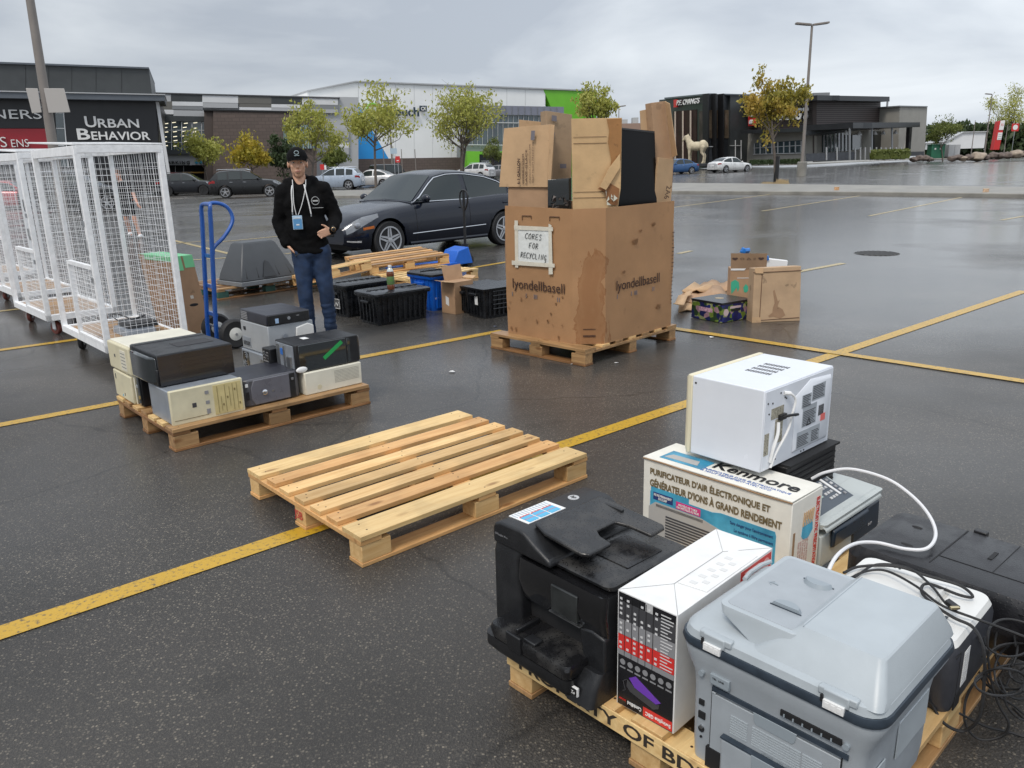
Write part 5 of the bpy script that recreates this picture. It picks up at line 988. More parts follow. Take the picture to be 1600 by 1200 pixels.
bm = BM(); prism(bm, [(.13, .10), (.13, .125), (.26, .125), (.26, .10)], -.001, .001, 'y'); obj('hand_hole', bm, BLKM, t); 
bm = BM(); prism(bm, [(.11, .13), (.12, .155), (.27, .15), (.27, .13)], -.0012, .001, 'y'); lathe(bm, [(.035, -.0012), (.035, .001)], 16, Matrix.Translation((.06, 0, .10)), 'y'); obj('label', bm, sm('pink_label', (.55, .42, .42), .5), t)
bm = BM(); box(bm, -.0013, .12, .09, .001, .30, .13); obj('label', bm, sm('pink_label2', (.5, .3, .38), .5, nz=(40, .6)), t)
def standing(name, label, pl, pr_, ptl, ptr, m, d=.30, group=None):
    A, B = G(*pl), G(*pr_); t = thing(name, label, 'box', (A.x, A.y, 0), math.atan2((B - A).y, (B - A).x)); w = (B - A).length; return t, w
t, w_ = standing('opened_carton', 'brown open-flapped carton with green leaf printing behind the fruit box', (1139, 478), (1176, 478), 0, 0, CR2)
bm = BM(); sx = w_
box(bm, 0, 0, 0, .36, .22, .40); obj('carton', bm, CR2, t, .002)
bm = BM(); slab(bm, [(0, -.002, .395), (.37, -.002, .395), (.372, .02, .56), (-.004, .02, .565)], .005); fl = obj('top_flap', bm, card('flap_brown', (.24, .15, .085), .2), t)
text('♥ ○ △ ♢ ♥', LBI, fl, (.01, .008, .49), (1, 0, 0), (0, .12, 1), .03, .33)
bm = BM(); slab(bm, [(0, -.006, .385), (.14, -.006, .385), (.155, -.006, .405), (0, -.006, .405)], .002); obj('torn_edge', bm, WHT, fl)
GRN = sm('green_leaf_print', (.05, .40, .25), .6); bm = BM(); prism(bm, [(.01, .26), (.05, .285), (.09, .26), (.10, .20), (.085, .15), (.07, .20), (.05, .17), (.02, .13), (.01, .2)], -.0025, -.001, 'y'); obj('leaf_print', bm, GRN, t)
bm = BM(); prism(bm, [(.15, .15), (.14, .20), (.165, .24), (.19, .21), (.195, .17), (.175, .145)], -.0025, -.001, 'y'); obj('leaf_print', bm, GRN, t); bm = BM(); prism(bm, [(.02, .05), (.03, .11), (.06, .10), (.05, .04)], -.0025, -.001, 'y'); obj('leaf_print', bm, GRN, t)
bm = BM(); slab(bm, [(.07, -.003, .30), (.2, -.003, .30), (.2, -.003, .306), (.07, -.003, .306)], .001); obj('print_mark', bm, WHT, t)
p = D(1164, 390, 8.6); bm = BM(); ball(bm, (0, 0, 0), (.05, .03, .035), 8); 
for v in bm.verts: v.co += Vector([random.uniform(-.012, .012) for _ in range(3)])
o = obj('plastic_bag', bm, sm('blue_bag', (.02, .16, .50), .25), None); o.location = (p.x, p.y, p.z - .01); tag(o, 'scrap of blue plastic sticking up behind the leaf printed carton', 'plastic bag')
t, w_ = standing('flattened_carton', 'plain grubby brown carton standing on its side, right of the fruit box', (1174.5, 504), (1250, 501.5), 0, 0, CR1)
bm = BM(); slab(bm, [(0, 0, 0), (w_, 0, .0), (w_ - .01, .045, .53), (.015, .045, .52)], .16); obj('carton', bm, card('grubby_card', (.45, .31, .19), .35), t, .005)
bm = BM(); tube(bm, [(.075, -.002, .0), (.09, .04, .50)], .003, 5); tube(bm, [(0, .034, .48), (w_, .038, .488)], .0035, 5); tube(bm, [(.08, .0, .02), (w_ - .01, .0, .035)], .0035, 5); obj('crease', bm, card('cut_edge', 0), t)
bm = BM(); p = [(.015, .043, .525), (.10, .043, .525), (.095, .035, .47), (.02, .035, .475)]; slab(bm, [(x, y - .004, z) for x, y, z in p], .003); slab(bm, [(.0, -.006, .0), (.09, -.006, 0), (.085, -.003, .05), (.0, -.003, .05)], .003); obj('end_flap', bm, CR1, t)
DST = card('dark_smear', (.31, .19, .11), .3, 2); P_ = [(.20, .30), (.215, .31), (.25, .20), (.27, .21), (.25, .15), (.30, .12), (.33, .06), (.28, .03), (.21, .05), (.17, .045), (.16, .06), (.20, .09), (.205, .14), (.22, .18)]
bm = BM(); slab(bm, [(x, z * .085 - .0015, z) for x, z in P_][::-1], -.001); obj('damp_stain', bm, DST, t)
p = G(1200, 480); t = thing('plastic_bag', 'white and blue plastic wrapping behind the plain carton', 'plastic bag', (p.x, p.y + .25, 0))
bm = BM(); slab(bm, [(0, 0, 0), (.25, 0, 0), (.27, 0, .46), (.05, 0, .49), (-.04, 0, .505)], .05); obj('wrapping', bm, WHT, t, .01); bm = BM(); slab(bm, [(-.06, -.02, .45), (.06, -.02, .47), (.05, -.02, .52), (-.05, -.02, .53)], .04); obj('blue_corner', bm, sm('blue_bag', 0), t, .008)
# flattened cardboards lying behind
rnd = random.Random(21); labs = ['flattened cardboard sheet at the bottom of the loose heap right of the big box', 'curled cardboard sheet in the middle of the loose heap', 'pale bent cardboard on top of the loose heap', 'cardboard offcut sticking out beside the pallet of the big box', 'loose cardboard at the far side of the heap']
for i, (q, z) in enumerate([([(1060, 486), (1135, 478), (1138, 452), (1062, 462)], .01), ([(1058, 470), (1138, 468), (1132, 448), (1075, 452)], .05), ([(1066, 455), (1100, 452), (1128, 446), (1085, 444)], .09), ([(1052, 474), (1068, 456), (1082, 457), (1066, 480)], .075), ([(1085, 450), (1140, 455), (1138, 443), (1100, 441)], .065)]):
    P = [G(x, y, z + rnd.uniform(0, .035)) for x, y in q]; o = P[0]; t = thing('cardboard_sheet', labs[i], 'cardboard', (o.x, o.y, 0)); bm = BM(); k = 6
    rows = [[bm.verts.new((P[0].lerp(P[1], u / k).lerp(P[3].lerp(P[2], u / k), v_ / 2) - Vector((o.x, o.y, 0))) + Vector((0, 0, .022 * math.sin(u * 1.6 + i) + .01 * (v_ - 1)))) for u in range(k + 1)] for v_ in range(3)]
    for a in range(2):
        for u in range(k): bm.faces.new((rows[a][u], rows[a][u + 1], rows[a + 1][u + 1], rows[a + 1][u]))
    ob = obj('sheet', bm, [CR1, CR2, CR1, CR1, CR2][i], t, ang=20); md = ob.modifiers.new('s', 'SOLIDIFY'); md.thickness = .012

# ================================================================== TOTES, BOTTLE, CARTON, PALLETS BEHIND THE MAN
TOT = wetplastic('black_tote', (.010, .011, .013), .25, .25, (.035, .038, .045), 100)
def tote(label, loc, rz, W_, D_, H_, m, ml, lid=True, group='plastic storage totes'):
    t = thing('storage_tote', label, 'tote', (loc.x, loc.y, 0), rz, group)
    bm = BM(); s = .035; loft(bm, [rr(s, s, W_ - s, D_ - s, 0, .03), rr(.012, .012, W_ - .012, D_ - .012, H_ * .84, .03)], cap=True); obj('tub', bm, m, t, ang=30)
    bm = BM()
    for i in range(9): x = .08 + i * (W_ - .16) / 8; prism(bm, [(x - .006, .03), (x + .006, .03), (x + .006, H_ * .8), (x - .006, H_ * .8)], .006, .05, 'y')
    for i in range(5): y = .08 + i * (D_ - .16) / 4; prism(bm, [(y - .006, .03), (y + .006, .03), (y + .006, H_ * .8), (y - .006, H_ * .8)], .006, .05, 'x')
    obj('rib', bm, m, t)
    bm = BM(); loft(bm, [rr(-.006, -.006, W_ + .006, D_ + .006, H_ * .84, .03), rr(-.012, -.012, W_ + .012, D_ + .012, H_ * .90, .03)]); obj('rim', bm, m, t, ang=30)
    bm = BM(); box(bm, -.02, D_ * .32, H_ * .66, .03, D_ * .68, H_ * .74); obj('grip', bm, m, t, .006)
    if lid:
        bm = BM(); loft(bm, [rr(-.008, -.008, W_ + .008, D_ + .008, H_ * .905, .025), rr(-.008, -.008, W_ + .008, D_ + .008, H_ * .96, .025), rr(.02, .02, W_ - .02, D_ - .02, H_, .02)]); l = obj('lid', bm, ml, t, ang=30)
        bm = BM(); box(bm, .02, D_ / 2 - .006, H_, W_ - .02, D_ / 2 + .006, H_ + .006)
        for i in range(8): x = .05 + i * (W_ - .1) / 7; box(bm, x - .012, D_ / 2 - .02, H_ + .001, x + .012, D_ / 2 + .02, H_ + .011)
        obj('hinge', bm, ml, l, .002)
    return t
Fp, Rp, Lp = G(591, 511), G(665, 498), G(560, 506)
ty = math.atan2((Rp - Fp).y, (Rp - Fp).x)
ta = tote('shiny black lidded tote with the juice bottle on it', Fp, ty, .66, .42, .335, TOT, wetplastic('tote_lid', (.022, .025, .03), .2, .3, (.05, .055, .065), 80))
Fb = G(548, 499.5); tb = tote('black lidded tote with a pale label, just behind the one carrying the bottle', Fb + Vector((-.05, .06, 0)), ty + R(2), .62, .42, .36, TOT, TOT)
bm = BM(); slab(bm, [(.006, .26, .09), (.006, .13, .09), (.003, .13, .19), (.003, .26, .19)], .002); lb = obj('label', bm, sm('grey_label', (.10, .10, .10), .5), tb)
bm = BM(); tube(bm, [(.002, .26, .09), (.002, .13, .09), (.0, .13, .19), (.0, .26, .19)], .003, 4, True); tube(bm, [(.002, .23, .11), (.002, .2, .15), (.002, .17, .12), (.002, .15, .16)], .004, 4); obj('label_print', bm, WHT, lb)
Bl = G(681, 487); t = tote('blue tote with a black lid, between the pale pallet and the small carton', Bl + Vector((-.03, -.02, 0)), ty + R(1), .34, .45, .42, sm('blue_tote', (.008, .10, .48), .3, nz=(8, .1)), TOT)
text('KEEP DRY', WHT, t, (.05, .015, .13), (1, 0, 0), (0, 0, 1), .02, .1)
Cb = G(712, 491.5); t = thing('open_carton', 'small upright brown carton with one flap raised, beside the blue tote', 'box', (Cb.x, Cb.y, 0), ty + R(4))
bm = BM(); box(bm, 0, 0, 0, .27, .22, .345); obj('carton', bm, CR2, t, .002); bm = BM(); slab(bm, [(.015, .17, .34), (.28, .17, .34), (.29, .22, .50), (.02, .22, .49)], .004); obj('raised_flap', bm, CR2, t)
bm = BM(); slab(bm, [(-.12, .0, .365), (.0, -.01, .345), (.0, .2, .345), (-.12, .18, .37)], .004); obj('side_flap', bm, CR1, t); bm = BM(); slab(bm, [(-.002, .15, .10), (-.002, .10, .08), (-.002, .10, .17), (-.002, .15, .19)], .002); obj('label', bm, WHT, t)
bm = BM(); slab(bm, [(.27, .0, .36), (.36, .05, .375), (.35, .2, .375), (.27, .2, .355)], .004); obj('side_flap', bm, CR1, t)
Cc = G(760, 500); tc2 = tote('black slatted open crate between the small carton and the big box', Cc + Vector((-.02, 0, 0)), ty - R(4), .62, .38, .35, TOT, TOT, lid=False)
bm = BM()
for i in range(5): tube(bm, [(.12, .004, .10 + i * .045), (.6, .004, .10 + i * .045)], .006, 5)
obj('slat', bm, TOT, tc2); bm = BM(); slab(bm, [(.006, .17, .14), (.006, .12, .14), (.003, .12, .22), (.003, .17, .23)], .003); lathe(bm, [(.02, -.002), (.02, .01)], 12, Matrix.Translation((0, .145, .23)), 'x'); obj('label', bm, WHT, tc2)
p = G(742, 500); t = tote('black crate standing behind the slatted one', Vector((Cc.x - .18, Cc.y + .30, 0)), ty, .5, .3, .33, TOT, TOT, lid=False)
# bottle
p = D(611.5, 456, 8.02); bz = .341; t = thing('juice_bottle', 'plastic bottle with brown juice standing on the front black tote', 'bottle', (p.x, p.y, bz))
JU = sm('brown_juice', (.16, .05, .02), .1, coat=.5); CLR = sm('clear_plastic', (.55, .60, .58), .12, coat=.4)
s = 1.15; bm = BM(); lathe(bm, [(.030 * s, 0), (.034 * s, .01), (.034 * s, .045), (.031 * s, .055)], 20); obj('juice', bm, JU, t)
bm = BM(); lathe(bm, [(.0325 * s, .055), (.0335 * s, .06), (.0335 * s, .13), (.0325 * s, .135)], 20); obj('label', bm, sm('juice_label', (.45, .50, .38), .4, nz=(35, .7), col2=(.08, .25, .03)), t)
bm = BM(); lathe(bm, [(.031 * s, .135), (.034 * s, .145), (.034 * s, .17), (.030 * s, .185)], 20); obj('juice', bm, JU, t); bm = BM(); lathe(bm, [(.030 * s, .1855), (.024 * s, .205), (.013 * s, .222), (.013 * s, .228)], 20); obj('neck', bm, CLR, t); bm = BM(); lathe(bm, [(.016 * s, .2285), (.016 * s, .245)], 16); obj('cap', bm, WHT, t)
# stacked pallets
p = G(600, 455); e = G(728, 418)
pl = G(624, 445); a0 = math.atan2((G(727, 419, .13) - G(645, 446, .13)).y, (G(727, 419, .13) - G(645, 446, .13)).x)
N1 = G(648, 449, .0); pallet('pale pallet lying behind the totes, carrying a second one', (N1.x - .80, N1.y + .55, 0), R(-43), 1.05, 1.25, [.10] * 7, [WP], WP, WB, WO, 'wooden shipping pallets')
t = pallet('tilted old pallet lying upside down on the pale one behind the totes', (N1.x - 1.15, N1.y + 1.25, .155), R(-46), 1.0, 1.22, [.10] * 6, [WO, WW], WO, WB, WO, 'wooden shipping pallets'); t.rotation_euler = (R(3), R(2), R(-60))
t = pallet('small tilted pallet at the left end of the stack beside the man\'s leg', (N1.x - 1.75, N1.y + .35, .02), R(-50), .75, 1.0, [.09] * 5, [WP, WO], WO, WB, WO, 'wooden shipping pallets'); t.rotation_euler = (R(8), R(-6), R(-66))
# grey plastic housing on a pallet
HN = G(338, 457, .0); gp = pallet('old pallet carrying the grey plastic housing', (HN.x - .42, HN.y - .0, 0), R(-44), .95, 1.45, [.09] * 7, [WW, WD], WW, sm('green_block', (.03, .09, .07), .6, nz=(10, .4)), WD, 'wooden shipping pallets')
cf = G(378, 448.5, .145); t = thing('plastic_housing', 'big tapered dark grey plastic cover standing on the pallet left of the man', 'plastic cover', (cf.x, cf.y, .14), R(51)); HG2 = sm('dark_grey_abs', (.055, .060, .066), .4, nz=(5, .12), bump=(150, .05))
bm = BM(); loft(bm, [[(0, 0, .0), (.86, 0, .0), (.86, .55, .0), (0, .55, .0)], [(0, 0, .055), (.86, 0, .055), (.86, .55, .055), (0, .55, .055)]]); obj('base_rim', bm, sm('mid_grey_abs', (.17, .18, .19), .45, nz=(5, .1)), t, .006)
bm = BM(); loft(bm, [[(.015, .015, .056), (.845, .015, .056), (.845, .535, .056), (.015, .535, .056)], [(.03, .03, .13), (.83, .03, .13), (.83, .52, .13), (.03, .52, .13)], [(.17, .15, .50), (.66, .15, .50), (.66, .42, .50), (.17, .42, .50)], [(.20, .18, .525), (.63, .18, .525), (.63, .39, .525), (.20, .39, .525)]]); obj('cover', bm, HG2, t, .012)
bm = BM(); prism(bm, [(.33, .02), (.53, .02), (.46, .20), (.42, .22), (.40, .20)], .0, .004, 'y')
for v in bm.verts: v.co = Vector((v.co.x, .002 + max(0, (v.co.z - .02)) * .33 + v.co.y, v.co.z + .07))
obj('arch_panel', bm, sm('shade_abs', (.03, .033, .037), .45), t); bm = BM()
for x in (.10, .27, .58, .76): tube(bm, [(x, .02, .09), (x - .015 + (.43 - x) * .1, .065, .22)], .006, 5)
obj('slot', bm, BLKM, t)
# pallet jack
J = G(724, 415); t = thing('pallet_jack', 'blue pallet jack with an upright black loop handle, parked beside the sedan', 'pallet jack', (J.x, J.y, 0), R(40))
BJ = sm('blue_jack_paint', (.01, .12, .55), .3, nz=(8, .1))
bm = BM(); prism(bm, [(-.30, .05), (-.30, .10), (-.22, .26), (-.02, .31), (.04, .12), (.06, .05)], -.18, .18, 'y'); obj('body', bm, BJ, t, .01)
for y in (-.2, .08): bm = BM(); box(bm, -1.3, y, .05, -.26, y + .14, .09); obj('fork', bm, BJ, t, .004)
bm = BM(); tube(bm, [(.05, 0, .16), (.06, 0, .95)], .022, 10); tube(bm, [(.05, 0, .06), (.05, 0, .34)], .055, 12); obj('drawbar', bm, BLK, t)
bm = BM(); tube(bm, spl([(.06, 0, .84), (.06, -.07, .93), (.06, -.10, 1.04), (.06, -.08, 1.13), (.06, 0, 1.165), (.06, .08, 1.13), (.06, .10, 1.04), (.06, .07, .93), (.06, 0, .84)]), .014, 8); tube(bm, [(.06, -.0, .9), (.06, 0, 1.16)], .022, 8); obj('loop_handle', bm, BLK, t)
for y in (-.05, .05): bm = BM(); lathe(bm, [(.02, -.025), (.085, -.025), (.085, .025), (.02, .025)], 18, Matrix.Translation((.07, y, .085)), 'y'); obj('wheel', bm, RUB, t)
# ================================================================== CARS
def lerp_tab(tab, x):
    if x <= tab[0][0]: return tab[0][1]
    for (a, u), (b, v) in zip(tab, tab[1:]):
        if x <= b: t = (x - a) / (b - a) if b > a else 0; return u + (v - u) * t
    return tab[-1][1]
def smtab(tab, x):   # rounded interpolation
    return (lerp_tab(tab, x - .05) + lerp_tab(tab, x) * 2 + lerp_tab(tab, x + .05)) / 4
KIND = {
 'sedan': dict(L=4.6, W=1.77, wb=2.76, fo=.82, r=.325, top=[(-2.3, .86), (-2.2, 1.0), (-1.55, 1.07), (-1.25, 1.05), (.78, .96), (1.3, .91), (1.95, .80), (2.18, .70), (2.3, .58)], sh=[(-2.3, .84), (-2.1, .93), (-1.3, .965), (.7, .90), (1.5, .83), (2.0, .74), (2.3, .56)],
    roof=[(-1.82, 1.0), (-1.32, 1.27), (-.95, 1.38), (-.45, 1.445), (-.05, 1.45), (.30, 1.39), (.92, .93)], bel=.93, ws=(.30, .93), rw=(-1.78, -1.05), pil=[(-1.60, -1.46), (-.45, -.33), (.82, .9)]),
 'suv': dict(L=4.55, W=1.86, wb=2.70, fo=.88, r=.37, top=[(-2.27, 1.0), (-2.2, 1.16), (-1.9, 1.18), (.9, 1.14), (1.4, 1.10), (1.9, 1.02), (2.12, .92), (2.27, .64)], sh=[(-2.27, .98), (-2.1, 1.12), (.9, 1.08), (1.5, 1.04), (1.95, .95), (2.27, .64)],
    roof=[(-2.16, 1.14), (-1.86, 1.50), (-1.6, 1.63), (-.8, 1.70), (-.1, 1.68), (.25, 1.60), (1.05, 1.10)], bel=1.12, ws=(.30, 1.02), rw=(-2.14, -1.76), pil=[(-1.80, -1.66), (-1.12, -1.0), (-.30, -.18), (.86, .95)]),
 'jeep': dict(L=4.4, W=1.86, wb=2.7, fo=.75, r=.40, top=[(-2.2, 1.12), (.8, 1.12), (2.0, 1.08), (2.15, .9), (2.2, .7)], sh=[(-2.2, 1.08), (.8, 1.08), (2.0, 1.03), (2.2, .7)],
    roof=[(-2.18, 1.1), (-2.1, 1.80), (-1.8, 1.84), (.3, 1.84), (.5, 1.80), (.85, 1.10)], bel=1.12, ws=(.52, .82), rw=(-2.17, -2.08), pil=[(-2.05, -1.85), (-1.1, -1.0), (-.25, -.15), (.6, .7)])}
def paint_mat(name, col, metal=.25):
    m = sm(name, col, .28, metal, nz=(1.5, .12), coat=.55, croul=.05, spec=.35)
    return m
def car(label, px, py, rz, kind, col, pname, hi=False, pos=None, group=None, rim='silver'):
    K_ = KIND[kind]; L_, W_ = K_['L'], K_['W']; h_ = L_ / 2; r_ = K_['r']; xf = h_ - K_['fo']; xr = xf - K_['wb']
    p = pos or GT(px, py); t = thing({'sedan': 'parked_sedan', 'suv': 'parked_suv', 'jeep': 'parked_offroader'}[kind], label, 'car', p, rz, group); P = paint_mat(pname, col)
    def hw(x): e = max(0, abs(x) - h_ + .55) / .55; return W_ / 2 * (1 - .20 * e ** 2.2)
    def zt(x): return smtab(K_['top'], x)
    def zs(x): return min(zt(x), smtab(K_['sh'], x))
    def zb(x): e = max(0, abs(x) - h_ + .45) / .45; return .20 + .10 * e * e
    def sec(x, arch=True):
        w, a, b, c = hw(x), zb(x), zs(x), zt(x)
        pts = [(w * .92, a), (w * .975, a + .10 * (b - a)), (w * 1.0, a + .42 * (b - a)), (w * 1.0, a + .62 * (b - a)), (w * .975, a + .85 * (b - a)), (w * .935, b - .012), (w * .88, b + .25 * (c - b) + .004), (w * .55, b + .8 * (c - b) + .004), (w * .25, c), (0, c + .004)]
        if arch:
            z = 0
            for xw in (xf, xr):
                d = abs(x - xw); Ra = r_ * 1.16
                if d < Ra: z = max(z, r_ + math.sqrt(Ra * Ra - d * d))
            if z: pts = [(y, max(zz, z)) if i < 6 else (y, zz) for i, (y, zz) in enumerate(pts)]
        return pts
    n = 96 if hi else 60; X = [-h_ + L_ * i / n for i in range(n + 1)]
    bm = BM(); rows = []
    for x in X: s = sec(x); rows.append([bm.verts.new((x, y, z)) for y, z in s] + [bm.verts.new((x, -y, z)) for y, z in s[-2::-1]])
    for a, b in zip(rows, rows[1:]):
        for i in range(len(a) - 1):
            try: bm.faces.new((a[i], a[i + 1], b[i + 1], b[i]))
            except ValueError: pass
    bm.faces.new(rows[0]); bm.faces.new(rows[-1][::-1]); bmesh.ops.remove_doubles(bm, verts=bm.verts, dist=.0008)
    body = obj('body', bm, P, t, ang=40)
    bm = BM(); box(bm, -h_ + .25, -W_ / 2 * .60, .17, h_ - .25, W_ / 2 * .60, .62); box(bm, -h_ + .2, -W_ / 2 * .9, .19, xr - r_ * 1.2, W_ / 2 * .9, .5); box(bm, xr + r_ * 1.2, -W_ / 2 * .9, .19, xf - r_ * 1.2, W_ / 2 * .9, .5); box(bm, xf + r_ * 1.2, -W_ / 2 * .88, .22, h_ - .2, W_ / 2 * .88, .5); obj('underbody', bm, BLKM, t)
    # greenhouse
    rf = K_['roof']; bl = K_['bel']; zr = max(z for _, z in rf); wb_, wr_ = W_ / 2 * .90, W_ / 2 * .66
    def sy(z): return wb_ + (wr_ - wb_) * (z - bl) / (zr - bl)
    def ze(x): return smtab(rf, x)
    x0, x1 = rf[0][0], rf[-1][0]; bm = BM(); rows = []; m = 40 if hi else 28
    def gsec(x):
        e = ze(x) - .035; z0 = min(e, bl - .06); y1 = sy(e); return [(sy(bl) if z0 < e else y1, z0), (y1 + (sy(bl) - y1) * .5 if e > bl else y1, (e + bl) / 2 if e > bl else e), (y1, e), (y1 * .93, e + .022), (y1 * .6, e + .045), (0, e + .055)]
    for i in range(m + 1):
        x = x0 + (x1 - x0) * i / m; s = gsec(x); rows.append([bm.verts.new((x, y, z)) for y, z in s] + [bm.verts.new((x, -y, z)) for y, z in s[-2::-1]])
    for a, b in zip(rows, rows[1:]):
        for i in range(len(a) - 1): bm.faces.new((a[i], a[i + 1], b[i + 1], b[i]))
    bm.faces.new(rows[0]); bm.faces.new(rows[-1][::-1]); obj('roof', bm, P, t, ang=30)
    # glass
    def topglass(xa, xb, name, k=10):
        bm = BM(); rws = []
        for i in range(k + 1):
            x = xa + (xb - xa) * i / k; e = ze(x) - .035; y1 = sy(e) - .045; rws.append([bm.verts.new((x, y1 * f, e + .004 + {1: .026, .6: .044, 0: .058}[abs(f)] )) for f in (1, .6, 0, -.6, -1)])
        for a, b in zip(rws, rws[1:]):
            for i in range(4): bm.faces.new((a[i], a[i + 1], b[i + 1], b[i]))
        return obj(name, bm, GLSW, t, ang=60)
    topglass(K_['ws'][0] + .02, K_['ws'][1] - .03, 'windscreen'); topglass(K_['rw'][0] + .06, K_['rw'][1], 'rear_window')
    pil = K_['pil']; edges = []
    for (a, b), (c, d) in zip(pil, pil[1:]): edges.append((b, c))
    for s in (1, -1):
        for (a, b) in edges:
            xs_ = [a + (b - a) * i / 8 for i in range(9)]; zt_ = [max(bl + .015, min(ze(x) - .035 - .045, zr)) for x in xs_]
            pts = [(a, bl + .01), (b, bl + .01)] + [(x, z) for x, z in list(zip(xs_, zt_))[::-1] if z > bl + .02]
            bm = BM(); vs = [bm.verts.new((x, s * (sy(z) + .006), z)) for x, z in pts]; bm.faces.new(vs); obj('side_window', bm, GLSW, t)
        if hi:
            bm = BM(); xa, xb = pil[0][1] - .1, pil[-1][0] + .06; up = [(x, max(bl, ze(x) - .035 - .028)) for x in [xa + (xb - xa) * i / 16 for i in range(17)]]
            tube(bm, [(x, s * (sy(z) + .008), z) for x, z in up], .010, 6); tube(bm, [(xa, s * (sy(bl) + .008), bl + .002), (xb + .04, s * (sy(bl) + .008), bl + .002)], .010, 6); obj('window_trim', bm, CHR, t)
        # mirror, handles, seams
        xm = K_['pil'][-1][0] - .12; bm = BM(); ball(bm, (xm, s * (wb_ + .14), bl + .06), (.06, .11, .07), 12); box(bm, xm - .03, min(s * wb_, s * (wb_ + .1)), bl - .01, xm + .03, max(s * wb_, s * (wb_ + .1)), bl + .03); obj('mirror', bm, P, t, .01)
        for a, b in edges[-2:]:
            z = zs(a + .1) - .13; bm = BM(); y = hw(a) * .985; tube(bm, [(a + .02, s * (y + .004), z), (a + .05, s * (y + .022), z), (a + .17, s * (y + .022), z - .004), (a + .20, s * (y + .004), z - .004)], .010, 6); obj('door_handle', bm, P if hi else CHR, t)
        bm = BM()
        for x in [edges[-2][0] - .04 if len(edges) > 1 else 0, edges[-1][0] - .055, edges[-1][1] + .06]:
            tube(bm, [(x, s * (y_ + .0005), z_) for y_, z_ in sec(x, False)[1:6]], .004, 4)
        obj('door_seam', bm, BLKM, t)
        # wheels
        for xw in (xf, xr):
            wo = obj('wheel', lathe(BM(), [(r_ * .62, -.10), (r_ * .93, -.112), (r_, -.085), (r_, .085), (r_ * .93, .112), (r_ * .62, .10)], 36, None, 'y'), RUB, t); wo.location = (xw, s * (W_ / 2 - .115), r_)
            RM = RIMS if rim == 'silver' else BLK
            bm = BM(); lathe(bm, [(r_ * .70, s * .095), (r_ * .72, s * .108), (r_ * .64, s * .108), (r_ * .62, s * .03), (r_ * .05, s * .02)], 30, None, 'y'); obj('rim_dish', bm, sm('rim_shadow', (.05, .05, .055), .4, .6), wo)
            bm = BM(); R0 = r_ * .68; lathe(bm, [(r_ * .69, s * .09), (r_ * .73, s * .1165), (r_ * .66, s * .1165), (r_ * .63, s * .09)], 30, None, 'y')
            for k in range(5):
                a = 2 * math.pi * k / 5 + .3; c_, s_ = math.cos(a), math.sin(a)
                if hi:
                    for e_ in (-1, 1): q = [(.035, e_ * .012), (.05, e_ * .048), (R0, e_ * .030), (R0, e_ * .006)]; vs_ = [(c_ * u + px2 * v, s_ * u + pz2 * v) for u, v in q for px2, pz2 in ((-s_, c_),)]; prism(bm, vs_, s * .094, s * .108, 'y')
                for dd in () if hi else ((-.7, -.7), (.7, .7)):
                    q = [(r_ * .08, -.5 * .035 * 0), (0, 0)]; px_, pz_ = -s_, c_
                    i0 = (c_ * r_ * .10 + px_ * .022 * dd[1], s_ * r_ * .10 + pz_ * .022 * dd[1]); i1 = (c_ * R0 + px_ * .052 * dd[1] * (1 if hi else .6), s_ * R0 + pz_ * .052 * dd[1] * (1 if hi else .6))
                    tube(bm, [(i0[0], s * .098, i0[1]), (i1[0], s * .104, i1[1])], [.017, .012], 6)
            lathe(bm, [(.001, s * .12), (.045, s * .116), (.05, s * .09)], 16, None, 'y'); obj('rim', bm, RM, wo)
        # lamps
        def patch(xa, xb, ja, jb, name, m, off=.006, k=6, tz=None):
            bm = BM(); rws = []
            for i in range(k + 1):
                x = xa + (xb - xa) * i / k; S = sec(x, False); row = []
                lo, hi_ = (ja(i / k), jb(i / k)) if callable(ja) else (ja, jb)
                for j in range(5):
                    u = lo + (hi_ - lo) * j / 4; q = min(int(u), len(S) - 2); f = u - q; y = S[q][0] * (1 - f) + S[q + 1][0] * f; z = S[q][1] * (1 - f) + S[q + 1][1] * f; row.append(bm.verts.new((x + (off if x > 0 else -off) * .3, s * (y + off), z + off * .3)))
                rws.append(row)
            for a, b in zip(rws, rws[1:]):
                for j in range(4): bm.faces.new((a[j], a[j + 1], b[j + 1], b[j]))
            bmesh.ops.solidify(bm, geom=bm.faces[:], thickness=.004); return obj(name, bm, m, t, ang=50)
        hl = patch(h_ - .62, h_ - .04, lambda u: 4.2 - 1.3 * u, lambda u: 5.0 + .6 * u, 'headlight', LAMP)
        if hi: 
            bm = BM(); S = sec(h_ - .22, False); ball(bm, (h_ - .22, s * (S[4][0] + .012), S[4][1] - .015), (.07, .022, .055), 14); obj('lens', bm, sm('lamp_lens', (.35, .36, .38), .08, .6), hl)
            patch(h_ - .50, h_ - .30, 2.9, 3.25, 'marker_light', sm('amber_lens', (.75, .22, .03), .25), .008); patch(h_ - .26, h_ - .04, 1.35, 1.55, 'fog_light', WHT, .008)
            bm = BM(); ya = [sec(x, False)[1][0] for x in (xf - .55, xr + .6)]; tube(bm, [(xf - .50, s * (ya[0] + .012), .40), (xr + .50, s * (ya[1] + .012), .44)], .010, 6); obj('side_trim', bm, CHR, t)
            bm = BM(); tube(bm, [(x, s * (sec(x, False)[0][0] + .02), .235) for x in (xf - .45, 0, xr + .45)], .035, 8); obj('sill', bm, P, t)
        patch(-h_ + .04, -h_ + .42, lambda u: 3.7, lambda u: 5.0 - .3 * u, 'tail_light', sm('tail_lens', (.42, .02, .02), .2, coat=.5))
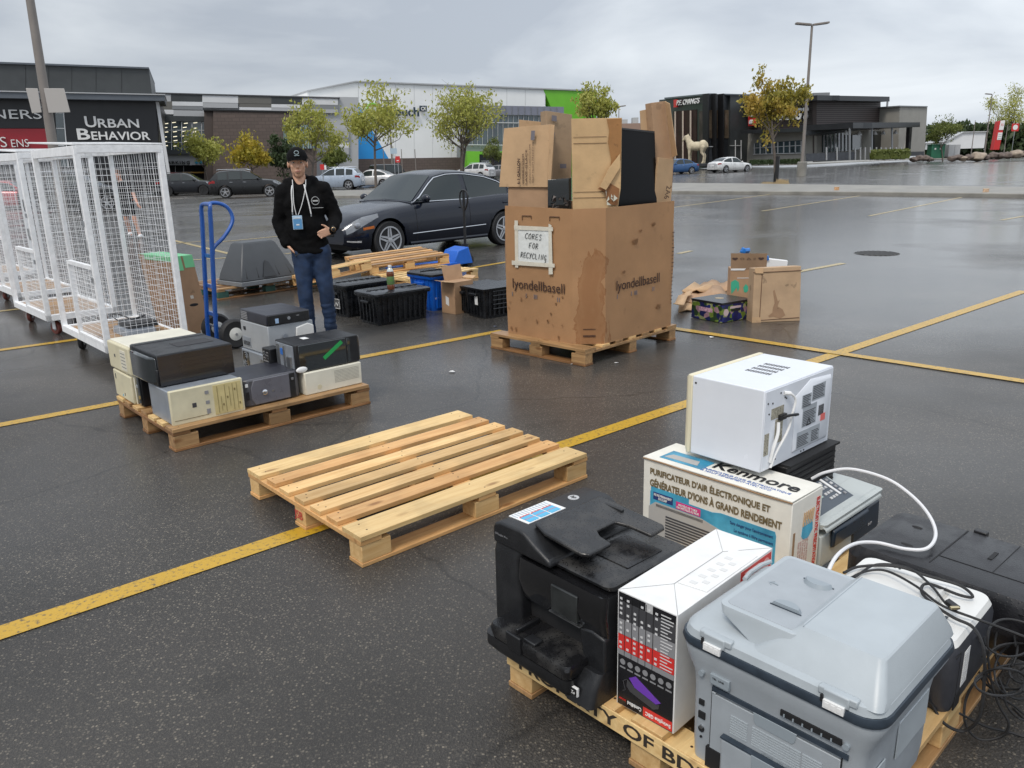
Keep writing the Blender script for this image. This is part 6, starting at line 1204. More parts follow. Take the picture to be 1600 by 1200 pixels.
        if kind == 'suv':
            bm = BM(); tube(bm, [(-1.7, s * (wr_ - .06), zr + .02), (-1.6, s * (wr_ - .06), zr + .05), (.1, s * (wr_ - .06), zr + .045), (.3, s * (wr_ - .06), zr - .02)], .018, 6); obj('roof_rail', bm, CHR if pname != 'dark_suv_paint' else BLK, t)
    bm = BM(); box(bm, -h_ - .008, -.26, .62, -h_ + .02, .26, .76); obj('licence_plate', bm, WHT, t, .004)
    bm = BM(); box(bm, h_ - .03, -.42, .42, h_ + .012, .42, .66); g = obj('grille', bm, BLKM, t, .02)
    bm = BM()
    for i in range(3): box(bm, h_ + .012, -.40, .47 + i * .06, h_ + .022, .40, .485 + i * .06)
    lathe(bm, [(.085, h_ + .01), (.085, h_ + .03), (.07, h_ + .03)], 20, Matrix.Translation((0, 0, .55)), 'x'); obj('grille_bar', bm, CHR, g)
    bm = BM(); box(bm, -h_ + .05, -W_ / 2 * .8, .22, -h_ - .012 + .03, W_ / 2 * .8, .36); obj('bumper', bm, BLKM, t, .02)
    return t
GLSW = sm('car_glass', (.018, .026, .027), .05, spec=.55); RIMS = sm('alloy', (.48, .49, .51), .3, .7); LAMP = sm('lamp_glass', (.42, .44, .47), .12, .3, coat=1)
m0 = Vector(G(612, 405)); m1 = G(790, 383); hd = (m0 - m1); yaw = math.atan2(hd.y, hd.x); mid = (m0 + m1) / 2; lf = Vector((-math.sin(yaw), math.cos(yaw), 0)); ctr = mid - lf * (1.77 / 2) - Vector((math.cos(yaw), math.sin(yaw), 0)) * .1
car('dark blue black wet sedan with five spoke alloy wheels, close behind the man', 0, 0, yaw, 'sedan', (.006, .009, .019), 'midnight_paint', True, (ctr.x, ctr.y, 0))
LOTC = 'cars in the far rows of the lot'
car('black SUV in front of the brick wall, rear with red lamp turned to us', 388, 308, R(14), 'suv', (.012, .013, .014), 'black_suv_paint', group=LOTC)
car('dark SUV without bright trim at the parking entrance, left of the other black SUV', 296, 305, R(4), 'suv', (.010, .012, .016), 'dark_suv_paint', group=LOTC, rim='black')
car('dark sedan half hidden behind the head of the man', 448, 291, R(8), 'sedan', (.03, .035, .045), 'slate_paint', group=LOTC)
car('silver blue SUV beside the kerb island, right of the head of the man', 525, 296, R(176), 'suv', (.36, .42, .50), 'silver_suv_paint', group=LOTC)
car('white car hidden behind the thin tree trunk', 582, 292.5, R(168), 'sedan', (.62, .62, .62), 'white_car_paint', group=LOTC)
jp = car('black boxy off-road car with a spare wheel behind, by the thin tree trunk', 616, 289, R(32), 'jeep', (.012, .012, .013), 'black_jeep_paint', group=LOTC, rim='black')
bm = BM(); lathe(bm, [(.2, -2.40), (.38, -2.40), (.40, -2.34), (.40, -2.25), (.2, -2.22)], 24, Matrix.Translation((0, 0, 1.15)), 'x'); obj('spare_wheel', bm, RUB, jp)
car('white SUV peeping over the roof of the dark sedan', 742, 280, R(150), 'suv', (.66, .66, .66), 'white_suv_paint', group=LOTC)
car('grey sedan just right of the white SUV, beyond the dark sedan roof', 778, 278, R(160), 'sedan', (.2, .2, .21), 'grey_paint', group=LOTC)
car('white sedan alone on the wet lot in front of the horse statue building', 1140, 269, R(28), 'sedan', (.68, .68, .67), 'white_sedan_paint', group=LOTC)
car('blue sedan partly hidden by the big carton', 1056, 272, R(206), 'sedan', (.03, .09, .22), 'blue_sedan_paint', group=LOTC)
car('dark car with bright wheels seen through the nearest cage', 128, 330, R(10), 'suv', (.012, .012, .015), 'black_suv_paint', group=LOTC)
car('red car seen through the cages at the left edge', 20, 327, R(10), 'sedan', (.45, .05, .06), 'red_car_paint', group=LOTC)

# ================================================================== TREES
BRK = sm('bark', (.12, .10, .085), .85, nz=(9, .3), bump=(30, .6))
def leafmat(name, c1, c2, c3):
    if name in MC: return MC[name]
    m, t, p, N, L = nodes(name); c = N('ShaderNodeTexCoord'); w_ = N('ShaderNodeTexWhiteNoise'); s = N('ShaderNodeVectorMath'); s.operation = 'SNAP'; s.inputs[1].default_value = (.16, .16, .16); L(c.outputs['Object'], s.inputs[0]); L(s.outputs[0], w_.inputs['Vector'])
    n = N('ShaderNodeTexNoise'); n.inputs['Scale'].default_value = .9; L(c.outputs['Object'], n.inputs['Vector'])
    x = N('ShaderNodeMixRGB'); x.inputs[1].default_value = (*c1, 1); x.inputs[2].default_value = (*c2, 1); L(w_.outputs['Value'], x.inputs[0])
    r = N('ShaderNodeMapRange'); r.inputs[1].default_value = .45; r.inputs[2].default_value = .65; L(n.outputs[0], r.inputs[0]); x2 = N('ShaderNodeMixRGB'); L(r.outputs[0], x2.inputs[0]); L(x.outputs[0], x2.inputs[1]); x2.inputs[2].default_value = (*c3, 1)
    L(x2.outputs[0], p.inputs['Base Color']); p.inputs['Roughness'].default_value = .55
    tr = N('ShaderNodeBsdfTranslucent'); L(x2.outputs[0], tr.inputs[0]); ms = N('ShaderNodeMixShader'); ms.inputs[0].default_value = .35; L(p.outputs[0], ms.inputs[1]); L(tr.outputs[0], ms.inputs[2]); o = t.nodes['Material Output']; L(ms.outputs[0], o.inputs[0]); MC[name] = m; return m
LFG = leafmat('leaf_yellow_green', (.27, .31, .06), (.52, .49, .12), (.38, .39, .08)); LFY = leafmat('leaf_yellow', (.42, .34, .03), (.30, .28, .04), (.48, .36, .04)); LFO = leafmat('leaf_autumn', (.40, .34, .05), (.24, .23, .05), (.46, .32, .06))
LFD = leafmat('leaf_dark', (.035, .06, .025), (.07, .10, .035), (.05, .08, .03)); LFM = leafmat('leaf_green', (.10, .14, .03), (.20, .22, .05), (.14, .17, .04))
def tree(label, bx, by, cx0, cx1, cy0, cy1, leaf, n=2200, lsize=1.0, seed=1, tw=1, stems=1, name='deciduous_tree', base=None, wrap=False, dens=1.0, depth=None, group='young trees around the lot'):
    """base pixel and the pixel box of the crown"""
    p = base or GT(bx, by); t = thing(name, label, 'tree', p, 0, group); y = p.y; rnd = random.Random(seed)
    A, B = D(cx0, cy1, y), D(cx1, cy0, y); O = Vector(p); x0, x1, z0, z1 = A.x - O.x, B.x - O.x, A.z - O.z, B.z - O.z; rx = (x1 - x0) / 2; cz = (z0 + z1) / 2; rz_ = (z1 - z0) / 2; cx = (x0 + x1) / 2; H = z1
    tb = BM(); tips = []; tr0 = .012 * H * tw + .02
    def limb(p0, d, L_, r0, lev):
        pts = [p0]; q = p0.copy(); dd = d.copy()
        for i in range(4): dd = (dd + Vector((rnd.uniform(-.2, .2), rnd.uniform(-.2, .2), rnd.uniform(-.02, .14)))).normalized(); q = q + dd * L_ / 4; pts.append(q.copy())
        tube(tb, pts, [r0 * (1 - .17 * i) for i in range(5)], 6 if lev < 2 else 4)
        if lev >= 2: tips.extend(pts[2:])
        if lev < 3:
            for k in range((5, 4, 3)[lev]):
                a = pts[rnd.choice((2, 3, 4)) if lev else rnd.choice((1, 2, 3, 4))]; e = Vector((rnd.gauss(0, 1), rnd.gauss(0, 1), rnd.uniform(.0, 1.0))).normalized(); limb(a, (dd * .5 + e * .75).normalized(), L_ * rnd.uniform(.5, .72), r0 * .45, lev + 1)
    for s_ in range(stems):
        off = Vector((rnd.uniform(-.12, .12), rnd.uniform(-.1, .1), 0)) * (stems > 1); zt = z0 + rz_ * .3; pts = [off, off * 1.5 + Vector((cx * .3, 0, zt * .5)), Vector((cx * .8, 0, 0)) + off * 3 + Vector((0, 0, zt))]
        tube(tb, pts, [tr0, tr0 * .8, tr0 * .65], 9)
        for k in range(7):
            a = k * 2.4 + rnd.random(); zz = rnd.uniform(.75, 1.1); limb(pts[2] * zz if zz < 1 else pts[2], Vector((math.cos(a) * .8 * rx / rz_, math.sin(a) * .8 * rx / rz_, rnd.uniform(.3, 1.3))).normalized(), rz_ * rnd.uniform(.6, 1.0), tr0 * .45, 1)
        limb(pts[2], Vector((0, 0, 1)), rz_ * 1.0, tr0 * .6, 1)
    obj('trunk', tb, BRK, t)
    if wrap: bm = BM(); tube(bm, [(0, 0, .02), (0, 0, 1.5)], tr0 * 1.5, 10); obj('trunk_guard', bm, BLK, t)
    # leaves gathered in clumps round the twig ends, kept within the crown outline
    cl = []
    for q in tips:
        u = ((q.x - cx) / rx, q.y / rx, (q.z - cz) / rz_); l = math.sqrt(sum(v * v for v in u))
        lm = 1.02 + .35 * noise.noise(Vector(u) * 1.3 + Vector((seed * 3, 0, 0)))
        if l > lm: q = Vector((cx + u[0] / l * rx * lm, u[1] / l * rx * lm, cz + u[2] / l * rz_ * lm))
        cl.append(q)
    for _ in range(int(26 * dens)):
        v = Vector((rnd.gauss(0, 1), rnd.gauss(0, 1), rnd.gauss(0, 1))).normalized() * rnd.uniform(.5, 1.0) ** .4; k = 1 - .55 * (noise.noise(v * 1.6 + Vector((seed, 0, 0))) + .25); cl.append(Vector((cx + v.x * rx * k, v.y * rx * k, cz + v.z * rz_ * k)))
    rnd.shuffle(cl); cl = cl[:max(34, int(len(cl) * .5))]; n = int(n * .95)
    lb = BM(); ls = .112 * lsize * (y / 45) ** .35
    for i in range(n):
        c_ = cl[i % len(cl)]; sp = rx * .105; q = c_ + Vector((rnd.gauss(0, sp), rnd.gauss(0, sp), rnd.gauss(0, sp * .8)))
        e = Euler((rnd.uniform(0, 6.3), rnd.uniform(0, 6.3), rnd.uniform(0, 6.3))).to_matrix(); s_ = ls * rnd.uniform(.6, 1.3)
        lb.faces.new([lb.verts.new(q + e @ Vector(v) * s_) for v in ((-1, 0, 0), (-.2, -.5, .08), (1, 0, 0), (-.2, .5, -.08))])
    obj('crown', lb, leaf, t, ang=180); return t
tree('small yellow green tree at the PARKING entrance', 327, 300, 276, 352, 198, 262, LFG, 3400, 1.0, 1)
tree('bright yellow low tree in front of the brick wall', 400, 300, 352, 426, 208, 268, LFY, 3600, 1.1, 2)
tree('dark evergreen bush beside the bright yellow tree', 443, 296, 418, 466, 212, 290, LFD, 4200, 1.1, 3, name='evergreen_bush', stems=1, dens=1.5)
tree('yellow green tree directly behind the head of the man', 487, 297, 453, 526, 155, 262, LFG, 3800, 1.0, 4)
tree('small dark green bush between the tree behind the man and the blue triangle', 520, 291, 497, 547, 231, 268, LFM, 2600, 1.1, 5, name='evergreen_bush', dens=1.4)
tree('tall wide airy tree in front of the blue triangle, with a thin bare trunk', 588, 303, 518, 650, 128, 240, LFG, 3600, .95, 6, dens=.9)
tree('tall dense multi-stemmed tree in front of the glass front of the white hall', 722, 285, 672, 782, 127, 242, LFG, 5600, 1.0, 7, stems=3, dens=1.6)
tree('sapling in front of the green entrance portal', 771, 278, 752, 790, 215, 266, LFM, 1200, 1.0, 8)
tree('yellow green tree rising behind the carton heap, before the green wall corner', 925, 285, 893, 962, 131, 200, LFG, 3600, 1.0, 9, dens=1.5)
tree('autumn tree with orange and olive leaves and a black trunk guard on the kerb island', 1212, 288, 1156, 1258, 102, 222, LFO, 5200, .95, 10, wrap=True, dens=1.2)
tree('slim green yellow tree beside the green utility box', 1473, 252, 1443, 1500, 178, 238, LFM, 2600, .9, 11)
tree('large pale green tree at the right picture edge among the boulders', 1580, 245, 1538, 1632, 132, 222, LFG, 5200, .95, 12, tw=1.6, dens=1.3)

# ================================================================== BUILDINGS
def DZ(px, py, y): return D(px, py, y)
CLD = sm('charcoal_cladding', (.045, .05, .052), .45, nz=(1.2, .12), bump=(4, .1)); FSC = sm('fascia_grey', (.10, .115, .135), .4, nz=(1, .1)); BLP_ = sm('black_cladding', (.012, .013, .016), .35, nz=(1, .2)); WPN = sm('white_panel', (.66, .67, .68), .45, nz=(.5, .06)); GPN = sm('grey_panel', (.22, .23, .24), .5); GPL = sm('light_grey_panel', (.42, .43, .44), .5); TPN = sm('taupe_panel', (.14, .135, .12), .5)
GLB = sm('facade_glass', (.05, .075, .085), .06, spec=.9, coat=.6, nz=(.4, .5)); STU = sm('stucco', (.32, .31, .28), .8, nz=(.8, .08), bump=(30, .2)); CNC = sm('concrete', (.235, .225, .20), .55, nz=(1.2, .28), bump=(20, .3))
def brick(name, c1, c2, s=1.2):
    m, t, p, N, L = nodes(name); c = N('ShaderNodeTexCoord'); mp = N('ShaderNodeMapping'); mp.inputs['Rotation'].default_value = (R(90), 0, 0); L(c.outputs['Object'], mp.inputs[0]); b = N('ShaderNodeTexBrick'); b.inputs['Scale'].default_value = s; b.inputs['Color1'].default_value = (*c1, 1); b.inputs['Color2'].default_value = (*c2, 1); b.inputs['Mortar'].default_value = (*[v * .8 for v in c1], 1); b.inputs['Mortar Size'].default_value = .03; b.inputs['Brick Width'].default_value = .8; b.inputs['Row Height'].default_value = .4
    L(mp.outputs[0], b.inputs['Vector']); L(b.outputs['Color'], p.inputs['Base Color']); p.inputs['Roughness'].default_value = .75; return m
BRW = brick('brown_brick', (.115, .088, .076), (.135, .102, .088))
class Bld:
    """pieces of a facade given by pixel corners on a vertical plane through two plan points"""
    def __init__(s, name, label, cat, c): s.t = thing(name, label, cat, c); s.o = Vector(c)
    def plane(s, pxa, ya, pxb, yb, ref=255): s.a = D(pxa, ref, ya); s.b = D(pxb, ref, yb); s.d = (s.b - s.a); s.d.z = 0; s.d.normalize(); s.n = Vector((s.d.y, -s.d.x, 0)); return s
    def pt(s, px, py, off=0):
        r = RT * ((px - 800) / F_) - UP * ((py - 600) / F_) + FW; c = Vector((0, 0, CH)); a = s.a + s.n * off; k = (a - c).dot(s.n) / r.dot(s.n); return c + r * k - s.o
    def quad(s, pts, m, name='wall', th=.15, off=0, par=None):
        bm = BM(); P = [s.pt(x, y, off) for x, y in pts]; A = [bm.verts.new(p) for p in P]; B = [bm.verts.new(p - s.n * th) for p in P]; k = len(P); bm.faces.new(A); bm.faces.new(B[::-1])
        for i in range(k): bm.faces.new((A[i], B[i], B[(i + 1) % k], A[(i + 1) % k]))
        return obj(name, bm, m, par or s.t)
    def rect(s, x0, y0, x1, y1, m, name='wall', th=.15, off=0, par=None, sl=-.0253): return s.quad([(x0, y0), (x0, y1), (x1, y1 + sl * (x1 - x0)), (x1, y0 + sl * (x1 - x0))], m, name, th, off, par)
    def txt(s, body, x0, yb, x1, yt, m, bold=0, off=.1, sl=-.0253, sh=0, sp=1):
        a = s.pt(x0, yb, off); b = s.pt(x1, yb + sl * (x1 - x0), off); c = s.pt(x0, yt, off); xd = (b - a); yd = Vector((0, 0, 1)); return text(body, m, s.t, a, xd, yd, (c - a).z, xd.length, bold=bold, th=.08, shear=sh, sp=sp)
    def vbars(s, xs, y0, y1, m, w=.6, off=.08, name='mullion', par=None, sl=-.0253):
        bm = BM()
        for x in xs:
            P = [s.pt(x - w / 2, y0 + sl * (x - xs[0]), off), s.pt(x - w / 2, y1 + sl * (x - xs[0]), off), s.pt(x + w / 2, y1 + sl * (x - xs[0]), off), s.pt(x + w / 2, y0 + sl * (x - xs[0]), off)]; slab(bm, P, .1)
        return obj(name, bm, m, par or s.t)
# --- store on the left
b = Bld('clothing_store', 'charcoal store block with URBAN BEHAVIOR lettering at the far left', 'store', D(120, 285, 62)).plane(0, 62, 250, 66)
b.quad([(-400, 88), (-400, 400), (262, 330), (255, 106), (232, 106.5)][0:0] or [(-420, 150), (-420, 400), (248, 285), (248, 150)], BLP_, 'wall', 20, -.3)
b.quad([(-420, 84), (-420, 147), (238, 150), (232.5, 107)], CLD, 'upper_wall', 12, -.6)
b.quad([(-420, 81), (-420, 84.5), (233, 107.5), (232.5, 105)], FSC, 'coping', 12, -.4)
b.vbars([-60, -10, 40, 76, 112, 150, 190], 98, 146, BLKM, .35, -.58, 'panel_joint', sl=.04)
b.quad([(-420, 134), (-420, 146), (257, 157.5), (257, 148)], FSC, 'fascia', 6, 1.2); b.quad([(-420, 132.5), (-420, 134.5), (258, 148.6), (258, 147)], GPL, 'flashing', 6, 1.3)
b.quad([(-420, 152), (-420, 201), (80, 200), (74, 152)], BLP_, 'sign_wall', .2, 0); b.quad([(-420, 201), (-420, 235), (83, 235), (79.5, 201)], sm('crimson_panel', (.30, .015, .025), .35, nz=(1, .1)), 'red_panel', .2, .02)
b.quad([(85, 158), (92, 260), (108, 260), (98, 158)], GLB, 'window_strip', .2, -.05); b.quad([(97, 158), (106, 262), (107.5, 262), (98.3, 158)], WPN, 'trim', .2, .1)
b.quad([(99, 157), (107, 262), (250, 262), (243, 157)], BLP_, 'sign_wall', .2, .06)
b.quad([(243, 158), (263, 285), (268, 284), (248, 158)], WPN, 'corner_trim', .3, .1)
bm = BM(); 
for y in (176, 200, 227): P = [b.pt(87, y, .0), b.pt(88, y + 1, 0), b.pt(101, y + 1, 0), b.pt(100, y, 0)]; slab(bm, P, .05)
obj('mullion', bm, WPN, b.t)
b.txt('NERS', -12, 185.5, 66, 171, WHT, .0, .12, sl=.005); b.txt('S', 2, 230, 12, 214, WHT, -.01, .12); b.txt('ENS', 19, 230, 46, 218, WHT, -.01, .12)
b.txt('U', 134, 199, 152, 181.5, WHT, .015, .16, sl=0); b.txt('RBAN', 154, 199.3, 218, 185.5, WHT, .015, .16, sl=.004)
b.txt('B', 122, 218.3, 142, 200.8, WHT, .02, .16, sl=0); b.txt('EHAVIOR', 144, 218.6, 235.5, 205.3, WHT, .015, .16, sl=.003)
b.quad([(-420, 262), (-420, 330), (250, 300), (247, 262)], sm('shop_dark', (.02, .018, .018), .3, nz=(.6, .5)), 'shop_front', .2, -.1)
# --- middle block: checker panels over brick
b = Bld('mall_wing', 'mall wing with a checkerboard of grey and white panels above brown brick', 'mall building', D(400, 280, 84)).plane(240, 84, 530, 90)
b.quad([(238, 144.5), (238, 300), (560, 290), (560, 152)], GPL, 'wall', 25, -.3); b.quad([(236, 144), (236, 146), (531, 154), (531, 152.3)], DG, 'coping', 25, .1)
chk = [(240, 146, 267, 158, GPL), (267, 146.6, 316, 158.5, CLD), (316, 147.5, 372, 160, WPN), (372, 148.5, 424, 161.5, TPN), (424, 150, 472, 162, CLD), (472, 151, 528, 163, WPN), (240, 158, 269, 171, TPN), (269, 158.5, 317, 165, WPN), (269, 165.5, 317, 171, GPN), (317, 160.5, 372, 168, GPL), (374, 162, 424, 167, TPN), (374, 167.3, 424, 171.6, WPN), (424, 162.6, 472, 168, WPN), (472, 163.5, 528, 170, GPN), (240, 171, 271, 178, WPN), (271, 172, 322, 181, GPL), (424, 168.5, 528, 175, GPL), (490, 200, 545, 214, GPL), (490, 214, 545, 222, GPN), (490, 222, 545, 230, WPN), (490, 230, 545, 240, GPL)]
for x0, y0, x1, y1, m in chk: b.rect(x0, y0, x1, y1, m, 'checker_panel', .2, 0, sl=.018)
b.quad([(250, 181), (250, 250), (322, 250), (322, 181)], GLB, 'glass_front', .2, -.1); b.quad([(250, 181), (250, 189), (322, 190), (322, 182)], CLD, 'header', .2, .2)
b.vbars([253, 268, 284, 300, 315], 188, 236, WPN, .9, .05, sl=0); bm = BM()
for y in (203, 222): slab(bm, [b.pt(252, y, .05), b.pt(252, y + .8, .05), b.pt(320, y + .8, .05), b.pt(320, y, .05)], .1)
obj('mullion', bm, WPN, b.t)
bm = BM(); rnd = random.Random(2)
for i in range(22): x, y = 255 + (i % 4) * 15.5 + rnd.uniform(-2, 2), 192 + (i // 4) * 7 + rnd.uniform(-1, 1); slab(bm, [b.pt(x, y, -.02), b.pt(x, y + 1.1, -.02), b.pt(x + 6, y + .4, -.02), b.pt(x + 6, y - .7, -.02)], .04)
obj('ceiling_light', bm, sm('lit_lamp', (.8, .75, .6), .5, emit=((1, .9, .65), .9)), b.t)
b.quad([(250, 234), (250, 241), (330, 241), (330, 235)], CLD, 'canopy', 3, 2.2); b.quad([(254, 241), (254, 258), (328, 258), (328, 241)], GPL, 'sign_band', .3, 1.6)
b.txt('PARKING', 257, 256.5, 297, 251.3, BLK, .02, 1.7, sl=0, sp=1.3); bm = BM()
for x in (307, 313): p = b.pt(x, 253.7, 1.72); lathe(bm, [(.16, -.02), (.16, .03)], 14, Matrix.Translation(p), 'y')
obj('blue_sign', bm, BLU, b.t)
b.quad([(256, 258), (256, 300), (328, 300), (328, 258)], BLKM, 'entrance', .2, .4); b.quad([(262, 269), (262, 271), (282, 271), (282, 269)], RED, 'height_bar', .1, 1); b.quad([(284, 268.5), (284, 270.5), (326, 270.5), (326, 268.5)], sm('orange_bar', (.55, .3, .04), .5), 'height_bar', .1, 1); b.vbars([274, 287], 259, 269, WPN, .5, 1.0, 'hanger', sl=0)
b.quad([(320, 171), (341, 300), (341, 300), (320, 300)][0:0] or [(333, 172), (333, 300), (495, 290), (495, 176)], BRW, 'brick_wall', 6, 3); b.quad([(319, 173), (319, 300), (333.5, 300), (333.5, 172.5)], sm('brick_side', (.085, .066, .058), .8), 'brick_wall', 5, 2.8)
b.quad([(318, 170.5), (318, 173), (496, 177), (496, 174.5)], BLKM, 'coping', 6.2, 3.1)
sg_ = b.quad([(443, 194), (443, 232), (492, 232), (492, 196)], sm('slatted_screen', (.16, .24, .25), .5), 'screen', .2, 3.2); b.vbars(list(range(446, 490, 4)), 195, 232, sm('pale_slat', (.35, .43, .43), .5), 1.2, 3.3, 'slat', par=sg_, sl=0)
# --- white hall with blue triangle
b = Bld('white_hall', 'big white panelled hall with a blue triangle and a bright green corner', 'office building', D(700, 270, 112)).plane(500, 104, 880, 122)
WHH = sm('white_hall_panel', (.86, .87, .86), .5, nz=(.25, .05)); GRE = sm('lime_green_panel', (.16, .50, .03), .4, nz=(.5, .06)); BLT = sm('bright_blue_panel', (.02, .30, .72), .4, nz=(.4, .08))
b.quad([(480, 142), (480, 160), (520, 300), (1010, 300), (1010, 145), (850, 139.5), (722, 133), (556, 127)][0:0] or [(524, 150), (530, 300), (735, 292), (852, 288), (852, 139.5), (556, 127), (524, 134)], WHH, 'wall', 30, -.2)
b.quad([(480, 142), (480, 152), (524, 156), (524, 134.3)], WHH, 'wall', 30, -.22)
b.quad([(849, 139.3), (877, 205), (877, 290), (932, 286), (932, 142)], GRE, 'green_wall', 30, -.15); b.quad([(849, 139.3), (849, 290), (878, 290), (878, 205)][0:0] or [(852, 165), (852, 290), (880, 290), (880, 210)], WHH, 'wall', 10, -.3)
b.vbars([560 + i * 29 for i in range(10)], 130, 246, sm('joint', (.52, .53, .53), .6), .35, -.17, 'panel_joint', sl=.04)
b.quad([(556, 126), (556, 128), (932, 142.8), (932, 140.8)], GPL, 'coping', 30, .05); b.quad([(480, 141), (480, 143), (556, 128), (556, 126)], GPL, 'coping', 30, .05)
b.quad([(559, 163), (546.5, 250), (608, 249), (577, 196), (566, 172)], BLT, 'blue_triangle', .1, -.04)
b.quad([(528, 249), (528, 300), (735, 300), (735, 245.5)], BRW, 'brick_base', .5, .3)
LGO = sm('logo_dark', (.02, .04, .06), .4); bm = BM(); c_ = b.pt(583, 172, .2); R_ = .75; k_ = b.d
tube(bm, [c_ + b.d * (R_ * math.cos(a)) + Vector((0, 0, R_ * math.sin(a))) for a in [.6 + i * .4 for i in range(13)]], .16, 6); obj('green_ring', bm, GRE, b.t)
b.txt('intouch', 596, 181, 655, 166, LGO, .03, .25, sl=.02); b.quad([(656, 165), (656, 174), (667, 174.2), (667, 165.2)], LGO, 'logo_box', .15, .25); b.txt('CX', 658, 172.8, 665.5, 167, WHT, .03, .32)
b.plane(735, 112, 882, 116)
b.quad([(728, 164), (728, 178), (881, 181), (881, 167)], sm('zinc_panel', (.19, .20, .25), .4, nz=(.5, .1)), 'header', 1, 2.2); b.vbars([740 + i * 10 for i in range(14)], 164.8, 178, GPN, .4, 2.3, 'panel_joint', sl=.02)
b.quad([(728, 178), (728, 226), (881, 226), (881, 181)], GLB, 'glass_front', .3, 1.9); b.vbars([738 + i * 8 for i in range(18)], 178.5, 226, GPL, .7, 2.05, 'mullion', sl=.01); bm = BM()
for y in (178, 190.5, 225.5): slab(bm, [b.pt(728, y, 2.1), b.pt(728, y + 1, 2.1), b.pt(881, y + 3, 2.1), b.pt(881, y + 2, 2.1)], .1)
obj('mullion', bm, WPN, b.t); b.quad([(715, 227), (715, 246), (881, 246), (881, 227)], GPN, 'spandrel', .5, 1.8)
b.quad([(730, 236), (730, 290), (749, 290), (749, 236.5)], GRE, 'portal', 2, 3.2); b.quad([(749, 236.4), (749, 241), (882, 241), (882, 236.5)], GRE, 'portal', 2, 3.2); b.quad([(749, 241), (749, 290), (880, 290), (880, 241)], sm('entrance_dark', (.02, .025, .03), .2), 'entrance', .3, 1.9)
b.vbars([753, 760, 766], 252, 270, WPN, .8, 2.1, 'door_frame', sl=0); bm = BM(); slab(bm, [b.pt(752, 251, 2.1), b.pt(752, 252.3, 2.1), b.pt(767, 252.3, 2.1), b.pt(767, 251, 2.1)], .1); obj('door_frame', bm, WPN, b.t)
# --- restaurant on the right
b = Bld('restaurant', 'dark clad restaurant with white lettering, red signs and a covered patio', 'restaurant', D(1240, 258, 108)); RP_ = b
MET = sm('dark_metal_panel', (.035, .038, .042), .4, .3, nz=(.8, .15)); SLT = sm('brown_siding', (.075, .058, .054), .55, nz=(.6, .2)); SLD = sm('siding_gap', (.02, .016, .016), .7)
b.plane(1042, 120, 1107, 108)      # tower, left face, receding to the left
b.quad([(1030, 156), (1030, 268), (1107, 262), (1107, 147), (1095, 147.3), (1040, 155)], MET, 'tower', .6, -.2); b.quad([(1038, 152.5), (1038, 155), (1107, 148), (1107, 145.8)], FSC, 'coping', 1, .1)
b.quad([(1052, 174), (1052, 262), (1088, 260), (1088, 171)], sm('red_brown_glass', (.035, .018, .016), .6, spec=.2, nz=(.7, .4)), 'window', .2, -.1); b.vbars([1054.5, 1066.5, 1078.5], 174, 258, sm('pale_post', (.55, .45, .38), .5), 1.5, .1, 'post', sl=-.05)
b.quad([(1092, 174), (1092, 258), (1104, 257), (1104, 172)], sm('tower_glass', (.05, .04, .035), .55, nz=(.6, .6), spec=.2), 'window', .2, -.1)
b.txt('P.F. CHANG’S', 1057.5, 165, 1093, 157, WHT, .01, .2, sl=-.10, sh=.15); b.quad([(1052.5, 156), (1052.5, 168), (1056.5, 167.4), (1056.5, 155.4)], RED, 'red_sign', .3, .3)
b.plane(1107, 108, 1142, 110)
for i, x in enumerate((1107, 1119, 1131)): b.quad([(x, 147 - i * .3), (x, 262), (x + 12, 261.5), (x + 12, 148 - i * .4)], MET, 'tower', .6, -.4 * (i + 1)); b.quad([(x + 1.5, 172), (x + 1.5, 216), (x + 8.5, 216), (x + 8.5, 172)], sm('warm_glass', (.10, .075, .05), .15, nz=(.7, .5), coat=.5), 'window', .1, -.4 * (i + 1) + .12); b.quad([(x - .8, 146), (x - .8, 262), (x + .8, 262), (x + .8, 146)], BLK, 'fin', 1, .4)
b.quad([(1106, 229), (1106, 258), (1107.3, 258), (1107.3, 230)], GPL, 'door_frame', .1, 0); b.quad([(1107, 228.5), (1107, 229.6), (1114, 229.6), (1114, 228.5)], GPL, 'door_frame', .1, .2)
b.quad([(1141, 148), (1141, 262), (1176, 258), (1176, 148)], CLD, 'tower', 2, -.8); b.quad([(1133, 146.3), (1133, 148.3), (1177, 149.4), (1177, 147.4)], FSC, 'coping', 2, -.6)
b.vbars([1149.5, 1158.5], 219, 249, WPN, .7, -.6, 'mullion', sl=0); bm = BM(); slab(bm, [b.pt(1141, 227, -.6), b.pt(1141, 227.8, -.6), b.pt(1158, 227.8, -.6), b.pt(1158, 227, -.6)], .1); obj('mullion', bm, WPN, b.t)
b.plane(1160, 113, 1276, 98)       # main block, left face
b.quad([(1158, 160), (1158, 208), (1276, 203), (1276, 156)], SLT, 'siding', .5, -.3); bm = BM()
for i in range(13): y0 = 166 + i * 3.0; slab(bm, [b.pt(1158, y0 + 1.5, -.27), b.pt(1158, y0 + 2.3, -.27), b.pt(1276, y0 - 3.2 + i * .1, -.27), b.pt(1276, y0 - 4.0 + i * .1, -.27)], .02)
obj('siding_groove', bm, SLD, b.t)
b.quad([(1155, 163), (1155, 168), (1278, 156.5), (1278, 149)], MET, 'roof_edge', 3, 1.0)
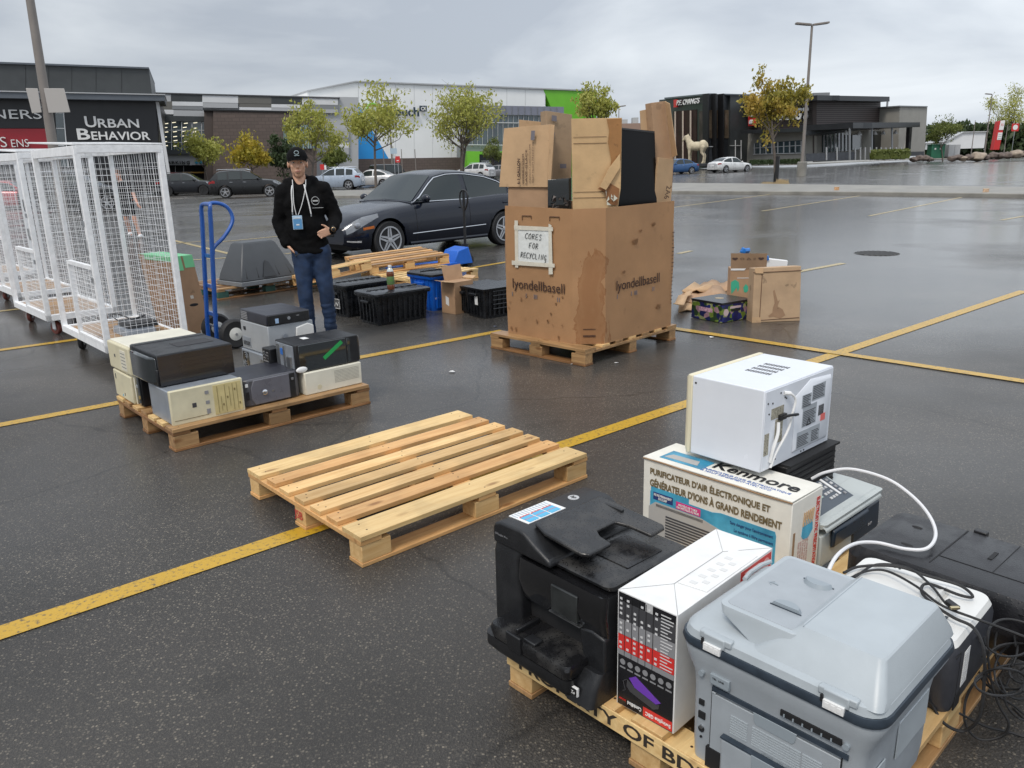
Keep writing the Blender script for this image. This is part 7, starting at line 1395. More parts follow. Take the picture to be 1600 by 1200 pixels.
b.quad([(1160, 208), (1160, 256), (1276, 252), (1276, 203)], STU, 'wall', .5, -.32); b.quad([(1177, 224), (1177, 241), (1252, 239), (1252, 219)], GLB, 'window', .2, -.2); b.vbars([1178 + i * 9.2 for i in range(9)], 224, 241, WPN, .8, -.1, 'mullion', sl=-.05); bm = BM(); slab(bm, [b.pt(1177, 231, -.1), b.pt(1177, 231.8, -.1), b.pt(1252, 227.5, -.1), b.pt(1252, 226.7, -.1)], .1); slab(bm, [b.pt(1177, 240.6, -.1), b.pt(1177, 241.6, -.1), b.pt(1252, 239.5, -.1), b.pt(1252, 238.5, -.1)], .1); obj('mullion', bm, WPN, b.t)
b.quad([(1158, 203.5), (1158, 209), (1276, 205), (1276, 199)], MET, 'canopy', 3, 1.8)
b.txt('P.F. CHANG’S', 1181, 189, 1263, 172, WHT, .02, .25, sl=-.03, sh=.15); b.quad([(1169, 173), (1169, 197), (1177.5, 196.4), (1177.5, 172)], RED, 'red_sign', .4, .6); b.txt('#', 1170.5, 194, 1176, 187, WHT, .03, .65, sl=0); b.txt('2', 1171, 182, 1176, 175.5, WHT, .03, .65, sl=0)
b.plane(1276, 98, 1390, 112)       # main block, right face
b.quad([(1276, 156), (1276, 253), (1376, 248), (1376, 157)], SLT, 'siding', .5, -.3); bm = BM()
for i in range(13): y0 = 160 + i * 3.1; slab(bm, [b.pt(1276, y0, -.27), b.pt(1276, y0 + .8, -.27), b.pt(1376, y0 + .8, -.27), b.pt(1376, y0, -.27)], .02)
obj('siding_groove', bm, SLD, b.t); b.quad([(1277, 148.7), (1277, 156.6), (1390, 158.5), (1390, 151)], MET, 'roof_edge', 3, 1.0)
b.quad([(1276, 203), (1276, 252), (1420, 248), (1420, 203)], STU, 'wall', .3, -.2); b.quad([(1287, 209), (1287, 238), (1326, 236), (1326, 207)], GLB, 'window', .2, 0); b.vbars([1288 + i * 5.5 for i in range(8)], 209, 238, GPL, .6, .1, 'mullion', sl=-.05); b.quad([(1332, 211), (1332, 234), (1348, 233), (1348, 210)], GLB, 'window', .2, 0)
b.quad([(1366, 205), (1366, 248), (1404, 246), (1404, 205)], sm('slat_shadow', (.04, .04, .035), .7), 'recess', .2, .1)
bm = BM(); p = b.pt(1387, 161, -3)
box(bm, p.x - .1, p.y, p.z - 1, p.x + .1, p.y + .2, p.z + .5); p = b.pt(1284, 148, -3); box(bm, p.x - 1, p.y, p.z - .5, p.x + 1, p.y + 1, p.z + .25); obj('roof_vent', bm, GPN, b.t)
b.plane(1256, 96, 1334, 90)        # patio canopy
b.quad([(1256, 206), (1256, 212), (1334, 200.5), (1334, 192)], MET, 'canopy', 3, 0); b.plane(1334, 90, 1437, 104); b.quad([(1333, 191.5), (1333, 200.5), (1437.5, 198.5), (1437.5, 191)], MET, 'canopy', 6, 0)
b.vbars([1328.5, 1363, 1394.5], 200, 250, GPN, 2, -.3, 'column', sl=-.03); b.quad([(1421.5, 199), (1419, 245), (1422, 245), (1425.5, 199)], BLK, 'column', .4, -.5)
bm = BM()
for x, y in ((1322, 208), (1343, 209), (1367, 208), (1380, 208), (1399, 207)): p = b.pt(x, y, -1.5); lathe(bm, [(.05, .3), (.28, -.12), (.28, -.16)], 12, Matrix.Translation(p))
obj('hanging_lamp', bm, WPN, b.t)
b.plane(1375, 112, 1407, 108); b.quad([(1375, 169), (1375, 250), (1408, 248), (1408, 166)], STU, 'end_block', 1, 0); b.plane(1406, 108, 1449, 112); b.quad([(1406, 166), (1403, 244.5), (1444.5, 243), (1449, 167)], STU, 'end_block', 6, 0); b.quad([(1405.5, 164.8), (1405.5, 166.6), (1449.5, 167.6), (1449.5, 165.8)], GPN, 'coping', 6, .15); b.quad([(1422, 237), (1422, 244), (1444, 243), (1444, 236.5)], MET, 'plinth', .2, .1)
b.plane(1256, 88, 1420, 96)
t = thing('patio_fence', 'row of pale posts with low panels fencing the restaurant patio', 'fence', b.pt(1340, 248) + b.o); o2 = t.location - b.o
bm = BM()
for x in [1292, 1308.5, 1337, 1345, 1352.5, 1360.5, 1370, 1377.5, 1384.5, 1391.5, 1401, 1408.5]: P = [b.pt(x - .6, 230, 0) - o2, b.pt(x - .6, 250.5, 0) - o2, b.pt(x + .6, 250.5, 0) - o2, b.pt(x + .6, 230, 0) - o2]; slab(bm, P, .1)
obj('post', bm, GPL, t); bm = BM(); slab(bm, [b.pt(1260, 240, -.1) - o2, b.pt(1260, 252, -.1) - o2, b.pt(1336, 249.5, -.1) - o2, b.pt(1336, 237, -.1) - o2], .05); obj('panel', bm, sm('fence_screen', (.05, .055, .065), .4, nz=(3, .4)), t)
def tuft(name, label, cat, x0, x1, y0, y1, Y, m, n, seed, group=None):
    rnd = random.Random(seed); A = D(x0, y1, Y); B = D(x1, y0, Y); t = thing(name, label, cat, A, 0, group); bm = BM(); w, h = B.x - A.x, B.z - A.z
    for _ in range(n):
        x, y = rnd.uniform(0, w), rnd.uniform(-.6, .6); hh = h * rnd.uniform(.5, 1); dx = rnd.uniform(-.3, .3) * h; s_ = .05
        bm.faces.new([bm.verts.new(v) for v in ((x - s_, y, 0), (x + s_, y, 0), (x + dx + .01, y, hh))])
        if n > 200: c_ = Vector((x, y, rnd.uniform(0, h))); e = Euler((rnd.uniform(0, 6), rnd.uniform(0, 6), 0)).to_matrix(); bm.faces.new([bm.verts.new(c_ + e @ Vector(v) * .16) for v in ((-1, 0, 0), (0, -.6, 0), (1, 0, 0), (0, .6, 0))])
    obj('foliage', bm, m, t, ang=180)
tuft('ornamental_grass', 'pale ornamental grasses in the bed at the patio corner', 'plant', 1362, 1418, 233, 249, 92, LFM, 1400, 3); tuft('clipped_hedge', 'low clipped hedge under the restaurant windows', 'hedge', 1172, 1248, 249, 257, 98, LFD, 1500, 4)
t = thing('utility_box', 'dark green utility box beside the restaurant', 'utility box', D(1461, 246, 104)); bm = BM(); box(bm, -.85, -.6, -.1, .85, .6, 1.50); obj('cabinet', bm, sm('utility_green', (.02, .13, .07), .45, nz=(2, .15)), t, .04); bm = BM(); box(bm, -.5, -.615, .95, -.3, -.6, 1.15); box(bm, .15, -.615, .95, .35, -.6, 1.15); obj('label', bm, WHT, t); bm = BM(); box(bm, -.9, -.65, 1.5, .9, .65, 1.6); obj('lid', bm, sm('utility_green', 0), t, .02)
t = thing('utility_box', 'pale grey utility box behind the slim tree, right of the green one', 'utility box', D(1487, 244, 106)); bm = BM(); box(bm, -.75, -.5, -.1, .75, .5, 1.45); obj('cabinet', bm, GPL, t, .04); bm = BM(); box(bm, -.01, -.51, .1, .01, -.5, 1.4); obj('door_seam', bm, BLKM, t)
RK = sm('boulder', (.13, .10, .085), .8, nz=(2, .4), bump=(6, .8)); RK2 = sm('pale_boulder', (.33, .27, .21), .8, nz=(2, .3), bump=(6, .8))
rnd = random.Random(9); k = 0
for px, py, s_, m in [(1428, 249, .45, RK), (1436, 247, .5, RK), (1445, 247, .55, RK), (1453, 249, .4, RK), (1488, 248, .5, RK), (1497, 246, .5, RK), (1504, 248, .5, RK2), (1514, 246, .55, RK), (1527, 246, .85, RK2), (1540, 246, .5, RK), (1552, 243, .6, RK), (1562, 244, .6, RK), (1574, 243, .6, RK), (1588, 241, .7, RK2), (1598, 241, .6, RK)]:
    bm = BM(); bmesh.ops.create_icosphere(bm, subdivisions=3, radius=1)
    for v in bm.verts: v.co *= 1 + .35 * noise.noise(v.co * 1.3 + Vector((k * 5, 0, 0))) + .12 * noise.noise(v.co * 4); v.co = Vector((v.co.x * s_ * 1.0, v.co.y * s_, v.co.z * s_ * .62 + s_ * .15))
    o = obj('boulder', bm, m, None, ang=60); o.location = D(px, py + 1, 92); tag(o, 'one of the brown boulders lined up right of the restaurant' if m is RK else 'pale boulder in the line right of the restaurant, number of paler ones among brown', 'boulder', 'boulders edging the planting strip' if m is RK else 'pale boulders among the brown ones'); k += 1
    if m is RK2: o['label'] = {1504: 'small pale boulder left of the big pale one', 1527: 'biggest pale boulder in the line right of the restaurant', 1588: 'pale boulder at the far right under the large tree'}[px]; del o['group']
# far wood and things beyond
def wood_mass(name, x0, x1, yt, Y, seed, n):
    rnd = random.Random(seed); bm = BM(); A = D(x0, 250, Y); B = D(x1, 250, Y)
    for _ in range(n):
        u = rnd.random(); x = A.x + (B.x - A.x) * u; top = D(x0 + (x1 - x0) * u, yt + 9 * noise.noise(Vector((u * 9, seed, 0))) + 5 * noise.noise(Vector((u * 30, seed, 0))), Y).z; z = -.5 + (top + .5) * (rnd.random() ** .7); c_ = Vector((x, Y + rnd.uniform(-4, 4), z)); e = Euler((rnd.uniform(0, 6), rnd.uniform(0, 6), rnd.uniform(0, 6))).to_matrix(); s_ = rnd.uniform(.3, .7)
        bm.faces.new([bm.verts.new(c_ + e @ Vector(v) * s_) for v in ((-1, 0, 0), (0, -.6, .1), (1, 0, 0), (0, .6, -.1))])
    o = obj(name, bm, LFD, None, ang=180); tag(o, 'distant dark green wood behind the right side of the lot', 'wood', kind='stuff')
wood_mass('far_wood', 1446, 1720, 196, 150, 3, 9000)
wood_mass('far_hedge', 960, 1050, 236, 170, 5, 1200)
def pole(label, bx, by, tx, ty_, r=.09, name='street_lamp', heads=1, base=True, y=None, hw_=.9, group='lamp posts of the lot', basez=0, straight=True):
    p = D(bx, by, y) if y else GT(bx, by); t = thing(name, label, 'street lamp', p, 0, group); T_ = D(tx, ty_, p.y); h = T_.z - p.z; lx = (T_.x - p.x) if not straight else 0
    bm = BM(); tube(bm, [(0, 0, 0), (lx, 0, h)], [r, r * .6], 12); obj('pole', bm, STLP, t)
    if base: bm = BM(); lathe(bm, [(r * 2.6, 0), (r * 2.6, .95), (r * 2.2, 1.0)], 18); obj('concrete_base', bm, CNC, t)
    if heads:
        for s in ((-1, 1) if heads == 2 else (1,)) if heads != 3 else (-1,):
            bm = BM(); T2 = Matrix.Translation((lx, 0, h)) @ Euler((0, R(-6 * s), 0)).to_matrix().to_4x4(); q = [(.05 * s, -.12), (.25 * s, -.2), (hw_ * s, -.18), (hw_ * s, .18), (.25 * s, .2), (.05 * s, .12)]; prism(bm, q, -.02, .10, 'z', T2); h_ = obj('lamp_head', bm, STLP, t, .02); bm = BM(); prism(bm, [(.3 * s, -.13), (hw_ * .92 * s, -.13), (hw_ * .92 * s, .13), (.3 * s, .13)], -.035, -.0205, 'z', T2); obj('lens', bm, GPL, h_)
    return t
STLP = sm('pole_taupe', (.24, .215, .195), .5, .2, nz=(2, .1))
pole('tall double headed lamp post on a concrete footing, right of the autumn tree', 1252, 275, 1262, 40, .13, heads=2, hw_=1.15)
pole('lamp post rising in front of the blue triangle', 615, 288, 612, 158, .10, heads=2, base=False, hw_=.8)
pole('lamp head on a thin pole behind the carton heap', 966, 262, 966, 167, .08, heads=2, base=False, hw_=.9, y=110)
pole('lamp post cut off by the right picture edge, only its head tip in view', 1612, 262, 1612, 90, .12, heads=3, hw_=1.5, y=64)
pole('slim distant lamp post left of the red pylon', 1538, 242, 1545, 148, .10, heads=3, base=False, y=120, hw_=1.0)
pole('plain thin pole before the far wood', 1517, 243, 1521, 188, .07, 'pole', heads=0, base=False, y=120, group='thin poles'); pole('plain thin pole between the red pylon and the large tree', 1568, 243, 1573, 195, .07, 'pole', heads=0, base=False, y=120, group='thin poles')
for x, l in ((602, 'left'), (630, 'middle'), (651, 'right')): pole(l + ' one of three plain posts before the brick base of the white hall', x, 285, x - 1, 233, .05, 'post', heads=0, base=False, y=72, group='posts by the white hall')
# lamp post with sign plates, far left
p = G(101, 345); t = thing('sign_pole', 'tall tapered taupe pole with two blank sign plates, behind the cages', 'pole', p); h = onz = 12.5
tp_ = D(47, 0, p.y); bm = BM(); tube(bm, [(0, 0, 0), (tp_.x - p.x - .6, 0, tp_.z * 1.9)] if False else [(0, 0, 0), ((tp_.x - p.x) * .5, 0, tp_.z * 1.0)], [.16, .11], 14); 
bm.free(); bm = BM(); top = Vector((tp_.x - p.x, 0, tp_.z)); tube(bm, [(0, 0, 0), top * .6, top * 1.6], [.17, .15, .10], 14); obj('pole', bm, STLP, t)
A = D(49, 177, p.y - .2) - p; B = D(98, 137, p.y - .2) - p; m_ = D(72, 157, p.y) - p
bm = BM(); loft(bm, [[(x, -.16, z) for x, y_, z in rr(A.x, 0, A.x + (B.x - A.x) * .46, 0.001, 0, .0001)][0:0] or [(A.x, -.17, A.z), (m_.x - .12, -.17, A.z + .02), (m_.x - .12, -.17, B.z), (A.x - .06, -.17, B.z + .02)], [(A.x, -.15, A.z), (m_.x - .12, -.15, A.z + .02), (m_.x - .12, -.15, B.z), (A.x - .06, -.15, B.z + .02)]]); obj('sign_plate', bm, sm('plate_back', (.42, .40, .38), .5), t, .02)
bm = BM(); loft(bm, [[(m_.x + .10, -.17, A.z), (B.x + .10, -.17, A.z), (B.x + .02, -.17, B.z - .02), (m_.x + .08, -.17, B.z)], [(m_.x + .10, -.15, A.z), (B.x + .10, -.15, A.z), (B.x + .02, -.15, B.z - .02), (m_.x + .08, -.15, B.z)]]); obj('sign_plate', bm, sm('plate_back', 0), t, .02)
bm = BM(); tube(bm, [(A.x + .1, -.1, (A.z + B.z) / 2 - .2), (B.x, -.1, (A.z + B.z) / 2 - .2)], .02, 6); obj('bracket', bm, STL, t)
# traffic signs
def sign(label, px, py, w, h, m, Y, cat='traffic sign', pz=1.9):
    c_ = D(px, py, Y); g_ = TER(c_.x, Y); t = thing('traffic_sign', label, cat, (c_.x, Y, g_)); s_ = Y / F_; bm = BM(); prism(bm, rr2(-w * s_ / 2, c_.z - g_ - h * s_ / 2, w * s_ / 2, c_.z - g_ + h * s_ / 2, .1 * s_ * w), -.06, -.04, 'y'); f = obj('face', bm, m, t); bm = BM(); tube(bm, [(0, 0, 0), (0, 0, c_.z - g_ + h * s_ / 2)], .035, 6); obj('post', bm, STL, t); return t, f, c_.z - g_, s_
def rr2(x0, z0, x1, z1, r): return [(x, y) for x, y, _ in rr(x0, z0, x1, z1, 0, r)]
t, f, z, s_ = sign('red and white sign beneath the blue triangle', 621.5, 249, 7, 9, RED, 70); bm = BM(); box(bm, -.09, -.065, z - .13, .09, -.061, z - .07); obj('bar', bm, WHT, f)
t, f, z, s_ = sign('pale blue sign above the red one beneath the blue triangle', 615, 236, 10, 8, sm('pale_sign', (.4, .5, .58), .5), 70.5)
t, f, z, s_ = sign('red and white sign behind the shoulder of the man', 503.5, 261, 6, 8, RED, 60); bm = BM(); box(bm, .16, -.06, z - .2, .30, -.03, z + .12); obj('arm', bm, WHT, f)
t, f, z, s_ = sign('round red sign in the branches of the right edge tree', 1586, 199, 11, 11, RED, 100); bm = BM(); lathe(bm, [(.22, -.07), (.30, -.07), (.30, -.062), (.22, -.062)], 20, Matrix.Translation((0, 0, z)), 'y'); obj('ring', bm, WHT, f)
A = D(1551, 234, 118); t = thing('pylon_sign', 'slanted red and white pylon sign at the far right', 'pylon sign', A); s_ = 118 / F_
bm = BM(); prism(bm, [(.1, 0), (.3, 3.9), (1.2, 4.0), (.95, 0)], 0, .8, 'y'); obj('pylon', bm, RED, t); bm = BM(); prism(bm, [(.50, 2.7), (.58, 3.95), (1.22, 4.0), (1.13, 2.7)], -.04, 0, 'y'); obj('white_panel', bm, WHT, t); bm = BM(); prism(bm, [(.42, 1.35), (.46, 2.35), (1.08, 2.35), (1.02, 1.35)], -.04, 0, 'y'); obj('white_panel', bm, WHT, t)
text('X6', RED, t, (.66, -.05, 3.2), (1, 0, 0), (0, 0, 1), .4, .4); bm = BM()
for i in range(3): box(bm, .52, -.06, 1.5 + i * .28, .98, -.045, 1.6 + i * .28)
obj('sign_line', bm, G2, t)
t = thing('far_shed', 'pale low roofed shed in front of the far wood', 'shed', D(1510, 232, 140)); bm = BM(); prism(bm, [(-4, 0), (-4, 1.1), (-1, 2.6), (3, 2.6), (3, 0)], 0, 6, 'y'); obj('wall', bm, WPN, t); bm = BM(); prism(bm, [(-4.2, 1.1), (-1, 2.75), (3.2, 2.75), (3.2, 2.6), (-1, 2.6), (-4, 1.0)], -.3, 6.3, 'y'); obj('roof', bm, GPL, t)
t = thing('far_block', 'distant reddish rooftop between the cartons and the lamp', 'building', D(985, 245, 160)); bm = BM(); box(bm, -4, 0, -1, 2.5, 8, 6.2); obj('wall', bm, sm('dusty_brick', (.30, .20, .16), .8), t); bm = BM(); box(bm, -2, 1, 6.2, -.5, 3, 7); box(bm, .5, 1, 6.2, 1.6, 3, 7.3); obj('roof_unit', bm, GPL, t)
# kerbs and islands
def island(name, outline, h=.14, cap=CNC, top=None):
    P = [GT(*q) for q in outline]; bm = BM(); A = [bm.verts.new((p.x, p.y, p.z - .05)) for p in P]; B = [bm.verts.new((p.x, p.y, p.z + h)) for p in P]; bm.faces.new(B)
    for i in range(len(P)): bm.faces.new((A[i], A[(i + 1) % len(P)], B[(i + 1) % len(P)], B[i]))
    tag(obj(name, bm, cap, None, .03), None, None, kind='structure')
island('kerb_island', [(1010, 302.5), (1330, 305), (1560, 308.5), (1760, 313), (1760, 300), (1400, 294.5), (1150, 290.5), (1010, 289)])
island('kerb_island', [(430, 310), (640, 309.5), (700, 304), (700, 299), (520, 301), (430, 303.5)], .15)
island('pavement', [(1010, 263), (1250, 257.5), (1450, 249), (1700, 244), (1700, 240), (1250, 251), (1010, 258)], .12)
for k, (px, py, c_, lab) in enumerate([(1303, 302, (.6, .35, .18), 'orange tan scrap against the kerb below the lamp post'), (1291, 303.5, (.5, .12, .1), 'flat reddish litter lying at the kerb beside the tan scrap'), (1533, 306, (.6, .42, .28), 'small tan scrap against the kerb far right')]):
    p = GT(px, py); p.y -= .25; bm = BM(); 
    if k == 1: box(bm, -.22, -.1, 0, .2, .1, .10)
    else: lathe(bm, [(.10, 0), (.12, .1), (.09, .2), (.11, .26)], 9)
    o = obj('litter', bm, sm('litter%d' % k, c_, .6, nz=(8, .4)), None); o.location = (p.x, p.y, p.z); tag(o, lab, 'litter')
for px, s_ in ((1200, .3), (1222, .5)): tuft('dry_grass', 'dry straw coloured tuft on the %s side of the autumn tree' % ('left' if px < 1210 else 'right'), 'grass tuft', px - 6, px + 6, 278 if px > 1210 else 283, 291, GT(px, 290).y, sm('straw', (.42, .32, .18), .8), 150, px)
# ================================================================== PEOPLE
SKIN = sm('skin', (.62, .36, .24), .5, nz=(14, .08)); HAIR = sm('dark_hair', (.02, .013, .01), .6); BKC = sm('black_fleece', (.0045, .0045, .005), .95, spec=.15, nz=(20, .3), bump=(160, .2)); DNM = sm('blue_denim', (.012, .030, .075), .8, nz=(9, .45), bump=(120, .15)); 
def hand(bm, w, d, up, curl=.5, thumb=1, s=1.0):
    """w wrist, d direction of the fingers, up = back-of-hand side axis across the knuckles"""
    w, d = Vector(w), Vector(d).normalized(); a = Vector(up); a = (a - d * a.dot(d)).normalized(); n = d.cross(a).normalized()   # n = palm normal
    pc = w + d * .05 * s
    for k in range(4): cone(bm, w + a * (k - 1.5) * .012 * s, w + d * .088 * s + a * (k - 1.5) * .020 * s, .017 * s, .0125 * s, 8)
    for k, L_ in enumerate((.062, .078, .072, .056)):
        p = w + d * .090 * s + a * (1.5 - k) * .0205 * s; q = d.copy(); ang = curl * (.75 + .12 * k)
        for j, f in enumerate((.45, .32, .25)):
            q = (Matrix.Rotation(ang * (.5 if j == 0 else .9), 3, a) @ q) if j or True else q; e = p + q * L_ * f * s * 1.25; cone(bm, p, e, (.0095 - j * .0009) * s, (.0088 - j * .001) * s, 8); p = e
    tq = (d * .55 + a * thumb * .8 + n * -.1).normalized(); p = w + d * .028 * s + a * .026 * s * thumb
    e = p + tq * .045 * s; cone(bm, p, e, .0145 * s, .011 * s, 8); tq = (tq + d * .6).normalized(); cone(bm, e, e + tq * .034 * s, .0105 * s, .008 * s, 8)
def displace(me, amp, sc_, zmin=-1e9, zmax=1e9, stretch=(1, 1, 1)):
    for v in me.vertices:
        if zmin < v.co.z < zmax:
            c = Vector((v.co.x * stretch[0], v.co.y * stretch[1], v.co.z * stretch[2])) * sc_; v.co += v.normal * amp * (noise.noise(c) + .5 * noise.noise(c * 2.3))
def headmesh(bm, c, s=1.0):
    x, y, z = c
    ball(bm, (x, y + .012, z + .03), (.074 * s, .092 * s, .092 * s), 24); ball(bm, (x, y - .012, z - .035), (.060 * s, .074 * s, .080 * s), 20); ball(bm, (x, y - .045, z - .088), (.030, .032, .026), 14)
    ball(bm, (x - .032, y - .052, z - .022), (.026, .026, .026), 12); ball(bm, (x + .032, y - .052, z - .022), (.026, .026, .026), 12)
    cone(bm, (x, y - .085, z + .012), (x, y - .106, z - .026), .008, .0125, 10); ball(bm, (x, y - .094, z - .032), (.016, .013, .009), 10)
    cone(bm, (x - .045, y - .072, z + .026), (x - .012, y - .086, z + .024), .009, .009, 8); cone(bm, (x + .045, y - .072, z + .026), (x + .012, y - .086, z + .024), .009, .009, 8)
    cone(bm, (x - .016, y - .086, z - .060), (x + .016, y - .086, z - .060), .008, .008, 8); cone(bm, (x - .013, y - .084, z - .070), (x + .013, y - .084, z - .070), .009, .009, 8)
    for e in (-1, 1): ball(bm, (x + e * .077, y + .008, z - .008), (.010, .020, .032), 10)
def facebits(t, c):
    x, y, z = c
    for e in (-1, 1):
        bm = BM(); ball(bm, (x + e * .030, y - .0745, z + .008), (.0125, .008, .0060), 12); o = obj('eye', bm, sm('eye_white', (.6, .58, .55), .3), t); bm = BM(); ball(bm, (x + e * .030, y - .0805, z + .008), (.0052, .003, .0052), 10); obj('iris', bm, HAIR, o)
        bm = BM(); tube(bm, [(x + e * .048, y - .073, z + .026), (x + e * .034, y - .084, z + .032), (x + e * .014, y - .087, z + .028)], [.003, .005, .004], 6); obj('eyebrow', bm, HAIR, t)
    bm = BM(); tube(bm, [(x - .024, y - .084, z - .064), (x - .008, y - .0945, z - .062), (x + .008, y - .0945, z - .062), (x + .024, y - .084, z - .064)], [.0025, .0048, .0048, .0025], 6); obj('mouth', bm, sm('lips', (.40, .17, .14), .5), t)
p = G(500, 542); t = thing('person', 'man in black hoodie, black cap and blue jeans, standing with a hand in one pocket', 'person', (p.x, p.y, 0), R(13.5))
H0 = (-.046, -.01, 1.590)
LH, RH = (-.075, .0, .86), (.075, .0, .86); LK, RK_ = (-.085, -.03, .50), (.095, -.03, .50); LA, RA = (-.075, .03, .09), (.115, .03, .09)
SL, SR = (-.185, .0, 1.355), (.140, .0, 1.370); EL, ER = (-.245, .04, 1.10), (.235, .03, 1.13); WL, WR = (-.195, -.05, .925), (.185, -.13, 1.035)
bm = BM(); headmesh(bm, H0); cone(bm, (-.045, .015, 1.50), (-.035, .01, 1.40), .052, .06, 16)
ball(bm, (-.025, 0, 1.26), (.155, .10, .17), 20); ball(bm, (-.01, 0, 1.0), (.135, .09, .16), 20); ball(bm, (0, 0, .88), (.145, .10, .10), 18)
for a, b, c_, r in ((SL, EL, WL, 0), (SR, ER, WR, 0)): cone(bm, a, b, .05, .04); cone(bm, b, c_, .04, .026)
for a, b, c_ in ((LH, LK, LA), (RH, RK_, RA)): cone(bm, a, b, .078, .052); cone(bm, b, c_, .05, .034); cone(bm, c_, (c_[0], c_[1] - .10, .035), .034, .03)
hand(bm, WL, (.62, .10, -.8), (0, -1, 0), .1, 1, .86); hand(bm, WR, (-.80, -.30, -.22), (.10, .0, 1), .6, 1, .88)
me = voxel(bm, .0062, 2); obj('body', me, SKIN, t, ang=180); facebits(t, H0)
# hoodie
bm = BM(); ball(bm, (-.025, 0, 1.25), (.185, .125, .19), 24); ball(bm, (-.03, 0, 1.345), (.165, .095, .09), 20); ball(bm, (-.02, -.01, 1.06), (.175, .125, .19), 24); ball(bm, (-.01, -.005, .93), (.168, .122, .10), 24); tube(bm, [(-.008, -.003, .90), (-.008, -.003, .845)], .01, 6)
loft(bm, [[(-.008 + .160 * math.cos(a), -.003 + .118 * math.sin(a), z) for a in [i * math.pi / 12 for i in range(24)]] for z in (.84, .86, .95)])
for a, b, c_ in ((SL, EL, WL), (SR, ER, WR)): cone(bm, a, b, .076, .062, 16); e = Vector(b).lerp(Vector(c_), .93); cone(bm, b, e, .062, .045, 16); cone(bm, Vector(b).lerp(Vector(c_), .86), Vector(b).lerp(Vector(c_), .97), .042, .038, 14)
cone(bm, (-.13, .03, 1.425), (.06, .03, 1.435), .055, .055); ball(bm, (-.035, .09, 1.42), (.12, .065, .085), 18); cone(bm, (-.125, .0, 1.45), (-.085, -.075, 1.385), .030, .026, 12); cone(bm, (.045, .0, 1.46), (.0, -.08, 1.39), .030, .026, 12)
cone(bm, (-.10, -.085, .99), (.08, -.085, .99), .035, .035, 12)
me = voxel(bm, .011, 4); displace(me, .010, 9, stretch=(1, 1, 1.5)); displace(me, .004, 22); hd_ = obj('hoodie', me, BKC, t, ang=180)
# jeans
bm = BM(); ball(bm, (0, 0, .87), (.165, .118, .12), 20)
for a, b, c_ in ((LH, LK, LA), (RH, RK_, RA)): cone(bm, a, b, .097, .064, 18); cone(bm, b, (c_[0], c_[1], .10), .066, .052, 18); ball(bm, (c_[0], c_[1], .10), (.064, .068, .03), 14)
me = voxel(bm, .011, 3); displace(me, .007, 7, stretch=(1.4, 1.4, 1.2)); displace(me, .010, 12, zmax=.40, stretch=(.6, .6, 2.2)); displace(me, .004, 14, zmin=.38); jn = obj('jeans', me, DNM, t, ang=180)
bm = BM(); tube(bm, [(-.165, -.03, .87), (-.13, -.10, .83), (-.10, -.118, .85)], .003, 5); obj('pocket_seam', bm, sm('denim_thread', (.06, .05, .035), .8), jn)
for c_ in (LA, RA): bm = BM(); ball(bm, (c_[0], c_[1] - .05, .045), (.048, .125, .045), 14); box(bm, c_[0] - .045, c_[1] - .17, 0, c_[0] + .045, c_[1] + .075, .022); obj('shoe', bm, BLK, t, .008)
# cap
x, y, z = H0; bm = BM(); rings = []
for k in range(9): a = k / 8 * math.pi / 2; rings.append([(x + .088 * math.cos(a) * math.cos(b) , y + .012 + .104 * math.cos(a) * math.sin(b), z + .038 + .098 * math.sin(a)) for b in [i * math.pi / 14 for i in range(28)]])
rings[-1] = [(x + .003 * math.cos(b), y + .012 + .003 * math.sin(b), z + .137) for b in [i * math.pi / 14 for i in range(28)]]
loft(bm, rings); cp = obj('cap', bm, BKC, t, ang=60)
bm = BM(); rings = [[(x + .080 * math.sin(a) * f, y - .085 - .072 * math.cos(a) * (f > .5) * 1.0 + .05 * (1 - math.cos(a)) , z + .044 - .012 * (f > .5) - .016 * abs(math.sin(a)) + dz) for a in [R(-88) + i * R(176) / 14 for i in range(15)]] for f, dz in ((.95, 0), (1, 0))]
vs0 = [(x + .082 * math.sin(a), y + .012 - .104 * math.cos(a) * 1.0, z + .046) for a in [R(-80) + i * R(160) / 14 for i in range(15)]]; vs1 = [(x + .074 * math.sin(a), y + .0 - .104 * math.cos(a) - .062 * math.cos(a) ** .7 if math.cos(a) > 0 else y, z + .030 - .010 * abs(math.sin(a))) for a in [R(-80) + i * R(160) / 14 for i in range(15)]]
A_ = [bm.verts.new(v) for v in vs0]; B_ = [bm.verts.new(v) for v in vs1]
for i in range(14): bm.faces.new((A_[i], A_[i + 1], B_[i + 1], B_[i]))
bmesh.ops.solidify(bm, geom=bm.faces[:], thickness=.005); obj('brim', bm, BKC, cp, ang=60)
bm = BM(); tube(bm, [(x + .018 * math.cos(a), y - .092 + .0, z + .088 + .014 * math.sin(a)) for a in [i * .45 for i in range(14)]], .0025, 5, True); box(bm, x - .02, y - .096, z + .062, x + .022, y - .088, z + .066); obj('emblem', bm, sm('pale_emblem', (.4, .5, .52), .5), cp)
bm = BM(); 
for e in (-1, 1): ball(bm, (x + e * .070, y + .02, z + .025), (.012, .045, .03), 10)
ball(bm, (x, y + .07, z + .0), (.062, .04, .055), 12); obj('hair', bm, HAIR, t)
WC = sm('white_cord', (.68, .68, .68), .6)
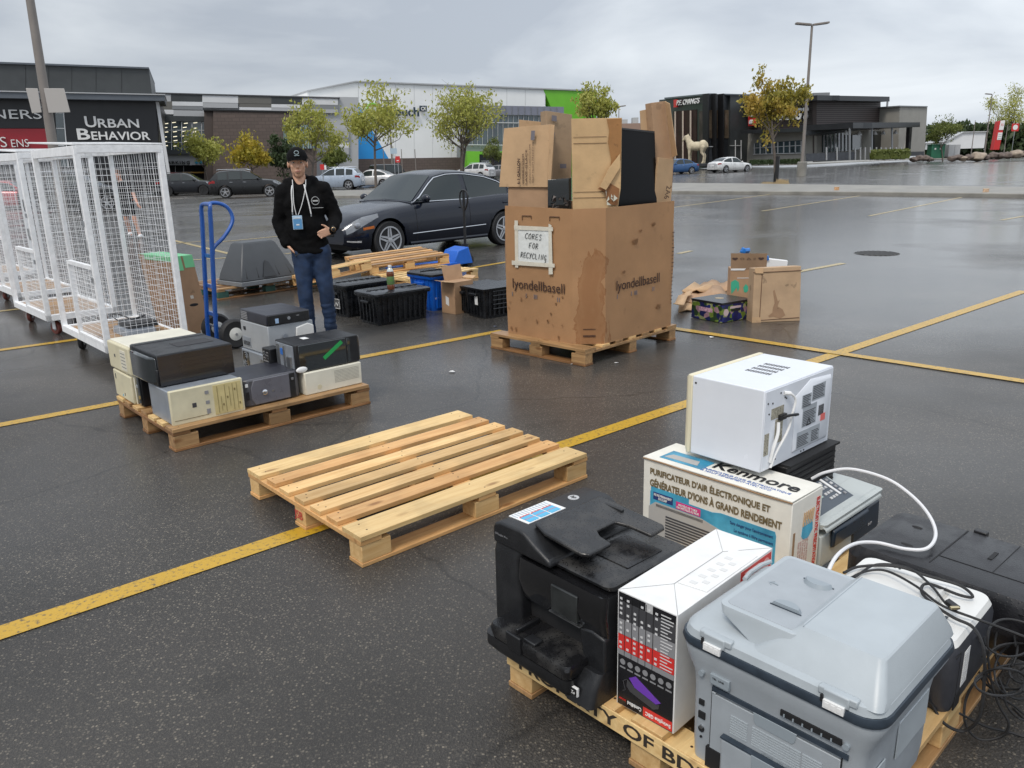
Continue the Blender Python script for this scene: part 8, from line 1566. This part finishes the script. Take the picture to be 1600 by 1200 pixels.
for pts in ([(-.105, -.105, 1.415), (-.115, -.135, 1.36), (-.118, -.148, 1.26), (-.122, -.150, 1.20)], [(-.008, -.105, 1.42), (.0, -.135, 1.37), (.018, -.147, 1.26), (.028, -.150, 1.18)]):
    bm = BM(); tube(bm, spl(pts), .0052, 8); o = obj('drawstring', bm, WC, hd_); e = Vector(pts[-1]); bm = BM(); tube(bm, [e, e - Vector((0, 0, .022))], .0058, 8); obj('cord_end', bm, STL, o)
bm = BM()
for e in (-1, 1): tube(bm, spl([(-.045 + e * .055, -.06, 1.46), (-.05 + e * .05, -.115, 1.39), (-.07 + e * .034, -.148, 1.27), (-.085 + e * .008, -.152, 1.175)]), .0032, 6)
ln = obj('lanyard', bm, WC, t); bm = BM(); box(bm, -.128, -.163, 1.055, -.048, -.156, 1.17); bd = obj('badge', bm, sm('badge_sleeve', (.40, .55, .70), .25), ln, .003); bm = BM(); box(bm, -.122, -.166, 1.062, -.054, -.1632, 1.14); obj('badge_card', bm, sm('badge_card', (.10, .28, .52), .3), bd); bm = BM(); box(bm, -.10, -.168, 1.09, -.075, -.1662, 1.10); box(bm, -.118, -.168, 1.148, -.06, -.1655, 1.153); obj('badge_print', bm, WHT, bd)
EMB = sm('grey_emblem', (.42, .43, .43), .5); bm = BM(); cx_, cz_ = .072, 1.285; tube(bm, [(cx_ + .031 * math.cos(a), -.128 + .1 * .0 + .014 * (math.cos(a) > 0) * math.cos(a) - .006, cz_ + .033 * math.sin(a)) for a in [i * .314 for i in range(20)]], .0028, 5, True); box(bm, cx_ - .022, -.138, cz_ - .006, cx_ + .022, -.128, cz_ + .006); box(bm, cx_ - .03, -.136, cz_ - .060, cx_ + .06, -.122, cz_ - .057); obj('emblem', bm, EMB, hd_)
bm = BM(); wv = Vector(WR) + Vector((.012, -.002, .004)); T_ = Matrix.Translation(wv) @ Vector((-.80, -.30, -.22)).to_track_quat('Z', 'Y').to_matrix().to_4x4(); lathe(bm, [(.0375, -.010), (.0385, 0), (.0375, .010)], 18, T_); wt = obj('watch', bm, BLK, t); bm = BM(); ball(bm, wv + Vector((.004, -.038, .006)), (.021, .008, .021), 14); f = obj('watch_case', bm, sm('bronze', (.35, .25, .15), .3, 1), wt); bm = BM(); ball(bm, wv + Vector((.004, -.0445, .006)), (.016, .003, .016), 14); obj('watch_face', bm, BLK, f)

# second person, seen through the near cage
p = G(214, 372); t = thing('person', 'person in a black shirt and shorts walking beyond the nearest mesh cage', 'person', (p.x, p.y, 0), R(5))
H1 = (-.24, .0, 1.50); SK2 = sm('skin_warm', (.60, .30, .20), .5)
bm = BM(); headmesh(bm, H1); cone(bm, (-.22, .02, 1.42), (-.18, .02, 1.33), .05, .06)
ball(bm, (-.12, 0, 1.18), (.15, .10, .18), 18); ball(bm, (-.06, 0, .92), (.14, .10, .14), 18)
cone(bm, (.03, 0, 1.30), (.10, -.06, 1.02), .05, .04); cone(bm, (.10, -.06, 1.02), (.20, -.20, .83), .04, .028); hand(bm, (.20, -.20, .83), (.5, -.6, -.6), (0, 0, 1), .4)
cone(bm, (-.28, 0, 1.27), (-.34, .08, 1.0), .05, .04); cone(bm, (-.34, .08, 1.0), (-.30, -.02, .78), .04, .028); hand(bm, (-.30, -.02, .78), (.1, -.3, -.9), (0, -1, 0), .4)
for a, b, c_ in (((.0, 0, .84), (.03, -.05, .47), (.08, .0, .08)), ((-.13, 0, .84), (-.20, .03, .48), (-.22, .22, .12))): cone(bm, a, b, .078, .055); cone(bm, b, c_, .056, .036); cone(bm, c_, (c_[0] + .05, c_[1] - .12, c_[2] - .05), .036, .03)
obj('body', voxel(bm, .008, 3), SK2, t, ang=180); facebits(t, H1)
bm = BM(); ball(bm, (-.12, 0, 1.18), (.17, .12, .20), 18); ball(bm, (-.08, 0, .98), (.165, .12, .17), 18); cone(bm, (.02, 0, 1.30), (.075, -.03, 1.12), .065, .062); cone(bm, (-.27, 0, 1.28), (-.32, .05, 1.10), .065, .062); obj('shirt', voxel(bm, .012, 4), BKC, t, ang=180)
bm = BM(); ball(bm, (-.065, 0, .86), (.16, .125, .10), 18); cone(bm, (.0, 0, .84), (.025, -.03, .60), .10, .09); cone(bm, (-.13, 0, .84), (-.18, .02, .60), .10, .09); obj('shorts', voxel(bm, .012, 4), BKC, t, ang=180)
for x_, y_, z_ in ((.11, -.06, .0), (-.20, .16, .04)): bm = BM(); ball(bm, (x_, y_, z_ + .05), (.05, .13, .05), 12); obj('shoe', bm, WHT, t)
bm = BM(); ball(bm, (H1[0], H1[1] + .02, H1[2] + .05), (.082, .10, .085), 16); obj('hair', bm, sm('brown_hair', (.10, .05, .03), .7), t)
# blurred white scooter-like shape is left to the cars behind

# ================================================================== HORSE STATUE
p = D(1088, 259, 103); t = thing('horse_statue', 'large cream coloured horse statue on a dark plinth before the dark restaurant tower', 'statue', p, R(148))
ST = sm('weathered_cream_stone', (.52, .45, .32), .75, nz=(2.2, .22), bump=(5, .5)); Z = .25
bm = BM(); ball(bm, (0.05, 0, 2.10 + Z), (1.05, .58, .56), 24); ball(bm, (.80, 0, 2.18 + Z), (.52, .50, .62), 20); ball(bm, (-.75, 0, 2.18 + Z), (.58, .58, .66), 20)
cone(bm, (.95, 0, 2.45 + Z), (1.35, 0, 3.15 + Z), .42, .27, 18); cone(bm, (.75, 0, 2.55 + Z), (1.18, 0, 3.32 + Z), .22, .16, 14); cone(bm, (1.28, 0, 3.28 + Z), (1.55, 0, 3.22 + Z), .24, .21, 16); cone(bm, (1.55, 0, 3.2 + Z), (1.85, 0, 2.85 + Z), .19, .13, 14)
for s in (-1, 1):
    cone(bm, (1.22, s * .10, 3.45 + Z), (1.20, s * .12, 3.66 + Z), .07, .03, 8)
    cone(bm, (.85, s * .28, 1.95 + Z), (.88, s * .30, 1.05 + Z), .25, .13); cone(bm, (.88, s * .30, 1.05 + Z), (.86, s * .30, .22 + Z), .12, .10); cone(bm, (.86, s * .30, .2 + Z), (.92, s * .30, .08 + Z), .13, .16)
    cone(bm, (-.85, s * .30, 2.0 + Z), (-.72, s * .32, 1.35 + Z), .34, .18); cone(bm, (-.72, s * .32, 1.35 + Z), (-1.02, s * .32, .95 + Z), .17, .12); cone(bm, (-1.02, s * .32, .95 + Z), (-.95, s * .32, .22 + Z), .11, .10); cone(bm, (-.95, s * .32, .2 + Z), (-.88, s * .32, .08 + Z), .13, .16)
cone(bm, (-1.25, 0, 2.4 + Z), (-1.38, 0, 2.0 + Z), .13, .10)
obj('horse', voxel(bm, .06, 2), ST, t, ang=180); bm = BM(); box(bm, -1.5, -.75, -.1, 1.4, .75, Z + .02); obj('plinth', bm, MET, t, .04)
bm = BM(); ball(bm, (1.55, .19, 3.28 + Z), .05, 8); ball(bm, (1.55, -.19, 3.28 + Z), .05, 8); obj('eye', bm, DG, t)

# ------------------------------------------------------------------ loose pieces become parts of their own
def split(o):
    bm = BM(); bm.from_mesh(o.data); bm.faces.ensure_lookup_table(); seen = set(); isl = []
    for f in bm.faces:
        if f in seen: continue
        st = [f]; seen.add(f); g = []
        while st:
            q = st.pop(); g.append(q.index)
            for e in q.edges:
                for k in e.link_faces:
                    if k not in seen: seen.add(k); st.append(k)
        isl.append(g)
    bm.free()
    if not 1 < len(isl) <= 60: return
    me = o.data; done = []
    for g in isl:
        ids = sorted({v for i in g for v in me.polygons[i].vertices}); mp_ = {v: i for i, v in enumerate(ids)}
        m2 = bpy.data.meshes.new(me.name); m2.from_pydata([me.vertices[v].co[:] for v in ids], [], [[mp_[v] for v in me.polygons[i].vertices] for i in g]); m2.materials.append(me.materials[0]); m2.polygons.foreach_set('use_smooth', [True] * len(m2.polygons)); m2.set_sharp_from_angle(angle=R(35)); done.append(m2)
    o.data = done[0]
    for m2 in done[1:]: c = o.copy(); c.data = m2; COL.objects.link(c)
SP = {'door_gap', 'port', 'socket', 'cross_bar', 'ceiling_light', 'button', 'screw', 'indicator', 'plug', 'hanger', 'blue_sign', 'roof_unit', 'roof_vent', 'hand_slot', 'door_frame', 'hanging_lamp', 'bracket', 'post', 'column', 'slot', 'fin', 'hinge_slot'}
for o in list(COL.objects):
    if o.type == 'MESH' and o.parent and not o.children and (o.name.split('.')[0] in SP or (o.name.split('.')[0] == 'eye' and o.parent.name.startswith('horse'))) and len(o.data.polygons) < 2500: split(o)
